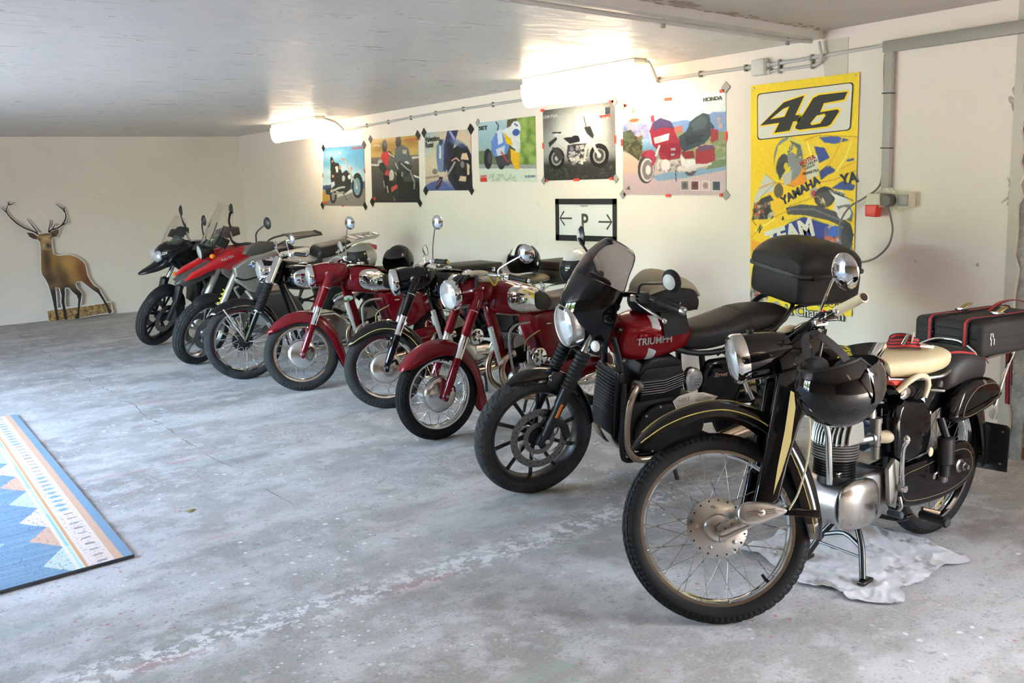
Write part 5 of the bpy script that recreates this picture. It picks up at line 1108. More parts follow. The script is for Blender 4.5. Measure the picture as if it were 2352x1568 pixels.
def adventure_red():
    t = bike('motorcycle', 'red and silver adventure motorcycle with tall clear screen', (2.72, 8.69), 0, 8); S = steer((.33,0,.95), 26, 28)
    fw = wheel(t, S @ Matrix.Translation((0,0,.325)), .327, .115, .24, 'front_wheel', 'hex', STEEL, RUBG, spokes=0, n=320, rw=.04)
    cast_spokes(fw, 5, .2, .232, STEEL); disc(fw, -.07, .15); disc(fw, .065, .15)
    obj('caliper', B().prism([(.06,.10),(.12,.09),(.16,.03),(.12,.0)], -.09, -.05, 'xz', .01), STEEL, fw)
    for s in (-1, 1):
        y = s*.10
        obj('fork_slider', B().lathe([(.022,-.01),(.03,.01),(.028,.20),(.034,.22),(.034,.26)], (0,y,.325), (.42,0,.907), 18), SILVERL, t, S)
        obj('fork_tube', B().cyl((.10,y,.55), (.30,y,.96), .029, 18), SILVERL, t, S)
    obj('fork_brace', B().box((.11,0,.60), (.06,.22,.03), (0,.4,0), .01), SILVERL, t, S)
    b, pt, k = fender([(-.14,.60),(-.08,.655),(.02,.685),(.12,.67),(.20,.61)], [.03,.06,.072,.072,.06], [.02,.045,.06,.06,.05], .004, 5, 10); obj('front_mudguard', b, PLAST, t, S)
    for s in (-1, 1):
        # beak and tank shoulder
        o_ = [(-.17,.835),(-.10,.90),(.02,.955),(.14,1.03),(.30,1.075),(.40,1.07),(.40,1.02),(.27,.985),(.16,.93),(.05,.905),(-.06,.86)]
        lab(obj('red_shoulder', B().prism(o_, s*.165, s*.105, 'xz', .012, 2), BMWRED, t), 'bright red shoulder panel')
        o_ = [(-.20,.80),(-.15,.84),(-.02,.885),(.13,.925),(.11,.87),(-.04,.81),(-.16,.775)]
        obj('beak_side', B().prism(o_, s*.125, s*.06, 'xz', .01, 2), PLASTG, t)
        sp_ = obj('silver_side_panel', B().prism([(.26,.93),(.38,1.0),(.55,1.06),(.68,1.06),(.66,.95),(.58,.80),(.52,.66),(.40,.70),(.28,.80)], s*.205, s*.13, 'xz', .02, 3), SILVERP, t)
        obj('side_panel_groove', B().tube([(.27,s*.203,.84),(.36,s*.207,.81),(.50,s*.207,.84),(.60,s*.205,.88)], .008, 6, 4), BLACKM, sp_)
        em = obj('roundel', B().lathe([(.034,0),(.036,.005),(.03,.008),(.0005,.008)], (.425,s*.203,.945), (0,s,0), 24), CHROME, sp_)
        for a, m in ((0, BLUEP),(1, WHITEP),(2, BLUEP),(3, WHITEP)):
            pts = [(0,0)]+[(.026*math.cos(a*PI/2+u*PI/8), .026*math.sin(a*PI/2+u*PI/8)) for u in range(5)]
            obj('roundel_field', B().prism([(.425+p, .945+q) for p, q in pts], s*.2115, s*.2135, 'xz'), m, em)
        obj('indicator', B().cyl((.10,s*.08,1.04), (.09,s*.12,1.04), .008, 8).ell((.085,s*.145,1.04), (.025,.03,.022), n=14, m=8), ORANGE, t)
        obj('hand_guard', B().prism([(.26,1.10),(.30,1.16),(.42,1.20),(.54,1.19),(.55,1.12),(.44,1.09),(.32,1.075)], s*.46, s*.38, 'xz', .02, 3), pbr('grey_brown_plastic', (.075,.066,.055), .5), t)
        mirror(t, None, [(.42,s*.34,1.18),(.42,s*.345,1.26),(.45,s*.40,1.32),(.47,s*.425,1.345)], (.485,s*.44,1.36), (.97,-s*.15,.05), .055, PLAST, .007, stemmat=BLACKM)
        obj('crash_bar', B().tube([(.40,s*.10,.68),(.42,s*.24,.62),(.50,s*.25,.50),(.62,s*.15,.42)], .012, 8, 4), SILVERL, t)
    text('PULLTEX', .03, WHITEP, t, basis((.215,-.1665,1.015), (1,0,.30), (-.30,0,1)), extrude=.001)
    obj('beak', B().loft([(-.215,.785,.02,.01,.01,2.4),(-.17,.805,.06,.03,.02,2.6),(-.05,.86,.085,.04,.03,2.8),(.10,.92,.10,.05,.04,2.8)], 22), PLASTG, t)
    hl = headlight(t, None, (.02,-.02,1.06), .068, .12, BLACKM, (-1,0,-.15), .02, .8, rim=BLACKM, ridges=False)
    windscreen(t, [(.03,1.13),(.08,1.24),(.15,1.37),(.22,1.49)], [.12,.16,.165,.11], [.12,.14,.13,.07], [.05,.04,.03,.03], CLEAR)
    obj('screen_bracket', B().tube([(.12,-.08,1.10),(.18,-.09,1.20),(.22,-.09,1.30)], .006, 6, 3).tube([(.12,.08,1.10),(.18,.09,1.20),(.22,.09,1.30)], .006, 6, 3), BLACKM, t)
    obj('dashboard', B().box((.22,0,1.14), (.08,.20,.10), (0,.5,0), .02), PLAST, t)
    obj('fuel_tank', B().loft([(.20,.97,.06,.06,.08,2.6),(.28,1.0,.13,.08,.12,2.8),(.45,1.01,.155,.09,.15,2.8),(.62,1.0,.14,.08,.15,2.8),(.76,.95,.10,.05,.10,2.6)], 28), BMWRED, t)
    obj('handlebar', B().tube([(.46,.43,1.14),(.40,.25,1.15),(.36,.10,1.12),(.355,-.0,1.11),(.36,-.10,1.12),(.40,-.25,1.15),(.46,-.43,1.14)], .014, 10, 4), BLACKM, t)
    obj('seat', B().loft([(.74,.90,.08,.03,.05,3),(.80,.895,.11,.04,.06,3.2),(.95,.87,.15,.045,.07,3.2),(1.10,.88,.15,.05,.07,3.2),(1.16,.93,.13,.05,.09,3)], 26), VINYL, t)
    lab(obj('seat_cover', B().loft([(.80,.925,.06,.014,.02,3),(.95,.905,.12,.016,.02,3),(1.10,.917,.12,.018,.02,3),(1.14,.935,.08,.012,.02,3)], 22), pbr('pale_grey_vinyl', (.34,.33,.30), .5), t), 'pale grey seat top')
    obj('pillion_seat', B().loft([(1.13,.97,.10,.04,.07,3),(1.18,.99,.13,.05,.08,3.2),(1.35,1.02,.13,.045,.08,3.2),(1.48,1.05,.10,.03,.06,3)], 24), VINYL, t)
    b = B()
    for s in (-1, 1): b.tube([(1.30,s*.12,.98),(1.45,s*.13,1.05),(1.60,s*.12,1.09),(1.78,s*.08,1.11),(1.80,0,1.112)], .014, 8, 4)
    for x in (1.55, 1.64, 1.73): b.box((x,0,1.095), (.05,.22,.012), (0,-.15,0), .004)
    obj('luggage_rack', b, SILVERL, t)
    obj('tail_panel', B().prism([(1.15,.95),(1.50,1.02),(1.75,.95),(1.70,.86),(1.40,.82),(1.15,.86)], -.11, .11, 'xz', .02, 3), SILVERL, t); obj('tail_lamp', B().box((1.76,0,.99), (.05,.14,.05), bev=.01), REDL, t)
    obj('engine_block', B().prism([(.42,.28),(.40,.55),(.50,.66),(.80,.66),(.95,.50),(.92,.30),(.70,.22)], -.14, .14, 'xz', .04, 3), pbr('grey_engine_paint', (.12,.115,.105), .45, .6), t)
    for s in (-1, 1): obj('cylinder', B().lathe([(.07,0),(.085,.01),(.085,.10),(.07,.13),(.03,.145)], (.52,s*.13,.45), (-.1,s,0), 20, sy=1.2), SILVERP, t)
    rw = wheel(t, Matrix.Translation((1.50,0,.325)), .327, .15, .22, 'rear_wheel', 'hex', STEEL, RUB, spokes=0, n=120, rw=.06); cast_spokes(rw, 5, .2, .215, STEEL)
    obj('swing_arm', B().box((1.22,.10,.33), (.55,.06,.09), bev=.02), BLACKM, t); obj('silencer', B().lathe([(.03,0),(.06,.05),(.06,.42),(.04,.45)], (1.25,-.17,.50), (.93,-.05,.30), 20), ALLOY2, t)
    obj('frame', B().tube([(.35,.0,.95),(.60,-.11,.85),(1.0,-.13,.80),(1.5,-.12,.92)], .016, 8, 4).tube([(.35,.0,.95),(.60,.11,.85),(1.0,.13,.80),(1.5,.12,.92)], .016, 8, 4), BLACKM, t)
    pts = [Vector((-.0+.10*u+.012*math.cos(u*34),-.135+.012*math.sin(u*34),.55+.22*u)) for u in [i/70 for i in range(71)]]
    lab(obj('spiral_cable', B().tube(pts, .005, 6), YELLOWP, t, S), 'yellow spiral lock cable')
    obj('side_stand', B().tube([(.75,-.13,.26),(.77,-.20,.12),(.78,-.235,-.02)], .012, 8, 3), BLACKM, t)
    obj('side_stand_foot', B().box((.78,-.235,-.03), (.05,.035,.012)), BLACKM, t)
    return t
P7 = adventure_red()
def adventure_black():
    t = bike('motorcycle', 'black adventure motorcycle with pointed beak and pale pannier by the far wall', (2.76, 10.13), 0, 8); S = steer((.33,0,.95), 26, 34)
    fw = wheel(t, S @ Matrix.Translation((0,0,.325)), .327, .112, .242, 'front_wheel', 'hex', BLACKM, RUBG, spokes=0, n=320, rw=.04)
    cast_spokes(fw, 5, .18, .236); disc(fw, -.07, .15); disc(fw, .065, .15)
    for s in (-1, 1):
        y = s*.10; obj('fork_slider', B().lathe([(.022,-.01),(.03,.01),(.028,.22),(.034,.24),(.034,.28)], (0,y,.325), (.42,0,.907), 16), BLACKM, t, S); obj('fork_tube', B().cyl((.11,y,.57), (.28,y,.93), .023, 16), CHROME, t, S)
        obj('fork_guard', B().prism([(.06,.52),(.09,.70),(.15,.70),(.13,.52)], y-.035, y+.035, 'xz', .012, 2), PLAST, t, S)
    b, pt, k = fender([(-.24,.53),(-.18,.60),(-.06,.66),(.08,.67),(.20,.61),(.29,.50),(.33,.40)], [.03,.06,.075,.078,.078,.075,.06], [.02,.05,.07,.075,.075,.07,.06], .004, 5, 10); obj('front_mudguard', b, PLAST, t, S)
    nose = [(-.19,.785,.02,.012,.01,2.4),(-.14,.80,.06,.025,.02,2.6),(-.02,.84,.10,.05,.035,2.8),(.08,.90,.135,.08,.06,2.8),(.20,.95,.15,.12,.09,2.8),(.32,.96,.16,.12,.10,2.8)]
    obj('beak', B().loft(nose, 26), BLACK, t)
    obj('nose_fairing', B().loft([(-.01,.965,.05,.03,.06,2.4),(.03,.98,.11,.07,.08,2.6),(.10,1.0,.15,.09,.09,2.6),(.20,1.02,.17,.09,.10,2.8),(.28,1.04,.16,.07,.10,2.8)], 26), BLACK, t)
    for s in (-1, 1):
        hl = obj('headlight', B().ell((.015,s*.062,.965), (.045,.052,.055), (0,.25,s*.35), 20, 12), REFL, t); obj('lens', B().ell((.0,s*.064,.965), (.048,.055,.06), (0,.25,s*.35), 20, 12), LENSG, hl)
        obj('side_fairing', B().prism([(.05,.93),(.14,1.03),(.30,1.08),(.46,1.06),(.50,.92),(.42,.76),(.34,.66),(.26,.78),(.16,.84)], s*.21, s*.13, 'xz', .025, 3), BLACK, t)
        obj('indicator', B().cyl((.12,s*.13,.80), (.12,s*.18,.80), .008, 8).ell((.12,s*.205,.80), (.024,.03,.022), n=14, m=8), ORANGE, t)
        obj('hand_guard', B().prism([(.24,1.08),(.28,1.15),(.38,1.18),(.47,1.16),(.47,1.10),(.36,1.06)], s*.44, s*.38, 'xz', .015, 3), PLAST, t)
        mirror(t, None, [(.40,s*.30,1.16),(.38,s*.32,1.26),(.37,s*.34,1.33)], (.385,s*.36,1.36), (.97,-s*.1,.05), .055, PLAST, .007, flat=.75, stemmat=BLACKM)
    windscreen(t, [(.05,1.06),(.09,1.16),(.15,1.27),(.21,1.37)], [.13,.155,.15,.10], [.12,.13,.12,.07], [.05,.04,.03,.03], CLEAR)
    obj('dashboard', B().box((.23,0,1.10), (.08,.20,.09), (0,.5,0), .02), PLAST, t)
    obj('fuel_tank', B().loft([(.26,.95,.08,.08,.10,2.6),(.34,.98,.15,.10,.14,2.8),(.50,.98,.17,.11,.16,2.8),(.68,.95,.14,.09,.14,2.8),(.80,.90,.09,.05,.08,2.6)], 28), BLACK, t)
    obj('handlebar', B().tube([(.45,.42,1.12),(.40,.25,1.13),(.37,.10,1.10),(.365,0,1.09),(.37,-.10,1.10),(.40,-.25,1.13),(.45,-.42,1.12)], .013, 10, 4), CHROME, t)
    obj('seat', B().loft([(.76,.88,.09,.03,.06,3),(.85,.87,.13,.04,.07,3.2),(1.05,.86,.15,.045,.07,3.2),(1.20,.92,.14,.05,.09,3.2),(1.45,.95,.12,.04,.07,3)], 26), VINYL, t)
    b = B()
    for s in (-1, 1): b.tube([(1.20,s*.13,.96),(1.32,s*.14,1.04),(1.60,s*.13,1.08),(1.80,s*.10,1.09)], .011, 8, 4)
    b.box((1.60,0,1.085), (.38,.22,.014), (0,-.03,0), .005).box((1.79,0,1.10), (.03,.16,.03), bev=.006); obj('luggage_rack', b, PLASTG, t)
    obj('tail_panel', B().prism([(1.10,.88),(1.50,.94),(1.75,.92),(1.70,.84),(1.40,.80),(1.10,.82)], -.11, .11, 'xz', .02, 3), BLACKM, t)
    obj('engine_block', B().prism([(.40,.26),(.38,.56),(.50,.74),(.80,.72),(.95,.50),(.92,.30),(.70,.22)], -.15, .15, 'xz', .04, 3), BLACKE, t)
    obj('radiator', B().box((.36,0,.58), (.05,.30,.28), (0,.1,0), .01), BLACKE, t); obj('crash_bar', B().tube([(.40,-.12,.75),(.40,-.26,.66),(.42,-.27,.42),(.60,-.16,.26)], .013, 8, 4).tube([(.40,.12,.75),(.40,.26,.66),(.42,.27,.42),(.60,.16,.26)], .013, 8, 4), BLACKM, t)
    obj('exhaust_pipe', B().tube([(.42,-.05,.55),(.34,-.06,.45),(.36,-.08,.28),(.55,-.12,.20),(.95,-.14,.24)], .022, 10, 4), EXH, t)
    rw = wheel(t, Matrix.Translation((1.55,0,.325)), .327, .15, .22, 'rear_wheel', 'hex', BLACKM, RUB, spokes=0, n=120, rw=.06); cast_spokes(rw, 5, .18, .215)
    obj('swing_arm', B().box((1.25,0,.33), (.60,.24,.07), bev=.02), BLACKM, t)
    obj('frame', B().tube([(.35,.0,.92),(.65,-.13,.80),(1.0,-.14,.76),(1.5,-.12,.88)], .018, 8, 4).tube([(.35,.0,.92),(.65,.13,.80),(1.0,.14,.76),(1.5,.12,.88)], .018, 8, 4), BLACKM, t)
    obj('side_stand', B().tube([(.75,-.13,.26),(.77,-.20,.12),(.78,-.235,-.02)], .012, 8, 3), BLACKM, t)
    obj('side_stand_foot', B().box((.78,-.235,-.03), (.05,.035,.012)), BLACKM, t)
    for s in (-1,):
        pn = lab(obj('pannier', B().box((1.45,s*.30,.86), (.42,.16,.24), (0,-.12,0), .03, 3), pbr('pale_pannier', (.60,.59,.54), .35), t), 'pale side pannier')
        obj('pannier_strap', B().box((1.56,s*.305,.872), (.06,.165,.245), (0,-.12,0), .03, 3), RUBH, pn); obj('pannier_lid_edge', B().box((1.44,s*.30,.955), (.425,.165,.012), (0,-.12,0), .004), ALLOY2, pn)
        lab(obj('sticker', B().box((1.45,s*.3815,.86), (.075,.002,.035), (0,-.12,0)), pbr('orange_sticker', (.75,.30,.02), .5), pn), 'orange sticker')
    return t
P8 = adventure_black()
# ------------------------------------------------------------------ flat prints: posters, banner, sign (colours painted per vertex by code)
def lin(c):
    c = np.asarray(c, float)/255.; return np.where(c <= .04045, c/12.92, ((c+.055)/1.055)**2.4)
class Canvas:
    """quad = TL, TR, BR, BL in sketch units; shapes are given in the same units"""
    def __init__(s, w, h, quad):
        s.w, s.h = w, h; s.a = np.zeros((h, w, 3)); s.q = [np.array(p, float) for p in quad]; X, Y = np.meshgrid((np.arange(w)+.5)/w, (np.arange(h)+.5)/h); s.X, s.Y = X, Y; s.rng = np.random.RandomState(5)
    def n(s, p):
        TL, TR, BR, BL = s.q; x, y = p; u = .5; v = .5
        for _ in range(12):
            l = TL+(BL-TL)*v; r = TR+(BR-TR)*v; u = (x-l[0])/(r[0]-l[0]); t = TL+(TR-TL)*u; b = BL+(BR-BL)*u; v = (y-t[1])/(b[1]-t[1])
        return u, v
    def grad(s, stops, y0=0., y1=1.):
        ys = [t for t, c in stops]; m = (s.Y >= y0) & (s.Y <= y1)
        for k in range(3): s.a[..., k][m] = np.interp(s.Y[m], ys, [c[k] for t, c in stops])
    def put(s, m, col, al=1.): m = (m*al)[..., None]; s.a = s.a*(1-m)+np.array(col, float)*m
    def poly(s, pts, col, al=1., norm=False):
        P = np.array([p if norm else s.n(p) for p in pts]); ins = np.zeros_like(s.X, bool); k = len(P)
        for i in range(k):
            (x0, y0), (x1, y1) = P[i], P[i-1]
            if y0 == y1: continue
            c = ((y0 > s.Y) != (y1 > s.Y)) & (s.X < (x1-x0)*(s.Y-y0)/(y1-y0)+x0); ins ^= c
        s.put(ins.astype(float), col, al)
    def ell(s, c, rx, ry, col, al=1., soft=0., rot=0., ring=None):
        TL, TR, BR, BL = s.q; u, v = s.n(c); W_ = abs(TR[0]-TL[0]); H_ = abs(BL[1]-TL[1])
        dx, dy = (s.X-u)*W_, (s.Y-v)*H_; ca, sa = math.cos(rot), math.sin(rot); d = np.hypot((dx*ca+dy*sa)/rx, (-dx*sa+dy*ca)/ry)
        m = (d < 1).astype(float) if not soft else np.clip((1+soft-d)/(2*soft), 0, 1)
        if ring: m = m*(d > ring)
        s.put(m, col, al)
    def line(s, pts, w, col, al=1.):
        TL, TR, BR, BL = s.q; W_ = abs(TR[0]-TL[0]); H_ = abs(BL[1]-TL[1]); P = [np.array(s.n(p))*[W_, H_] for p in pts]; px, py = s.X*W_, s.Y*H_; D = np.full_like(px, 1e9)
        for a, b in zip(P, P[1:]):
            d = b-a; t = np.clip(((px-a[0])*d[0]+(py-a[1])*d[1])/(d@d+1e-9), 0, 1); D = np.minimum(D, np.hypot(px-a[0]-t*d[0], py-a[1]-t*d[1]))
        s.put((D < w/2).astype(float), col, al)
    def noise(s, amt, cell=3):
        h, w = s.h//cell+2, s.w//cell+2; g = s.rng.randn(h, w); g = np.kron(g, np.ones((cell, cell)))[:s.h, :s.w]; s.a = s.a+g[..., None]*amt
    def speckle(s, box, cols, k, r):
        for _ in range(k):
            x = box[0]+(box[2]-box[0])*s.rng.rand(); y = box[1]+(box[3]-box[1])*s.rng.rand(); s.ell((x, y), r*(.5+s.rng.rand()), r*(.5+s.rng.rand()), cols[s.rng.randint(len(cols))], .8)
    def blur(s):
        a = np.pad(s.a, ((1,1),(1,1),(0,0)), 'edge'); s.a = (a[1:-1,1:-1]*4+a[:-2,1:-1]+a[2:,1:-1]+a[1:-1,:-2]+a[1:-1,2:])/8
PRINT = bpy.data.materials.new('printed_paper'); PRINT.use_nodes = True
_n = PRINT.node_tree; _a = _n.nodes.new('ShaderNodeVertexColor'); _a.layer_name = 'Col'; _b = _n.nodes['Principled BSDF']; _n.links.new(_a.outputs[0], _b.inputs['Base Color']); _b.inputs['Roughness'].default_value = .32
PRINTM = PRINT.copy(); PRINTM.name = 'printed_cloth'; PRINTM.node_tree.nodes['Principled BSDF'].inputs['Roughness'].default_value = .6
def color_mesh(name, V, F, cols, mat):
    me = bpy.data.meshes.new(name); me.from_pydata([tuple(p) for p in V], [], F); me.materials.append(mat)
    at = me.color_attributes.new('Col', 'FLOAT_COLOR', 'POINT'); c = np.ones((len(V), 4), np.float32); c[:, :3] = cols; at.data.foreach_set('color', c.ravel()); me.update(); return me
def sheet(name, label, cat, cv, corners, x, gain=1., mat=None, wave=0.):
    """corners: (y,z) for TL TR BR BL on the wall plane x; returns the poster object (origin at its middle) and a placer"""
    cv.blur(); Q = [np.array(c, float) for c in corners]; mid = sum(Q)/4; w, h = cv.w, cv.h; u, v = np.meshgrid(np.linspace(0,1,w), np.linspace(0,1,h))
    P = (Q[0][None,None]*((1-u)*(1-v))[...,None]+Q[1]*(u*(1-v))[...,None]+Q[2]*(u*v)[...,None]+Q[3]*((1-u)*v)[...,None])-mid
    dx = -wave*np.sin(u*PI)*np.sin(v*PI*2+.5) if wave else np.zeros_like(u)
    V = np.concatenate([dx[...,None], P], -1).reshape(-1, 3); F = []
    idx = np.arange(w*h).reshape(h, w); F = np.stack([idx[:-1,:-1], idx[:-1,1:], idx[1:,1:], idx[1:,:-1]], -1).reshape(-1, 4).tolist()
    cols = lin(np.clip(cv.a, 0, 255)).reshape(-1, 3)*gain
    me = color_mesh(name, V, F, cols, mat or PRINT); o = bpy.data.objects.new(name, me); C.objects.link(o); o.location = (x, mid[0], mid[1]); tag(o, label, cat)
    # paper body behind the print gives it thickness
    pts = [(p[0]-mid[0], p[1]-mid[1]) for p in Q]; obj('backing', B().prism(pts, .0008, .0022, 'yz'), pbr('paper_white', (.7,.7,.67), .6), o, smooth=False)
    def at(u_, v_, off=.002):
        p = Q[0]*(1-u_)*(1-v_)+Q[1]*u_*(1-v_)+Q[2]*u_*v_+Q[3]*(1-u_)*v_-mid; return Vector((-off, p[0], p[1]))
    return o, at
TAPEB = pbr('black_tape', (.012,.012,.012), .5); TAPER = pbr('red_tape', (.72,.06,.03), .5); TAPEG = pbr('grey_tape', (.30,.30,.29), .5)
def tapes(o, at, spec):
    for u, v, m, w, h, r in spec: obj('tape', B().box(at(u, v, .003), (.0015, w, h), (r,0,0)), m, o, smooth=False)
WALLX = {'xa': (0,-1,0), 'ya': (0,0,1)}
def letter(o, at, body, u, v, size, mat, sx=1., rot=0., **k):
    return text(body, size, mat, o, basis(at(u, v, .003), (0, -math.cos(rot), math.sin(rot)), (0, math.sin(rot), math.cos(rot))), sx=sx, **k)
BLK = pbr('print_black', (.01,.01,.01), .4); WHT = pbr('print_white', (.75,.75,.73), .4); RDP = pbr('print_red', (.60,.05,.04), .4); BLP = pbr('print_navy', (.02,.05,.22), .4)
XP = XR-.004
# ---- poster 1: chopper under a blue sky
c = Canvas(130, 150, [(125,635),(695,580),(715,1440),(115,1430)])
c.grad([(0,(62,140,185)),(.35,(110,170,200)),(.62,(190,212,215)),(.75,(205,205,200)),(1,(140,135,128))])
for x, y, rx, ry in ((250,720,160,60),(420,900,120,50),(560,1000,120,60),(200,960,110,50)): c.ell((x,y), rx, ry, (225,232,232), .45, .7)
c.poly([(120,1150),(300,1130),(720,1090),(720,1200),(120,1210)], (60,90,120)); c.poly([(110,1215),(330,1190),(330,1330),(110,1380)], (190,150,60)); c.poly([(110,1390),(720,1180),(720,1450),(110,1440)], (128,122,116))
c.ell((275,1300), 45, 95, (25,27,28)); c.ell((275,1300), 26, 60, (120,125,125)); c.ell((610,1150), 70, 165, (28,30,32)); c.ell((605,1165), 45, 115, (110,150,165)); c.ell((600,1170), 14, 30, (190,200,200))
c.poly([(560,1000),(610,980),(660,1040),(680,1130),(640,1060),(590,1030)], (40,50,38)); c.poly([(230,780),(260,760),(290,830),(350,840),(400,980),(460,930),(520,1000),(520,1200),(430,1270),(270,1200),(240,1100)], (38,42,34)); c.poly([(300,890),(340,880),(345,960),(320,970)], (215,220,215))
c.ell((248,790), 16, 36, (32,30,26)); c.ell((258,815), 10, 20, (190,130,100)); c.ell((370,900), 16, 24, (190,120,95)); c.ell((270,1020), 16, 20, (200,130,100)); c.ell((525,915), 16, 26, (200,150,130))
c.line([(380,790),(430,785),(470,860),(500,960),(600,1140)], 22, (165,170,165)); c.line([(365,690),(375,700)], 22, (225,225,220)); c.line([(390,780),(440,790)], 14, (150,110,90)); c.line([(230,1240),(360,1180),(430,1170)], 26, (170,180,180)); c.line([(270,1270),(420,1240)], 22, (140,150,150))
c.ell((500,1030), 18, 30, (225,230,228)); c.ell((420,1050), 22, 40, (170,180,190)); c.poly([(240,1110),(290,1090),(300,1140),(250,1190)], (190,205,215)); c.poly([(160,1200),(240,1180),(230,1280),(170,1270)], (30,50,80)); c.line([(420,1270),(470,1350)], 8, (60,60,58)); c.noise(4)
o, at = sheet('poster', 'poster of a chopper rider against a blue sky', 'poster', c, [(10.64,2.05),(9.595,2.037),(9.654,1.361),(10.776,1.367)], XP)
letter(o, at, 'HONDA', .86, .045, .045, RDP, 2.0); tapes(o, at, [(0,0,TAPEB,.07,.06,.8),(1,0,TAPEB,.07,.06,.8),(0,1,TAPEB,.08,.06,.8),(1,1,TAPEB,.08,.06,.8),(0,.47,TAPER,.02,.045,0),(1,.42,TAPER,.02,.045,0),(.5,1,TAPER,.05,.02,0),(.06,.95,TAPER,.07,.03,.2)])
# ---- poster 2: two riders on a road
c = Canvas(130, 170, [(790,500),(1460,425),(1480,1390),(815,1400)])
c.grad([(0,(176,142,62)),(.12,(190,150,66)),(.28,(200,170,100)),(.30,(110,102,92)),(.6,(78,74,64)),(1,(36,36,30))])
for x, y, rx, ry in ((1000,560,160,40),(1120,620,130,50),(1380,540,110,50),(900,640,100,40)): c.ell((x,y), rx, ry, (150,112,42), .6, .6)
c.line([(840,590),(885,580),(930,590)], 10, (225,220,205)); c.poly([(790,850),(930,845),(930,875),(790,875)], (215,210,200)); c.poly([(1380,735),(1470,725),(1470,755),(1380,765)], (215,212,205)); c.poly([(1400,990),(1475,1020),(1475,1045),(1405,1020)], (225,222,215)); c.poly([(1200,1100),(1480,1080),(1480,1400),(1180,1400)], (24,24,20))
c.ell((1000,590), 38, 90, (34,38,36)); c.ell((1010,570), 14, 24, (80,90,88)); c.poly([(960,690),(1040,660),(1090,700),(1050,790),(1045,870),(1010,860),(975,800),(945,770)], (205,48,44)); c.poly([(1040,660),(1080,660),(1140,740),(1110,760)], (50,52,50)); c.line([(1060,690),(1130,740)], 16, (215,218,214))
c.ell((935,820), 34, 40, (190,190,180)); c.ell((960,880), 44, 55, (40,44,40)); c.poly([(930,860),(1010,880),(1060,960),(1030,1010),(960,960)], (52,56,50)); c.ell((1040,990), 34, 60, (190,60,60)); c.ell((1100,1000), 34, 75, (196,190,176)); c.poly([(980,1000),(1060,1010),(1080,1280),(1010,1270)], (28,30,28)); c.line([(985,1080),(1000,1180)], 12, (170,172,165)); c.line([(1035,1160),(1050,1250)], 16, (185,185,178)); c.line([(1070,1060),(1090,1130)], 12, (190,190,180)); c.poly([(1060,1080),(1160,1090),(1190,1350),(1090,1370)], (40,44,36)); c.poly([(1090,1180),(1170,1130),(1185,1180),(1100,1245)], (200,70,72)); c.line([(1130,1310),(1145,1370)], 10, (150,150,140))
c.ell((1195,530), 40, 85, (22,24,22)); c.poly([(1150,620),(1250,570),(1330,620),(1360,760),(1330,860),(1210,820),(1130,780),(1150,680)], (92,102,102)); c.poly([(1250,640),(1310,640),(1300,700),(1255,690)], (185,175,160)); c.ell((1305,840), 36, 40, (200,205,200)); c.poly([(1200,800),(1300,830),(1380,860),(1360,960),(1260,1050),(1190,930)], (58,64,62)); c.line([(1230,830),(1300,900),(1360,940)], 14, (170,178,176)); c.line([(1150,830),(1190,910)], 14, (175,178,170)); c.line([(1250,960),(1240,1050)], 16, (150,150,140)); c.line([(1360,960),(1410,1100),(1405,1190)], 18, (140,145,140)); c.line([(1150,960),(1190,1020)], 12, (190,180,150)); c.poly([(1180,930),(1270,1060),(1260,1200),(1160,1120)], (26,28,26)); c.noise(4)
o, at = sheet('poster', 'poster of two motorcyclists riding side by side on a road', 'poster', c, [(9.434,2.085),(8.414,2.071),(8.448,1.396),(9.482,1.399)], XP)
letter(o, at, 'HONDA', .87, .06, .045, RDP, 2.0); tapes(o, at, [(0,0,TAPEB,.07,.06,.8),(1,0,TAPEB,.08,.06,.8),(0,1,TAPEB,.08,.06,.8),(1,1,TAPEB,.08,.06,.8),(.06,.94,RDP,.05,.04,.5)])
# ---- poster 3: sliding racer
c = Canvas(130, 150, [(1555,405),(2215,360),(2215,1215),(1580,1225)])
c.grad([(0,(146,176,178)),(.25,(178,190,176)),(.5,(214,196,164)),(.72,(206,188,164)),(.8,(196,178,158)),(.86,(120,124,150)),(1,(80,92,140))])
c.ell((2000,500), 300, 200, (216,188,156), .9, .5); c.poly([(1560,1030),(1770,1000),(1770,1030),(1560,1060)], (150,132,122)); c.ell((1650,1110), 90, 40, (205,180,150), .7, .5); c.poly([(1560,1180),(1640,1110),(1800,1060),(2000,1230),(1570,1230)], (78,92,145))
c.poly([(1900,365),(2050,362),(1990,560),(1940,800),(1860,960),(1790,900),(1830,640)], (42,48,86)); c.line([(1935,400),(2000,520),(1980,470)], 30, (150,158,190)); c.poly([(1880,540),(1960,560),(1960,720),(1890,760)], (26,30,52))
c.poly([(1960,640),(2060,560),(2160,600),(2210,720),(2215,1200),(2000,1225),(1900,1060),(1880,900)], (30,34,56)); c.ell((2080,900), 135, 330, (22,22,26)); c.ell((2090,900), 90, 225, (46,44,46)); c.poly([(2090,700),(2150,690),(2180,790),(2070,780)], (214,186,154)); c.poly([(2150,830),(2185,860),(2180,990),(2150,1000)], (210,182,152)); c.poly([(2060,1010),(2140,1020),(2130,1090),(2040,1080)], (208,180,150)); c.line([(2080,870),(2170,1060)], 22, (22,22,26)); c.line([(2080,800),(2180,810)], 18, (26,26,30)); c.ell((2090,850), 26, 50, (120,116,118))
c.ell((2040,560), 120, 40, (88,110,160), .7, .4, .5); c.line([(1930,810),(2010,760),(2050,800)], 20, (200,140,140)); c.line([(1880,1010),(1960,880),(1990,820)], 24, (160,150,150)); c.ell((1830,880), 40, 60, (58,62,92)); c.ell((1900,820), 50, 60, (34,36,50))
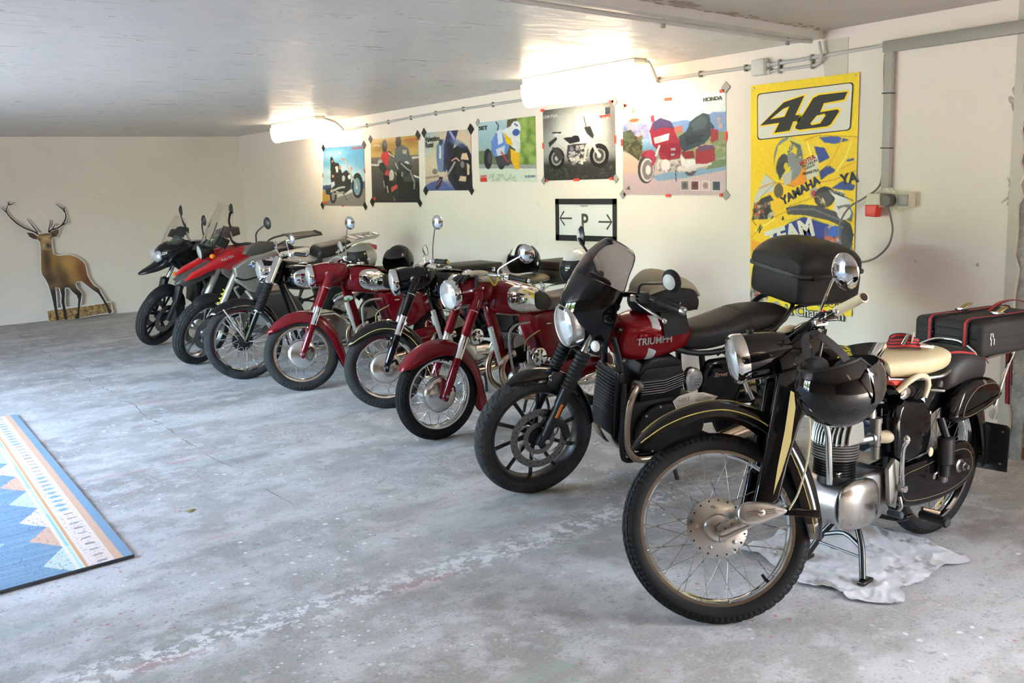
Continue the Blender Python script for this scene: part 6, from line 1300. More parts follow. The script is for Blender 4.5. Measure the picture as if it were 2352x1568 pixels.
c.poly([(1740,590),(1800,500),(1850,500),(1840,760),(1830,960),(1760,950),(1735,780)], (104,126,160)); c.line([(1790,600),(1790,760)], 26, (210,214,216)); c.ell((1800,540), 26, 40, (50,54,70)); c.poly([(1780,1020),(1830,1030),(1790,1160),(1740,1210),(1720,1180)], (40,44,56)); c.line([(1790,1060),(1750,1140)], 12, (190,90,110)); c.ell((1715,950), 40, 40, (110,112,104), .8); c.line([(2215,420),(2235,1200)], 26, (205,120,95)); c.noise(4)
o, at = sheet('poster', 'poster of a racer leaning beside a huge black wheel', 'poster', c, [(8.293,2.085),(7.453,2.069),(7.468,1.505),(8.316,1.513)], XP)
letter(o, at, 'Valentino', .185, .115, .072, BLK, 1.0, bold=.002); letter(o, at, 'Rossi', .115, .215, .072, BLK, 1.0, bold=.002); tapes(o, at, [(0,0,TAPEB,.07,.07,.8),(1,0,TAPEB,.08,.07,.8),(0,1,TAPEB,.07,.07,.8),(.98,1,TAPEB,.07,.06,.8)])
# ---- poster 4: blue and white race bike in a bend
c = Canvas(150, 160, [(1265,385),(1620,340),(1630,735),(1280,750)])
c.grad([(0,(176,198,206)),(.3,(150,180,190)),(.7,(150,170,150)),(1,(205,212,205))])
c.poly([(1455,365),(1520,350),(1540,700),(1430,700)], (84,80,54)); c.poly([(1510,350),(1625,340),(1630,690),(1520,690)], (110,140,64))
for i in range(60): c.ell((1520+100*c.rng.rand(), 360+310*c.rng.rand()), 16, 20, [(140,165,80),(78,112,48),(168,184,110)][i % 3], .6, .5)
c.poly([(1270,560),(1440,540),(1440,660),(1275,650)], (98,118,84)); c.poly([(1275,640),(1630,630),(1630,665),(1275,670)], (150,152,150)); c.poly([(1275,665),(1630,655),(1632,740),(1280,750)], (206,214,200))
c.ell((1335,605), 26, 62, (30,34,40)); c.ell((1345,600), 12, 36, (70,74,80)); c.ell((1420,640), 20, 26, (34,36,40)); c.poly([(1355,500),(1400,420),(1440,430),(1470,520),(1440,610),(1380,600),(1360,560)], (92,128,196)); c.poly([(1385,545),(1440,520),(1440,600),(1400,600)], (206,212,222)); c.poly([(1390,430),(1420,420),(1430,500),(1400,520)], (210,218,230)); c.line([(1385,380),(1400,400),(1395,430)], 6, (30,34,40)); c.poly([(1380,590),(1460,570),(1470,640),(1400,650)], (60,62,72)); c.line([(1420,560),(1460,620)], 8, (200,60,60))
c.poly([(1420,430),(1480,400),(1530,440),(1535,520),(1500,540),(1450,500)], (222,224,222)); c.poly([(1430,440),(1480,480),(1490,520),(1450,510)], (232,186,40)); c.ell((1505,415), 30, 40, (226,228,230)); c.ell((1508,440), 22, 20, (64,84,150)); c.line([(1500,390),(1515,400)], 10, (80,100,170)); c.poly([(1475,540),(1530,560),(1530,660),(1505,665),(1480,610)], (230,180,40)); c.poly([(1500,480),(1535,500),(1530,560),(1505,560)], (216,218,220)); c.poly([(1285,708),(1330,704),(1332,745),(1286,748)], (206,50,40)); c.speckle((1340,700,1510,735), [(190,198,180),(160,172,150)], 60, 6); c.noise(4)
o, at = sheet('poster', 'poster of a blue and white race bike in a bend with green trees', 'poster', c, [(7.334,2.116),(6.468,2.113),(6.478,1.565),(7.346,1.58)], XP)
letter(o, at, 'SET', .10, .10, .045, BLK, 2.0, bold=.002); letter(o, at, 'MOTUL', .08, .915, .026, WHT, 1.5); letter(o, at, 'SUZUKI', .90, .92, .028, BLP, 1.6); tapes(o, at, [(0,0,TAPEG,.05,.05,.8)])
# ---- poster 5: silver naked bike on concrete
c = Canvas(200, 190, [(90,420),(695,350),(700,1020),(95,1030)])
c.grad([(0,(92,94,92)),(.12,(140,144,142)),(.35,(186,190,186)),(.62,(160,164,160)),(.72,(112,114,112)),(.78,(52,52,50)),(1,(44,44,42))])
c.ell((440,560), 190, 200, (224,226,220), .7, .7); c.ell((110,500), 80, 200, (70,72,70), .6, .7); c.ell((690,520), 60, 200, (60,62,62), .6, .7); c.speckle((90,900,700,1020), [(70,70,66),(32,32,30),(90,90,86)], 160, 6); c.line([(360,380),(362,860)], 3, (150,152,148)); c.line([(540,690),(700,680)], 3, (140,142,138))
for x, y, rx, ry in ((212,835,70,92),(570,815,76,96)): c.ell((x,y), rx, ry, (26,26,26)); c.ell((x,y), rx*.66, ry*.66, (150,150,146)); c.ell((x,y), rx*.5, ry*.5, (70,70,68)); c.ell((x,y), rx*.22, ry*.22, (170,170,168))
c.poly([(180,610),(240,605),(300,700),(330,720),(300,760),(240,710)], (196,198,196)); c.line([(180,615),(250,612)], 12, (40,40,40)); c.poly([(140,700),(210,650),(220,670),(150,740)], (40,40,40)); c.poly([(170,740),(230,740),(280,830),(240,860),(200,800)], (60,60,60)); c.poly([(270,660),(350,650),(380,620),(440,640),(420,690),(330,710)], (34,32,34)); c.poly([(340,640),(390,580),(470,620),(510,680),(500,710),(420,690),(400,640)], (206,208,208)); c.poly([(410,680),(500,690),(490,720),(420,715)], (226,226,222))
c.poly([(310,720),(470,705),(480,800),(450,880),(340,890),(300,820)], (66,62,66)); c.line([(340,740),(350,840)], 26, (92,92,130)); c.speckle((320,730,480,880), [(190,190,184),(40,38,40),(130,128,124),(214,212,204)], 70, 12); c.line([(340,850),(440,850)], 16, (190,188,180)); c.line([(500,650),(540,760),(575,815)], 22, (206,204,198)); c.line([(450,480),(465,560),(470,600)], 6, (40,40,40)); c.poly([(450,570),(500,560),(530,640),(520,670),(470,620)], (52,52,52)); c.poly([(545,745),(600,735),(650,790),(640,800),(590,760)], (30,30,30)); c.line([(470,720),(450,850)], 18, (200,196,186)); c.noise(5, 2)
c.poly([(572,412),(618,405),(618,465),(575,470)], (222,218,206)); c.poly([(620,405),(660,400),(660,460),(620,465)], (40,52,64)); c.poly([(575,472),(660,462),(660,490),(577,497)], (206,58,44)); c.ell((597,440), 7, 12, (214,150,60))
o, at = sheet('poster', 'grey poster of a silver naked motorcycle on a concrete background', 'poster', c, [(6.364,2.15),(5.476,2.148),(5.477,1.567),(6.375,1.57)], XP)
letter(o, at, 'GSR750', .10, .10, .032, WHT, 2.0); letter(o, at, 'SUZUKI', .865, .20, .022, WHT, 1.6)
tapes(o, at, [(0,0,TAPER,.05,.02,0),(1,0,TAPEG,.05,.05,.8),(.96,.0,TAPER,.05,.02,.1),(0,.5,TAPER,.02,.05,0),(1,.49,TAPER,.02,.06,0),(0,1,TAPEG,.05,.05,.8),(.04,1,TAPER,.04,.02,0),(.48,1,TAPER,.07,.02,0),(.95,1,TAPER,.05,.02,0),(1,1,TAPEG,.05,.05,.8)])
# ---- poster 6: red touring bike with mountains
c = Canvas(270, 250, [(770,375),(1660,265),(1660,1135),(770,1140)])
c.grad([(0,(196,212,216)),(.15,(206,220,222)),(.30,(190,214,222)),(.45,(120,160,190)),(.52,(100,140,165)),(.60,(122,140,120)),(.72,(176,160,150)),(.85,(188,168,165)),(1,(190,170,172))])
c.poly([(770,540),(830,510),(900,540),(940,520),(1000,560),(1050,600),(1040,660),(780,660)], (134,150,196)); c.speckle((790,550,1000,640), [(190,160,170),(110,130,185),(160,150,190)], 60, 16); c.poly([(1200,520),(1340,500),(1400,520),(1560,440),(1660,440),(1660,620),(1210,620)], (108,142,190)); c.speckle((1540,460,1660,560), [(196,150,140),(120,140,180)], 20, 14)
c.poly([(770,600),(850,580),(920,680),(960,720),(920,860),(860,800),(770,740)], (66,66,48)); c.speckle((780,620,950,800), [(50,56,36),(90,88,60),(110,100,70)], 60, 16); c.ell((810,640), 40, 60, (88,110,96), .6, .5); c.poly([(1200,600),(1660,600),(1660,800),(1560,840),(1200,830)], (120,132,96)); c.speckle((1200,620,1650,780), [(100,120,80),(150,150,110),(170,150,120)], 80, 16)
c.poly([(770,760),(860,800),(930,850),(920,970),(770,970)], (196,168,150)); c.poly([(770,970),(960,930),(1400,960),(1660,880),(1660,1140),(770,1140)], (186,164,168)); c.poly([(1040,980),(1240,930),(1660,890),(1660,920),(1340,990),(1100,1020)], (120,150,176)); c.poly([(1560,840),(1660,830),(1660,890),(1500,920)], (100,120,80))
c.ell((990,920), 76, 118, (62,60,62)); c.ell((1000,925), 62, 98, (196,190,186)); c.ell((1005,925), 50, 82, (120,112,112)); c.ell((1010,925), 24, 40, (206,200,196)); c.poly([(945,800),(980,760),(1040,750),(1090,790),(1080,850),(1050,890),(1030,900),(1050,830),(1010,820)], (158,48,70)); c.poly([(940,805),(990,765),(960,830)], (120,40,60))
c.ell((1375,915), 52, 54, (66,64,66)); c.ell((1370,915), 26, 30, (150,146,144)); c.poly([(1100,830),(1190,850),(1290,830),(1400,830),(1460,870),(1420,930),(1280,945),(1130,930),(1080,890)], (188,180,176)); c.speckle((1110,840,1300,930), [(216,208,204),(120,110,112),(160,150,150)], 50, 14); c.poly([(1290,790),(1330,830),(1350,900),(1300,880)], (206,204,206)); c.line([(1250,930),(1258,1020)], 8, (60,56,56)); c.line([(1300,920),(1540,870)], 18, (200,196,194))
c.poly([(1020,600),(1050,520),(1120,480),(1210,510),(1250,580),(1260,640),(1310,700),(1300,760),(1290,820),(1200,840),(1120,830),(1100,760),(1040,700)], (140,30,52)); c.poly([(1050,520),(1120,480),(1210,510),(1240,570),(1140,560),(1060,590)], (70,58,100)); c.poly([(1060,650),(1200,610),(1190,670),(1070,700)], (216,214,210)); c.ell((1100,665), 26, 20, (170,172,176)); c.ell((1165,640), 22, 18, (236,234,228)); c.poly([(1130,705),(1290,690),(1290,780),(1200,830),(1110,760)], (122,22,42)); c.poly([(1210,740),(1250,735),(1250,755),(1212,760)], (150,150,160)); c.poly([(1210,785),(1245,782),(1245,800),(1212,804)], (150,150,160)); c.line([(1020,610),(1040,700)], 16, (160,176,190))
c.poly([(1030,470),(1060,450),(1070,510),(1040,520)], (150,56,76)); c.poly([(1240,560),(1310,545),(1310,600),(1245,610)], (170,96,90)); c.poly([(1135,450),(1200,455),(1205,480),(1150,475)], (150,172,186)); c.line([(1110,720),(1080,800)], 18, (196,192,190)); c.ell((1165,880), 40, 44, (206,202,198))
c.poly([(1360,560),(1370,520),(1420,480),(1480,445),(1530,460),(1540,520),(1570,560),(1540,640),(1490,700),(1400,740),(1320,770),(1290,720),(1280,640),(1340,600)], (44,58,70)); c.poly([(1380,540),(1470,470),(1520,500),(1500,570),(1400,600)], (62,80,92)); c.poly([(1330,640),(1480,620),(1470,680),(1340,720)], (28,40,48)); c.poly([(1540,570),(1600,590),(1600,670),(1540,695)], (140,40,50)); c.poly([(1420,750),(1500,710),(1570,730),(1575,840),(1510,870),(1420,870)], (140,28,44)); c.poly([(1440,720),(1560,712),(1570,740),(1440,770)], (86,60,96)); c.poly([(1300,770),(1400,760),(1410,820),(1330,830)], (124,24,42)); c.poly([(1340,840),(1410,830),(1420,880),(1350,900)], (206,206,206))
for i, col in enumerate(((120,116,116),(110,60,64),(196,170,168),(50,66,78))): x = 1295+i*85; c.poly([(x,1015),(x+68,1013),(x+68,1098),(x,1098)], (232,230,228)); c.poly([(x+4,1019),(x+64,1017),(x+64,1094),(x+4,1094)], col); c.ell((x+34,1055), 20, 24, tuple(int(v*.7) for v in col))
c.line([(800,405),(870,425),(940,395)], 14, (150,160,160)); c.ell((872,410), 18, 26, (130,140,140)); c.ell((880,500), 60, 26, (206,150,130), .8); c.ell((880,500), 44, 14, (190,90,70)); c.poly([(800,1095),(836,1060),(840,1100)], (96,92,92)); c.noise(3)
o, at = sheet('poster', 'large poster of a dark red touring motorcycle before blue mountains', 'poster', c, [(5.385,2.105),(4.38,2.121),(4.375,1.43),(5.401,1.447)], XP)
letter(o, at, 'HONDA', .885, .062, .036, BLK, 1.25, bold=.0012); letter(o, at, 'GOLD WING', .12, .085, .024, pbr('print_grey', (.35,.35,.35), .5), 1.6)
tapes(o, at, [(0,0,TAPEG,.05,.05,.8),(.03,0,TAPER,.03,.02,0),(.47,0,TAPER,.07,.022,.03),(.97,0,TAPER,.04,.022,.05),(1,-.03,TAPEG,.055,.055,.8),(1,.43,TAPER,.02,.06,0),(-.01,.41,TAPER,.018,.05,0),(0,1,TAPEG,.05,.05,.8),(.02,1,TAPER,.02,.02,0),(.47,1.01,TAPER,.05,.02,0),(.96,1,TAPER,.03,.022,0),(1,1,TAPEG,.05,.05,.8)])
# ---- parking sign: paper framed with black tape
t = thing('parking_sign', 'white parking sign with two arrows framed in black tape', 'sign', (XR, 5.857, 1.245))
yl, yr, zt, zb = .366, -.381, .169, -.164
obj('paper', B().prism([(yl,zt),(yr,zt-.002),(yr+.008,zb),(yl+.008,zb-.01)], -.004, -.001, 'yz'), pbr('sign_paper', (.74,.735,.72), .5), t, smooth=False)
for nm, ps in (('frame_strip', [(yl+.004,zt+.004),(yr-.004,zt),(yr-.002,zt-.045),(yl,zt-.043)]), ('frame_strip', [(yl+.01,zb-.012),(yl+.008,zb+.038),(yr+.008,zb+.04),(yr+.004,zb-.002)]), ('frame_strip', [(yl+.004,zt+.004),(yl-.042,zt),(yl-.036,zb),(yl+.012,zb-.01)]), ('frame_strip', [(yr-.004,zt),(yr+.042,zt),(yr+.048,zb),(yr+.004,zb)])):
    obj(nm, B().prism(ps, -.007, -.004, 'yz'), TAPEB, t, smooth=False)
INK = pbr('sign_ink', (.05,.045,.035), .6)
text('P', .175, INK, t, basis((-.0055,.0,-.02), (0,-1,0), (0,0,1)), bold=.004, extrude=.0005); text('RESERVIERT', .018, INK, t, basis((-.0055,0,.112), (0,-1,0), (0,0,1)), extrude=.0003)
for s, y0, y1 in ((-1,.315,.16),(1,-.17,-.325)):
    tip = y0 if s < 0 else y1; sg = 1 if s < 0 else -1; zc = .012 if s < 0 else -.012
    obj('arrow', B().tube([(-.005,y0,zc),(-.005,y1,zc)], .008, 6, flat=.12, ref=(1,0,0)).tube([(-.005,tip-sg*.055,zc+.058),(-.005,tip,zc),(-.005,tip-sg*.06,zc-.058)], .008, 6, flat=.12, ref=(1,0,0)), INK, t, smooth=False)
# ---- yellow race banner
YB_ = (250,214,12)
c = Canvas(230, 430, [(82,145),(738,65),(690,1535),(80,1430)])
c.grad([(0,(240,206,14)),(.2,(250,216,14)),(.8,(250,212,10)),(1,(248,220,16))])
c.ell((300,620), 260, 200, (246,196,6), .5, .6); c.ell((150,1050), 120, 220, (250,180,10), .35, .6)
# bike body
c.poly([(90,1000),(150,940),(260,880),(330,860),(420,840),(560,860),(640,960),(690,1000),(690,1130),(600,1100),(540,1080),(480,1090),(180,1060),(120,1030)], (250,206,20)); c.poly([(178,1060),(240,985),(330,930),(420,900),(480,915),(560,950),(585,965),(540,1050),(500,1100),(240,1090)], (30,52,140)); c.line([(300,920),(420,898),(575,958)], 6, (206,196,60))
c.poly([(310,840),(400,825),(500,840),(600,880),(680,960),(650,980),(560,930),(420,890),(320,880)], (66,66,72)); c.poly([(90,900),(105,840),(150,780),(210,760),(240,800),(230,870),(190,900),(120,895)], (44,46,46)); c.speckle((110,800,230,890), [(120,110,100),(200,190,160),(30,30,34),(180,80,40)], 40, 12); c.poly([(115,760),(180,640),(245,690),(230,740),(160,760),(110,810),(90,830)], (206,206,196)); c.ell((265,740), 30, 40, (96,84,58)); c.line([(140,720),(230,690)], 8, (220,150,80))
c.poly([(90,1010),(140,1030),(200,1080),(200,1230),(150,1240),(130,1140),(90,1080)], (250,170,20)); c.line([(190,1060),(160,1180),(150,1250)], 14, (240,110,20)); c.ell((115,1160), 26, 90, (252,222,40)); c.poly([(90,1220),(150,1200),(180,1330),(140,1420),(80,1430)], (150,146,140)); c.ell((120,1310), 26, 36, (180,60,40)); c.ell((118,1310), 10, 14, (220,216,208)); c.speckle((90,1300,200,1420), [(196,192,184),(90,84,80),(230,226,220)], 40, 12); c.poly([(80,1400),(260,1390),(300,1440),(80,1440)], (170,168,160))
c.poly([(540,1010),(600,980),(690,1000),(695,1130),(640,1100),(560,1100)], (120,116,120)); c.speckle((545,970,690,1120), [(60,60,66),(190,186,180),(210,90,50),(50,90,180)], 60, 14); c.ell((580,1080), 34, 40, (196,96,66)); c.ell((580,1080), 18, 22, (206,200,190)); c.ell((600,1000), 40, 30, (52,96,190)); c.ell((665,1040), 34, 80, (50,52,60)); c.poly([(560,1110),(640,1100),(690,1180),(690,1330),(620,1250)], (250,206,20)); c.line([(640,1300),(690,1330)], 14, (206,80,20))
# rider
c.poly([(420,450),(500,425),(720,440),(715,820),(640,800),(600,760),(520,700),(440,700),(400,600)], (246,206,24)); c.poly([(510,440),(600,432),(680,460),(600,480),(540,470)], (52,80,160)); c.poly([(450,490),(530,480),(570,560),(520,600),(500,650),(500,720),(430,700),(415,600)], (250,214,40)); c.poly([(480,490),(540,500),(570,560),(510,590)], (44,66,140)); c.poly([(510,640),(560,600),(610,640),(560,660),(520,690)], (40,62,136)); c.poly([(580,740),(640,700),(710,730),(700,760),(620,750)], (46,68,140)); c.line([(670,580),(700,575)], 12, (60,80,160))
c.poly([(430,560),(500,540),(505,660),(430,690)], (226,220,196)); c.poly([(290,780),(480,690),(520,720),(500,780),(330,830),(250,850)], (250,208,22)); c.poly([(210,800),(290,770),(330,820),(260,870),(220,850)], (246,196,20)); c.poly([(370,590),(420,580),(440,700),(360,720),(300,700)], (240,150,20)); c.ell((480,760), 26, 30, (170,168,160)); c.ell((478,765), 14, 18, (190,60,56))
c.ell((540,790), 62, 56, (40,40,44)); c.ell((540,800), 46, 40, (70,70,74)); c.poly([(515,825),(530,790),(545,825)], (216,212,200)); c.poly([(560,750),(640,760),(690,840),(700,920),(650,930),(590,870),(600,800)], (230,228,218)); c.poly([(610,850),(680,840),(700,900),(690,950),(640,920)], (110,110,110)); c.ell((650,895), 40, 34, (226,222,210))
for pl_, w_, cl_ in (([(420,455),(500,428),(720,442)],5,(200,150,20)),([(290,785),(480,692),(520,722)],4,(206,156,20)),([(330,832),(500,782),(560,860)],5,(190,140,20)),([(600,640),(715,590)],7,(232,176,20)),([(520,700),(600,690),(715,640)],6,(210,160,20)),([(90,1000),(150,940),(260,880),(330,858)],5,(206,150,20)),([(640,450),(600,540),(560,610)],8,(232,180,24)),([(690,470),(660,560),(610,640)],9,(255,236,110)),([(440,470),(470,560)],8,(255,240,140)),([(300,800),(420,750)],9,(255,236,110)),([(120,960),(240,900)],12,(255,232,90)),([(600,770),(700,820)],6,(120,116,110)),([(330,850),(480,860),(640,940)],8,(110,110,116)),([(110,800),(95,900),(120,930)],5,(120,96,20)),([(240,690),(290,700),(360,720)],5,(160,120,20)),([(180,640),(245,690),(150,770)],4,(150,146,130))): c.line(pl_, w_, cl_)
# helmet
c.ell((325,560), 92, 120, (126,132,134), 1, 0, -.15); c.poly([(240,560),(262,480),(330,440),(410,470),(400,560),(350,520),(300,540),(290,620),(340,600),(330,650),(270,690),(240,640)], (240,210,40)); c.poly([(330,450),(400,480),(410,540),(370,560),(380,500)], (98,104,108)); c.ell((285,590), 34, 60, (60,58,50), 1, 0, .3); c.poly([(250,600),(300,570),(310,620),(270,680)], (40,40,44)); c.poly([(285,650),(350,620),(340,700),(300,710)], (196,190,176)); c.ell((310,600), 14, 20, (220,196,30)); c.line([(330,440),(400,460),(418,520)], 8, (216,206,110)); c.poly([(318,520),(350,470),(358,480),(330,530)], (216,216,210))
c.line([(130,960),(150,930),(140,975),(160,940)], 6, (40,36,20)); c.poly([(282,910),(292,885),(300,910)], (30,28,20)); c.poly([(600,1140),(650,1180),(640,1200),(590,1160)], (246,190,14)); c.speckle((95,1080,140,1260), [(230,226,130),(250,240,90)], 10, 8); c.noise(3)
o, at = sheet('banner', 'tall yellow racing banner with number 46 on a white plate', 'banner', c, [(4.164,2.13),(3.365,2.129),(3.379,.689),(4.159,.652)], XR-.008, mat=PRINTM)
BN = lambda p: c.n(p)
def bpoly(name, pts, mat, off, th=.0012):
    pp = [at(*BN(p)) for p in pts]; return obj(name, B().prism([(p.y, p.z) for p in pp], -off-th, -off, 'yz'), mat, o, smooth=False)
YP = pbr('banner_yellow', tuple(lin((250,214,14))), .6); CW = pbr('banner_white', tuple(lin((226,220,208))), .6); CK = pbr('banner_black', (.008,.008,.008), .6); NV = pbr('banner_navy', tuple(lin((30,36,60))), .6)
def rrect(TL, TR, BR, BL, r=.06):
    out = []; Q = [np.array(p, float) for p in (TL, TR, BR, BL)]
    for i in range(4):
        p, a, b = Q[i], Q[i-1], Q[(i+1) % 4]; da = (a-p)/np.linalg.norm(a-p)*22; db = (b-p)/np.linalg.norm(b-p)*22
        for t_ in (0, .33, .67, 1): out.append(tuple(p+da*(1-t_)**2+db*t_**2))
    return out
bpoly('plate_outline', rrect((125,188),(706,122),(690,402),(127,447)), CK, .0014); bpoly('number_plate_panel', rrect((131,193),(700,128),(684,397),(133,441)), CW, .0026)
f4 = [(305,225),(440,185),(385,300),(412,300),(396,350),(365,352),(340,405),(222,418),(258,360),(135,372)]; f4i = [(300,235),(425,197),(370,308),(398,308),(388,340),(357,344),(335,395),(240,407),(272,350),(150,364)]
bpoly('digit_outline', f4, YP, .0038); bpoly('digit', f4i, CK, .005); bpoly('digit_counter', [(300,270),(335,258),(305,316),(270,322),(215,330)], YP, .0062); bpoly('digit_counter', [(296,280),(322,270),(298,311),(232,320)], CW, .0074)
g6 = [(470,205),(510,185),(680,168),(684,182),(662,232),(545,250),(530,282),(625,268),(640,285),(590,370),(565,385),(395,402),(362,388),(365,370),(440,255)]; g6i = [(478,212),(514,195),(674,178),(655,222),(540,242),(518,294),(618,279),(628,290),(580,364),(560,375),(395,392),(372,384),(373,372),(450,258)]
bpoly('digit_outline', g6, YP, .0038); bpoly('digit', g6i, CK, .005); bpoly('digit_counter', [(500,312),(545,302),(552,312),(520,358),(470,368),(462,356)], YP, .0062); bpoly('digit_counter', [(504,320),(540,311),(543,316),(515,350),(476,358),(472,352)], CW, .0074)
def blet(body, p, size, mat, rot=0., sx=1., **k):
    u, v = BN(p); return letter(o, at, body, u, v, size, mat, sx, rot, **k)
blet('TEAM', (335,1000), .155, CW, .28, .95, bold=.008); blet('YAMAHA', (398,747), .075, NV, .45, 1.0, bold=.003); blet('YA', (680,690), .09, NV, .15, 1.0, bold=.003); blet('AGV', (340,500), .035, NV, 1.0); blet('MOTUL', (442,570), .036, pbr('banner_red', (.5,.03,.03), .6), .4, bold=.001); blet('MICHELIN', (455,590), .026, NV, .35); blet('YAMAHA', (455,610), .02, NV, .35); blet('PRIMATRA', (462,640), .026, NV, .2); blet('DAINESE', (610,770), .03, NV, -.3)
blet('Rossi', (560,1420), .12, CK, .0, 1.0, bold=.006); blet('Rossi', (560,1420), .12, YP, .0, 1.0, bold=.001, extrude=.0012); blet('World Champion', (412,1475), .085, CK, .0, 1.0, bold=.006); blet('World Champion', (412,1475), .085, CW, .0, 1.0, bold=.001, extrude=.0012); bpoly('small_badge', [(606,1452),(652,1448),(650,1480),(608,1482)], CK, .0014); blet('46', (629,1466), .03, CW, 0, 1.2)
bolts(o, [at(.03,.012), at(.97,.012)], .006, .004, STEEL, name='eyelet', ax=(-1,0,0))
# ------------------------------------------------------------------ deer cutout against the far wall
def DQ(cx, cy): return (cx*.001064-.72*.001064*1000+.0, (1480-cy-.073*(cx-350))*.00117)
def deer():
    t = thing('deer_cutout', 'flat cardboard cutout of a brown stag standing against the far wall', 'cutout', (1.868+.766, YF-.10, 0), (rad(-2.2), 0, 0))
    D = lambda p: (p[0]*.001064-.766, (1480-p[1]-.073*(p[0]-350))*.00117)
    body = [(350,960),(345,900),(362,760),(372,660),(368,600),(350,575),(300,568),(262,545),(240,500),(300,505),(352,535),(372,515),(430,508),(480,500),(520,480),(560,462),(598,460),(590,505),(560,540),(515,548),(500,580),(495,660),(500,730),(550,752),(620,745),(690,742),(760,765),(815,805),(848,850),(852,920),(858,975),(885,1040),(920,1085),(970,1120),(985,1165),(1030,1260),(1065,1335),(1090,1385),(1075,1412),(1050,1405),(1040,1350),(1000,1255),(955,1175),(905,1140),(840,1085),(780,1035),(730,1040),(705,1065),(720,1115),(768,1175),(750,1240),(728,1320),(712,1390),(705,1455),(660,1462),(655,1445),(690,1390),(705,1320),(718,1240),(706,1195),(660,1150),(628,1108),(590,1105),(580,1120),(575,1180),(560,1260),(562,1340),(565,1420),(570,1462),(538,1466),(535,1400),(532,1330),(522,1270),(535,1200),(525,1110),(478,1098),(474,1170),(470,1280),(468,1370),(475,1465),(442,1470),(440,1380),(432,1270),(420,1160),(405,1080),(385,1020)]
    ant = [[(362,520),(320,490),(230,455),(150,405),(90,345),(55,290),(62,240),(85,205)], [(55,290),(30,270),(0,240)], [(85,205),(84,172)], [(85,205),(115,200),(152,182)], [(360,500),(320,440),(285,390),(262,355)],
           [(480,495),(520,465),(580,445),(630,415),(670,370),(692,320),(690,270),(680,235),(650,205)], [(690,270),(660,235),(600,180)], [(680,235),(690,212)], [(478,490),(490,450),(505,400),(510,355)], [(520,465),(545,430),(568,395)], [(640,410),(690,385),(715,330)]]
    def ribbon(pl, w): return pl, w
    # white card: grown silhouette
    def grow(P, g):
        P = [Vector((*D(p), 0)) for p in P]; k = len(P); area = sum(P[i].x*P[(i+1) % k].y-P[(i+1) % k].x*P[i].y for i in range(k)); sgn = 1 if area > 0 else -1; out = []
        for i in range(k):
            d = (P[(i+1) % k]-P[i-1]).normalized(); out.append(P[i]+Vector((d.y, -d.x, 0))*g*sgn)
        return [(p.x, p.y) for p in out]
    WC = pbr('white_card', (.70,.69,.65), .6); card = B().prism(grow(body, .011), -.002, .008, 'xz')
    for a in ant: card.tube([(q[0], .003, q[1]) for q in (D(p) for p in a)], .017, 8, 3, flat=1., ref=(0,1,0))
    for i in range(len(card.v)):      # flatten antler tubes to card thickness
        x, y, z = card.v[i]; card.v[i] = (x, max(-.002, min(.008, y)), z)
    card.prism([D(p) for p in ((352,1488),(350,1340),(700,1315),(1095,1268),(1108,1398),(700,1455))], -.002, .008, 'xz')
    obj('card', card, WC, t, smooth=False)
    def colour(x, z, cx, cy):
        n = math.sin(cx*.35)*math.cos(cy*.21+cx*.1)*.5+.5; base = np.array((152,118,62.))
        def mixc(col, c, rx, ry, k=1.):
            nonlocal base
            w_ = math.exp(-(((cx-c[0])/rx)**2+((cy-c[1])/ry)**2)*1.4)*k; base = base*(1-w_)+np.array(col, float)*w_
        mixc((176,138,70), (640,840), 150, 90); mixc((120,66,34), (800,900), 75, 140); mixc((92,52,26), (860,1040), 90, 110); mixc((60,42,26), (420,820), 60, 240, .95); mixc((92,70,40), (540,900), 60, 150, .7); mixc((58,46,30), (420,1020), 120, 90, .95); mixc((60,46,28), (590,1030), 70, 130, .8); mixc((66,46,28), (640,1090), 110, 40, .8)
        if cy > 1080: k = min(1, (cy-1080)/70); base = base*(1-k)+np.array((34,26,20.))*k
        if cy < 690 and cx < 520: base = np.array((150,116,70.)); mixc((186,158,110), (440,560), 60, 40); mixc((26,22,18), (452,640), 34, 30); mixc((40,30,20), (368,575), 18, 14); mixc((40,30,20), (500,560), 14, 12); mixc((196,176,130), (410,640), 30, 30, .7); mixc((80,56,30), (430,515), 70, 18)
        if cx < 350 and cy < 600: base = np.array((66,46,32.))
        if cx > 510 and cy < 560: base = np.array((96,76,48.)); mixc((50,38,24), (530,520), 26, 30)
        return lin(base*(.86+.28*n))
    def printed(P, yy, fn, step=16):
        k = len(P); xs = [p[0] for p in P]; ys = [p[1] for p in P]; V = [Vector(p) for p in P]
        def inside(x, y):
            r = False
            for i in range(k):
                (x0, y0), (x1, y1) = P[i], P[i-1]
                if (y0 > y) != (y1 > y) and x < (x1-x0)*(y-y0)/(y1-y0)+x0: r = not r
            return r
        for x in np.arange(min(xs), max(xs), step):
            for y in np.arange(min(ys), max(ys), step):
                if inside(x, y): V.append(Vector((float(x), float(y))))
        vo, eo, fo, _, _, _ = delaunay_2d_cdt(V, [(i, (i+1) % k) for i in range(k)], [list(range(k))], 1, 1e-4)
        pts = []; cols = []
        for q in vo: x, z = D((q.x, q.y)); pts.append((x, yy, z)); cols.append(fn(x, z, q.x, q.y))
        me = color_mesh('printed_stag', pts, [tuple(f) for f in fo], np.array(cols), PRINTM); o_ = bpy.data.objects.new('printed_stag', me); C.objects.link(o_); o_.parent = t; return o_
    printed(body, -.0035, colour)
    ab = B()
    for i, a in enumerate(ant): ab.tube([(q[0], -.0035, q[1]) for q in (D(p) for p in a)], [.0095,.008,.004] if i in (0,5) else [.0075,.003], 8, 4, flat=.12, ref=(0,1,0))
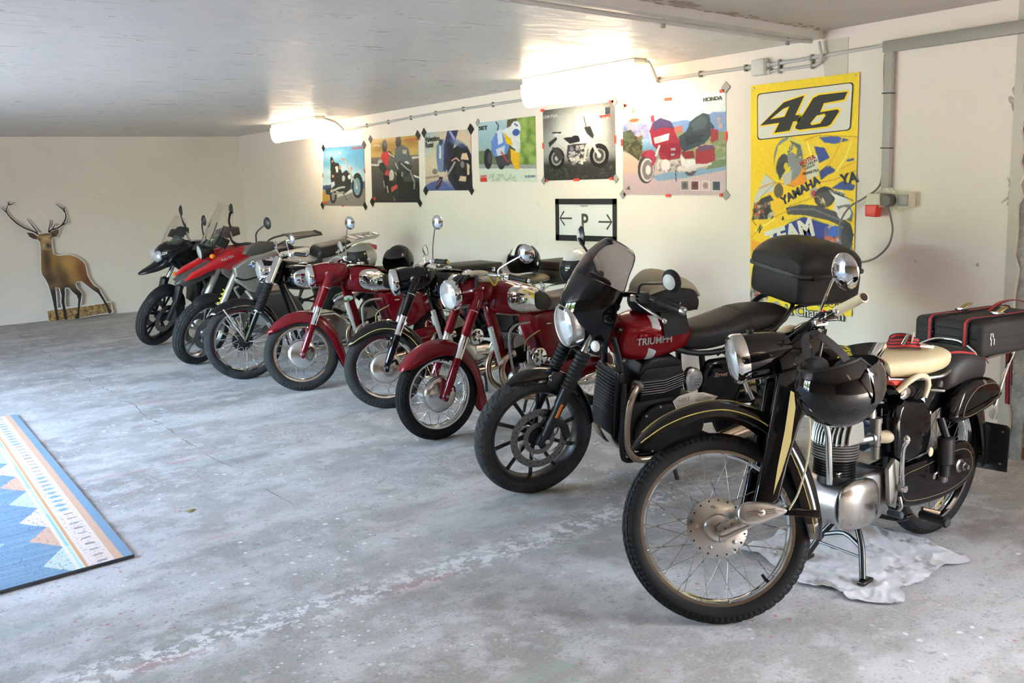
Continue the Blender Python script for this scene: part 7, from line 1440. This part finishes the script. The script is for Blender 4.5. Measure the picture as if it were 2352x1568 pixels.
    obj('printed_antlers', ab, pbr('antler_print', (.020,.012,.009), .9, spec=.1, var=(30,.6,(.09,.055,.04))), t)
    rg = random.Random(2); g = printed([(357,1480),(355,1362),(700,1330),(1088,1285),(1098,1390),(700,1450)], -.0025, lambda x, z, cx, cy: lin(np.array((150,118,70.))*(.55+.8*rg.random())), 12); g.name = 'printed_grass'
    return t
deer()
# ------------------------------------------------------------------ rug
def rug():
    x0, x1, y0, y1 = -1.25, .955, 4.19, 7.655
    xs = np.concatenate([np.linspace(x0, .30, 24)[:-1], np.linspace(.30, x1, 130)]); ys = np.linspace(y0, y1, 420); X, Y = np.meshgrid(xs, ys); d = x1-X   # distance from the right border
    rng = np.random.RandomState(4); A = np.zeros(X.shape+(3,)); A[:] = (122,148,168)
    st = rng.randn(len(ys))[:, None]*6; A += st[..., None]
    def put(m, col): A[m] = col
    put(d < .042, (126,152,172)); put((d >= .042) & (d < .078), (206,168,142)); put((d >= .078) & (d < .185), (222,204,190)); put((d >= .185) & (d < .200), (204,156,112)); put((d >= .200) & (d < .225), (216,222,220)); put((d >= .225) & (d < .238), (222,206,186))
    put((d >= .205) & (d < .222) & ((Y*40 % 1) < .5), (120,170,200))
    m = (d >= .09) & (d < .175); k = np.floor((Y-y0)/.085); ph = (Y-y0)/.085-k; mo = np.sin(k*12.9)*.5+.5
    put(m & (np.abs(ph-.5) < .22) & (np.abs(d-.132) < .034*(1-np.abs(ph-.5)*3.0)) & (mo < .45), (120,160,190)); put(m & (np.abs(ph-.5) < .12) & (np.abs(d-.125) < .02) & (mo >= .45), (150,140,130)); put(m & (rng.rand(*X.shape) < .10), (176,186,186)); put(m & (rng.rand(*X.shape) < .03), (196,120,100))
    apex = [4.345,4.711,5.023,5.377,5.733,6.066,6.40,6.75,7.10,7.42]; cols = [(186,204,196),(210,166,140),(218,202,186)]
    for i, ya in enumerate(apex):
        h = .17; w_ = .108*(1-np.abs(Y-ya)/h); m = (d >= .238) & (d < .238+w_) & (np.abs(Y-ya) < h); put(m, cols[i % 3]); put(m & (rng.rand(*X.shape) < .18), (196,180,160))
    for i in range(60):
        cx, cy = rng.uniform(-.2,.58), rng.uniform(4.25,7.5); s_ = rng.uniform(.016,.036); put(np.abs(X-cx)/s_+np.abs(Y-cy)/(s_*1.1) < 1, [(206,218,214),(222,200,180),(150,190,200)][i % 3])
    put((rng.rand(*X.shape) < .03) & (d > .24), (80,108,140))
    w, h = len(xs), len(ys); sk = (Y-y0)*.019; V = np.stack([X+sk-.02, Y+(X-x1)*.066, np.full_like(X, .011)], -1).reshape(-1, 3); idx = np.arange(w*h).reshape(h, w); F = np.stack([idx[:-1,:-1], idx[:-1,1:], idx[1:,1:], idx[1:,:-1]], -1).reshape(-1, 4).tolist()
    m_ = PRINT.copy(); m_.name = 'woven_wool'; bs = m_.node_tree.nodes['Principled BSDF']; bs.inputs['Roughness'].default_value = .95; bs.inputs['Specular IOR Level'].default_value = .1
    n = m_.node_tree; tx = n.nodes.new('ShaderNodeTexNoise'); tx.inputs['Scale'].default_value = 260; bp = n.nodes.new('ShaderNodeBump'); bp.inputs['Strength'].default_value = .5; bp.inputs['Distance'].default_value = .003; tc = n.nodes.new('ShaderNodeTexCoord'); n.links.new(tc.outputs['Object'], tx.inputs['Vector']); n.links.new(tx.outputs[0], bp.inputs['Height']); n.links.new(bp.outputs[0], bs.inputs['Normal'])
    me = color_mesh('rug', V, F, lin(np.clip(A, 0, 255)).reshape(-1, 3), m_); o = bpy.data.objects.new('rug', me); C.objects.link(o); tag(o, 'flat-woven blue kilim rug with cream border lying on the concrete floor', 'rug')
    ed = lambda x, y: (x+(y-y0)*.019-.02, y+(x-x1)*.066)
    P = [ed(*p) for p in ((x0,y0),(x1,y0),(x1,y1),(x0,y1))]; obj('rug_backing', B().prism(P, .001, .0105, 'xy'), pbr('rug_edge', (.10,.13,.17), .95), o, smooth=False)
    e = P[:2]; obj('rug_binding', B().tube([(e[0][0],e[0][1],.008),(e[1][0],e[1][1],.008)], .007, 8), pbr('rug_binding', (.05,.055,.065), .9), o)
rug()
# ------------------------------------------------------------------ cloth under the nearest motorcycle
def cloth():
    O = [(2.98,2.52),(2.97,2.40),(2.90,2.22),(2.88,2.10),(2.93,2.02),(2.90,1.93),(2.99,1.80),(3.07,1.82),(3.12,1.87),(3.24,1.85),(3.40,1.87),(3.55,1.83),(3.60,1.95),(3.63,2.12),(3.60,2.30),(3.52,2.40),(3.38,2.46),(3.30,2.55),(3.15,2.50)]
    O = [(p.x, p.y) for p in catmull([(a,b_,0) for a, b_ in O], 6, True)]; k = len(O); V = [Vector(p) for p in O]
    def inside(x, y):
        r = False
        for i in range(k):
            (x0, y0), (x1, y1) = O[i], O[i-1]
            if (y0 > y) != (y1 > y) and x < (x1-x0)*(y-y0)/(y1-y0)+x0: r = not r
        return r
    rg = random.Random(8)
    for x in np.arange(2.85, 3.68, .0095):
        for y in np.arange(1.78, 2.58, .0095):
            if inside(x, y): V.append(Vector((float(x)+rg.uniform(-.002,.002), float(y)+rg.uniform(-.002,.002))))
    vo, eo, fo, _, _, _ = delaunay_2d_cdt(V, [(i, (i+1) % k) for i in range(k)], [list(range(k))], 1, 1e-5)
    from mathutils import noise as nz
    pts = []
    for q in vo:
        p = Vector((q.x, q.y, 0)); a = nz.noise(p*3.1)*1.2; w_ = p+Vector((a*.08, nz.noise(p*2.7+Vector((9,0,0)))*.10, 0))
        r = (1-abs(nz.noise(Vector((w_.x*8+w_.y*4, w_.y*3-w_.x*2.2, 1.3)))))**6*.016+(1-abs(nz.noise(Vector((w_.x*15-w_.y*9, w_.y*9, 7)))))**6*.012+(1-abs(nz.noise(Vector((w_.x*6-w_.y*22, w_.y*12+w_.x*9, 3)))))**7*.010+(nz.noise(p*30)+1)*.0015
        for fx, fy in ((3.055,1.98),(3.09,2.27)): r *= 1-.9*math.exp(-((q.x-fx)**2+(q.y-fy)**2)/.0025)
        pts.append((q.x, q.y, .003+r*.55))
    b = B(); b.add(pts, [tuple(f) for f in fo]); q_ = NB('stained_white_cotton'); n1 = q_.noise(7, 5, .6); n2 = q_.noise(160, 3)
    c_ = q_.mix(q_.ramp(n1, .55, .66, 0, .8), (.70,.69,.68), (.26,.24,.20)); c_ = q_.mix(q_.ramp(q_.noise(4, 3), .60, .74, 0, .4), c_, (.55,.47,.33)); q_.bump(n2, .25, .001)
    o = obj('cloth', b, q_.done(c_, .9), sharp=180); tag(o, 'crumpled stained white cloth on the floor under the centre stand', 'cloth')
cloth()
# ------------------------------------------------------------------ helmets
HB = pbr('helmet_black', (.005,.005,.006), .06, spec=.5); HS = pbr('helmet_silver', (.42,.40,.36), .3, .7, coat=.5); HW = pbr('helmet_white', (.66,.65,.62), .15, coat=.6)
VIS = pbr('dark_visor', (.02,.02,.02), .05, spec=.5); VISC = pbr('tinted_visor', (.55,.54,.52), .03, 0, trans=1, ior=1.15)
h = helmet('helmet', 'glossy black open-face helmet hanging upside down from the cream handlebar grip', (2.525, 1.745, .905), (rad(8), rad(168), rad(-8)), HB, .128, None, s=(1.12,.96,1.05))
rows = []
for j in range(9):
    ph = rad(60)+rad(52)*j/8; rows.append([Vector((-.128*1.20*math.sin(ph)*math.cos(th), .128*1.02*math.sin(ph)*math.sin(th), .128*math.cos(ph)*1.08)) for th in [-1.5+3.0*i/22 for i in range(23)]])
obj('visor', B().grid(rows), pbr('smoked_visor', (.03,.028,.026), .06, spec=.5), h)
rows = [[p*1.0+Vector((-.014*jj-.004,0,-.009*jj)) for p in rows[-1][5:-5]] for jj in range(4)]; obj('visor_edge', B().grid(rows), VISC, h)
obj('side_plate', B().prism([(-.04,-.03),(.0,.04),(.03,-.03),(.0,-.045)], -.126, -.112, 'xz', .004, 2), HB, h); obj('side_plate', B().prism([(-.04,-.03),(.0,.04),(.03,-.03),(.0,-.045)], .112, .126, 'xz', .004, 2), HB, h)
text('NOLAN', .022, pbr('grey_print', (.12,.12,.12), .5), h, basis((-.106,.098,-.005), (-.62,-.78,0), (0,0,1)), extrude=.0006)
obj('chin_strap', B().strap([(.02,-.09,-.06),(.03,-.07,-.12),(.06,-.02,-.19),(.05,.04,-.17),(.02,.09,-.06)], (1,0,0), .03, .004, 5), NYLON, h); obj('cheek_pad', B().ell((.02,-.07,-.055), (.06,.03,.04), n=16, m=10), NYLON, h); obj('cheek_pad', B().ell((.02,.07,-.055), (.06,.03,.04), n=16, m=10), NYLON, h)
h = helmet('helmet', 'glossy black helmet resting behind the tank of the dark red motorcycle', on_bike(P5, (.90,-.02,.955)), (0, rad(-12), rad(40)), HB, .135)
h = helmet('helmet', 'silver helmet with dark visor on the black saddle', on_bike(P6, (1.15,0,.945)), (0, rad(-6), rad(18)), HS, .135, VIS)
h = helmet('helmet', 'black helmet with white stripes and clear visor on a saddle', on_bike(P4, (1.27,0,.955)), (0, rad(-6), rad(32)), HB, .135, VISC)
for y in (-.045, .045):
    rows = []
    for j in range(25):
        ph = -PI*.34+PI*.86*j/24; rows.append([Vector((-.1375*1.12*math.sin(-ph)*-1*.0-.1375*1.12*math.sin(-ph)*1.0, y+dy, .137*math.cos(ph)*math.sqrt(max(.01, 1-((y+dy)/.13)**2)))) for dy in (-.017,-.006,.006,.017)])
    for rw_ in rows:
        for p in rw_: p.x *= math.sqrt(max(.01, 1-((p.y)/.13)**2))
    obj('white_stripe', B().grid(rows), WHITEP, h)
helmet('helmet', 'white helmet on the grey dual seat behind the fly screen', on_bike(P3, (1.20,.02,.975)), (0, rad(-6), rad(20)), HW, .135, VIS)
# ------------------------------------------------------------------ luggage
def hard_case(label, loc, rot, sz, mat, lid=.5):
    t = thing('luggage_case', label, 'case', loc, rot); x, y, z = sz
    obj('case_base', B().box((0,0,z*lid/2), (x,y,z*lid), bev=.012, seg=3), mat, t); obj('case_lid', B().box((0,0,z*lid+z*(1-lid)/2+.002), (x+.004,y+.004,z*(1-lid)), bev=.014, seg=3), mat, t)
    for k in (-.28, .28): obj('case_latch', B().box((x*k,-y/2-.004,z*lid), (.035,.01,.035), bev=.003), CHROME, t)
    for sx in (-1, 1):
        for sy in (-1, 1): obj('corner_cap', B().box((sx*(x/2-.012),sy*(y/2-.012),z*lid), (.03,.03,z*.5), bev=.008), STEEL, t)
    obj('case_handle', B().tube([(-.06,-y/2,z*.5),(-.05,-y/2-.03,z*.5),(.05,-y/2-.03,z*.5),(.06,-y/2,z*.5)], .007, 8, 4), RUBH, t); return t
LEA = pbr('black_leather', (.022,.019,.016), .42, bump=(90,.3,.001)); LEB = pbr('dark_brown_leather', (.030,.022,.017), .5, bump=(70,.4,.001))
hard_case('flat black case with metal corners on the rack beside the round-mirrored motorcycles', on_bike(P5, (1.60,-.02,.768)), (0,0,rad(-4)), (.46,.38,.115), LEA, .55)
hard_case('tall dark brown case on the rack behind the striped helmet', on_bike(P4, (1.665,0,.768)), (0,0,rad(3)), (.34,.42,.165), LEB, .62)
# soft suitcase on the nearest rack
su = thing('suitcase', 'black soft suitcase strapped to the chrome rack behind the black pillion seat', 'suitcase', on_bike(NSU, (1.665,-.02,.775)), (0,0,rad(-9)))
obj('case_body', B().box((0,0,.075), (.50,.34,.15), bev=.026, seg=4), NYLON, su)
for z in (.04,.075,.110): obj('zip_piping', B().tube([(sx*.252,sy*.167,z) for sx, sy in ((-.9,-1),(.9,-1),(1,-.85),(1,.85),(.9,1),(-.9,1),(-1,.85),(-1,-.85))], .004, 6, 0, True), RUBH, su)
for i, (x, z, r) in enumerate(((-.195,.10,.1),(-.18,.10,-.3),(-.19,.075,.05),(-.172,.075,0))): obj('zip_pull', B().box((x,-.172,z-.012), (.007,.003,.028), (0,r,0), .001), CHROME, su)
for y, z in ((-.06,.075),(.07,.085),(-.10,.06)): obj('rivet', B().ell((-.252,y,z), (.003,.005,.005), n=8, m=6), CHROME, su)
def web(name, label, pts, wd, parent_loc=None, sm=4, w=.024):
    o = obj(name, B().strap(pts, wd, w, .0025, sm), WEBB); tag(o, label, 'strap'); lab(obj('red_stripe', B().strap(pts, wd, w*.5, .0045, sm), WEBR, o), 'red centre stripe'); return o
def SU(x, y, z): return su.matrix_basis @ Vector((x, y, z)) if False else Matrix.Translation(su.location) @ Euler(su.rotation_euler).to_matrix().to_4x4() @ Vector((x, y, z))
dirw = Euler(su.rotation_euler).to_matrix() @ Vector((0,1,0))
for y, nm in ((-.10,'near the zip pulls'),(.075,'at the far side')):
    s_ = web('luggage_strap', 'red and navy strap over the black suitcase '+nm, [SU(-.262,y,-.006),(SU(-.262,y,.10)),(SU(-.245,y,.156)),(SU(-.10,y,.1565)),(SU(.10,y,.1565)),(SU(.245,y,.156)),(SU(.262,y,.10)),(SU(.262,y,-.006))], dirw, sm=3)
    obj('buckle', B().box(SU(-.06,y,.167), (.05,.034,.012), (0,.1,rad(-9)), .003), CHROME, s_); obj('buckle_lever', B().box(SU(-.03,y,.181), (.05,.028,.006), (0,-.35,rad(-9)), .002), pbr('brass_buckle', (.40,.30,.12), .35, .9), s_)
web('luggage_strap', 'loose red and navy strap end arching over the suitcase lid', [SU(-.02,-.03,.165),SU(.03,-.05,.200),SU(.10,-.07,.207),SU(.17,-.09,.185),SU(.21,-.10,.165)], dirw)
web('luggage_strap', 'red and navy strap hanging from the rack beside the rear wheel', [on_bike(NSU,(1.60,-.02,.755)),on_bike(NSU,(1.605,-.025,.68)),on_bike(NSU,(1.60,-.03,.53))], (0,1,0)); web('luggage_strap', 'long red and navy strap end hanging from the back of the rack', [on_bike(NSU,(1.80,-.06,.755)),on_bike(NSU,(1.80,-.065,.65)),on_bike(NSU,(1.80,-.07,.50))], (.5,1,0), w=.03)
web('luggage_strap', 'short red and navy strap end hanging behind the rack stay', [on_bike(NSU,(1.84,-.05,.755)),on_bike(NSU,(1.842,-.055,.68)),on_bike(NSU,(1.84,-.06,.58))], (.5,1,0)); web('luggage_strap', 'red strap pulled across the black pillion seat', [on_bike(NSU,p) for p in ((1.20,-.06,.80),(1.27,-.10,.813),(1.36,-.13,.80),(1.45,-.13,.772),(1.50,-.125,.742))], (0,.6,.8), w=.016)
cl = [on_bike(NSU,(1.03+.055*math.cos(a)*(1-.06*k), -.02+.065*math.sin(a)*(1-.06*k), .868+.012*k+.006*math.sin(a*2))) for k in range(3) for a in [2*PI*i/10 for i in range(10)]]
s_ = web('luggage_strap', 'coiled red and navy strap with steel buckles lying on the cream saddle', cl, (0,0,1), sm=3, w=.018)
obj('buckle', B().box(on_bike(NSU,(1.05,-.10,.87)), (.06,.03,.014), (.1,.2,-.5), .003), CHROME, s_); obj('buckle', B().box(on_bike(NSU,(.98,-.06,.90)), (.03,.012,.05), (.4,.2,.3), .003), ALLOY2, s_); obj('buckle_lever', B().box(on_bike(NSU,(1.00,-.075,.905)), (.016,.006,.05), (.2,-.3,.3), .002), pbr('beige_lever', (.55,.50,.40), .5), s_)
# gloves on the headlamp of the red motorcycle
GLB = pbr('beige_leather', (.46,.41,.33), .7, var=(14,.6,(.56,.52,.45)), bump=(50,.5,.002)); GLK = pbr('black_glove_fabric', (.015,.016,.02), .8)
g = thing('work_gloves', 'beige and black work gloves lying on the red headlamp shell', 'gloves', on_bike(P3, (.30,-.02,.985)), (0,0,rad(10)))
obj('cuff', B().loft([(-.09,.018,.03,.014,.012,2.6),(-.05,.024,.045,.018,.014,2.8),(.02,.026,.05,.02,.016,2.8),(.08,.02,.045,.02,.016,2.6),(.10,.015,.03,.014,.01,2.4)], 20), GLB, g); obj('second_cuff', B().loft([(-.02,.0,.03,.012,.012,2.6),(.03,.002,.045,.02,.018,2.8),(.10,-.004,.05,.022,.02,2.8),(.13,-.008,.035,.015,.012,2.4)], 20).tf(Matrix.Translation((0,-.06,-.01))), GLB, g)
for i, (y, l) in enumerate(((-.035,.07),(-.012,.085),(.012,.085),(.034,.07))): obj('finger', B().tube([(-.08,y,.02),(-.08-l*.5,y*1.2,.012),(-.08-l,y*1.4,-.015)], [.013,.012,.009], 10, 4), GLK, g)
obj('thumb', B().tube([(-.03,-.05,.012),(-.06,-.08,-.01),(-.075,-.092,-.045)], [.014,.013,.010], 10, 4), GLK, g); lab(obj('yellow_trim', B().tube([(.03,-.10,.0),(.04,-.118,-.03),(.06,-.12,-.045),(.085,-.115,-.02),(.09,-.10,.0)], .005, 8, 4), YELLOWP, g), 'yellow trim')
# paper on the grey seat, green badge on the red motorcycle
tag(obj('folded_paper', B().prism([(1.02,4.0),(1.20,4.03),(1.21,4.20),(1.03,4.17)], .0, .002, 'xy', o=(0,0,0)).tf(Matrix.Translation((2.97, .70, .852))), pbr('white_paper', (.72,.72,.70), .6), smooth=False), 'sheet of white paper lying on the grey dual seat', 'paper')
bd = obj('inspection_badge', B().lathe([(.0005,0),(.02,0),(.02,.004),(.0005,.004)], (.40,-.062,.70), (-.3,-1,0), 24, sy=1.9), pbr('badge_white', (.62,.64,.60), .4), P5); obj('badge_print', B().lathe([(.0005,0),(.013,0),(.013,.001),(.0005,.001)], (.3985,-.0665,.685), (-.3,-1,0), 20), GREENP, bd)
# leaf litter on the floor
for x, y, r in ((1.32,4.63,.3),):
    tag(obj('dry_leaf', B().ell((x,y,.006), (.035,.013,.004), (.2,.1,r), 10, 4), pbr('pale_leaf', (.45,.43,.22), .7)), 'small pale dry leaf lying on the concrete floor', 'leaf')
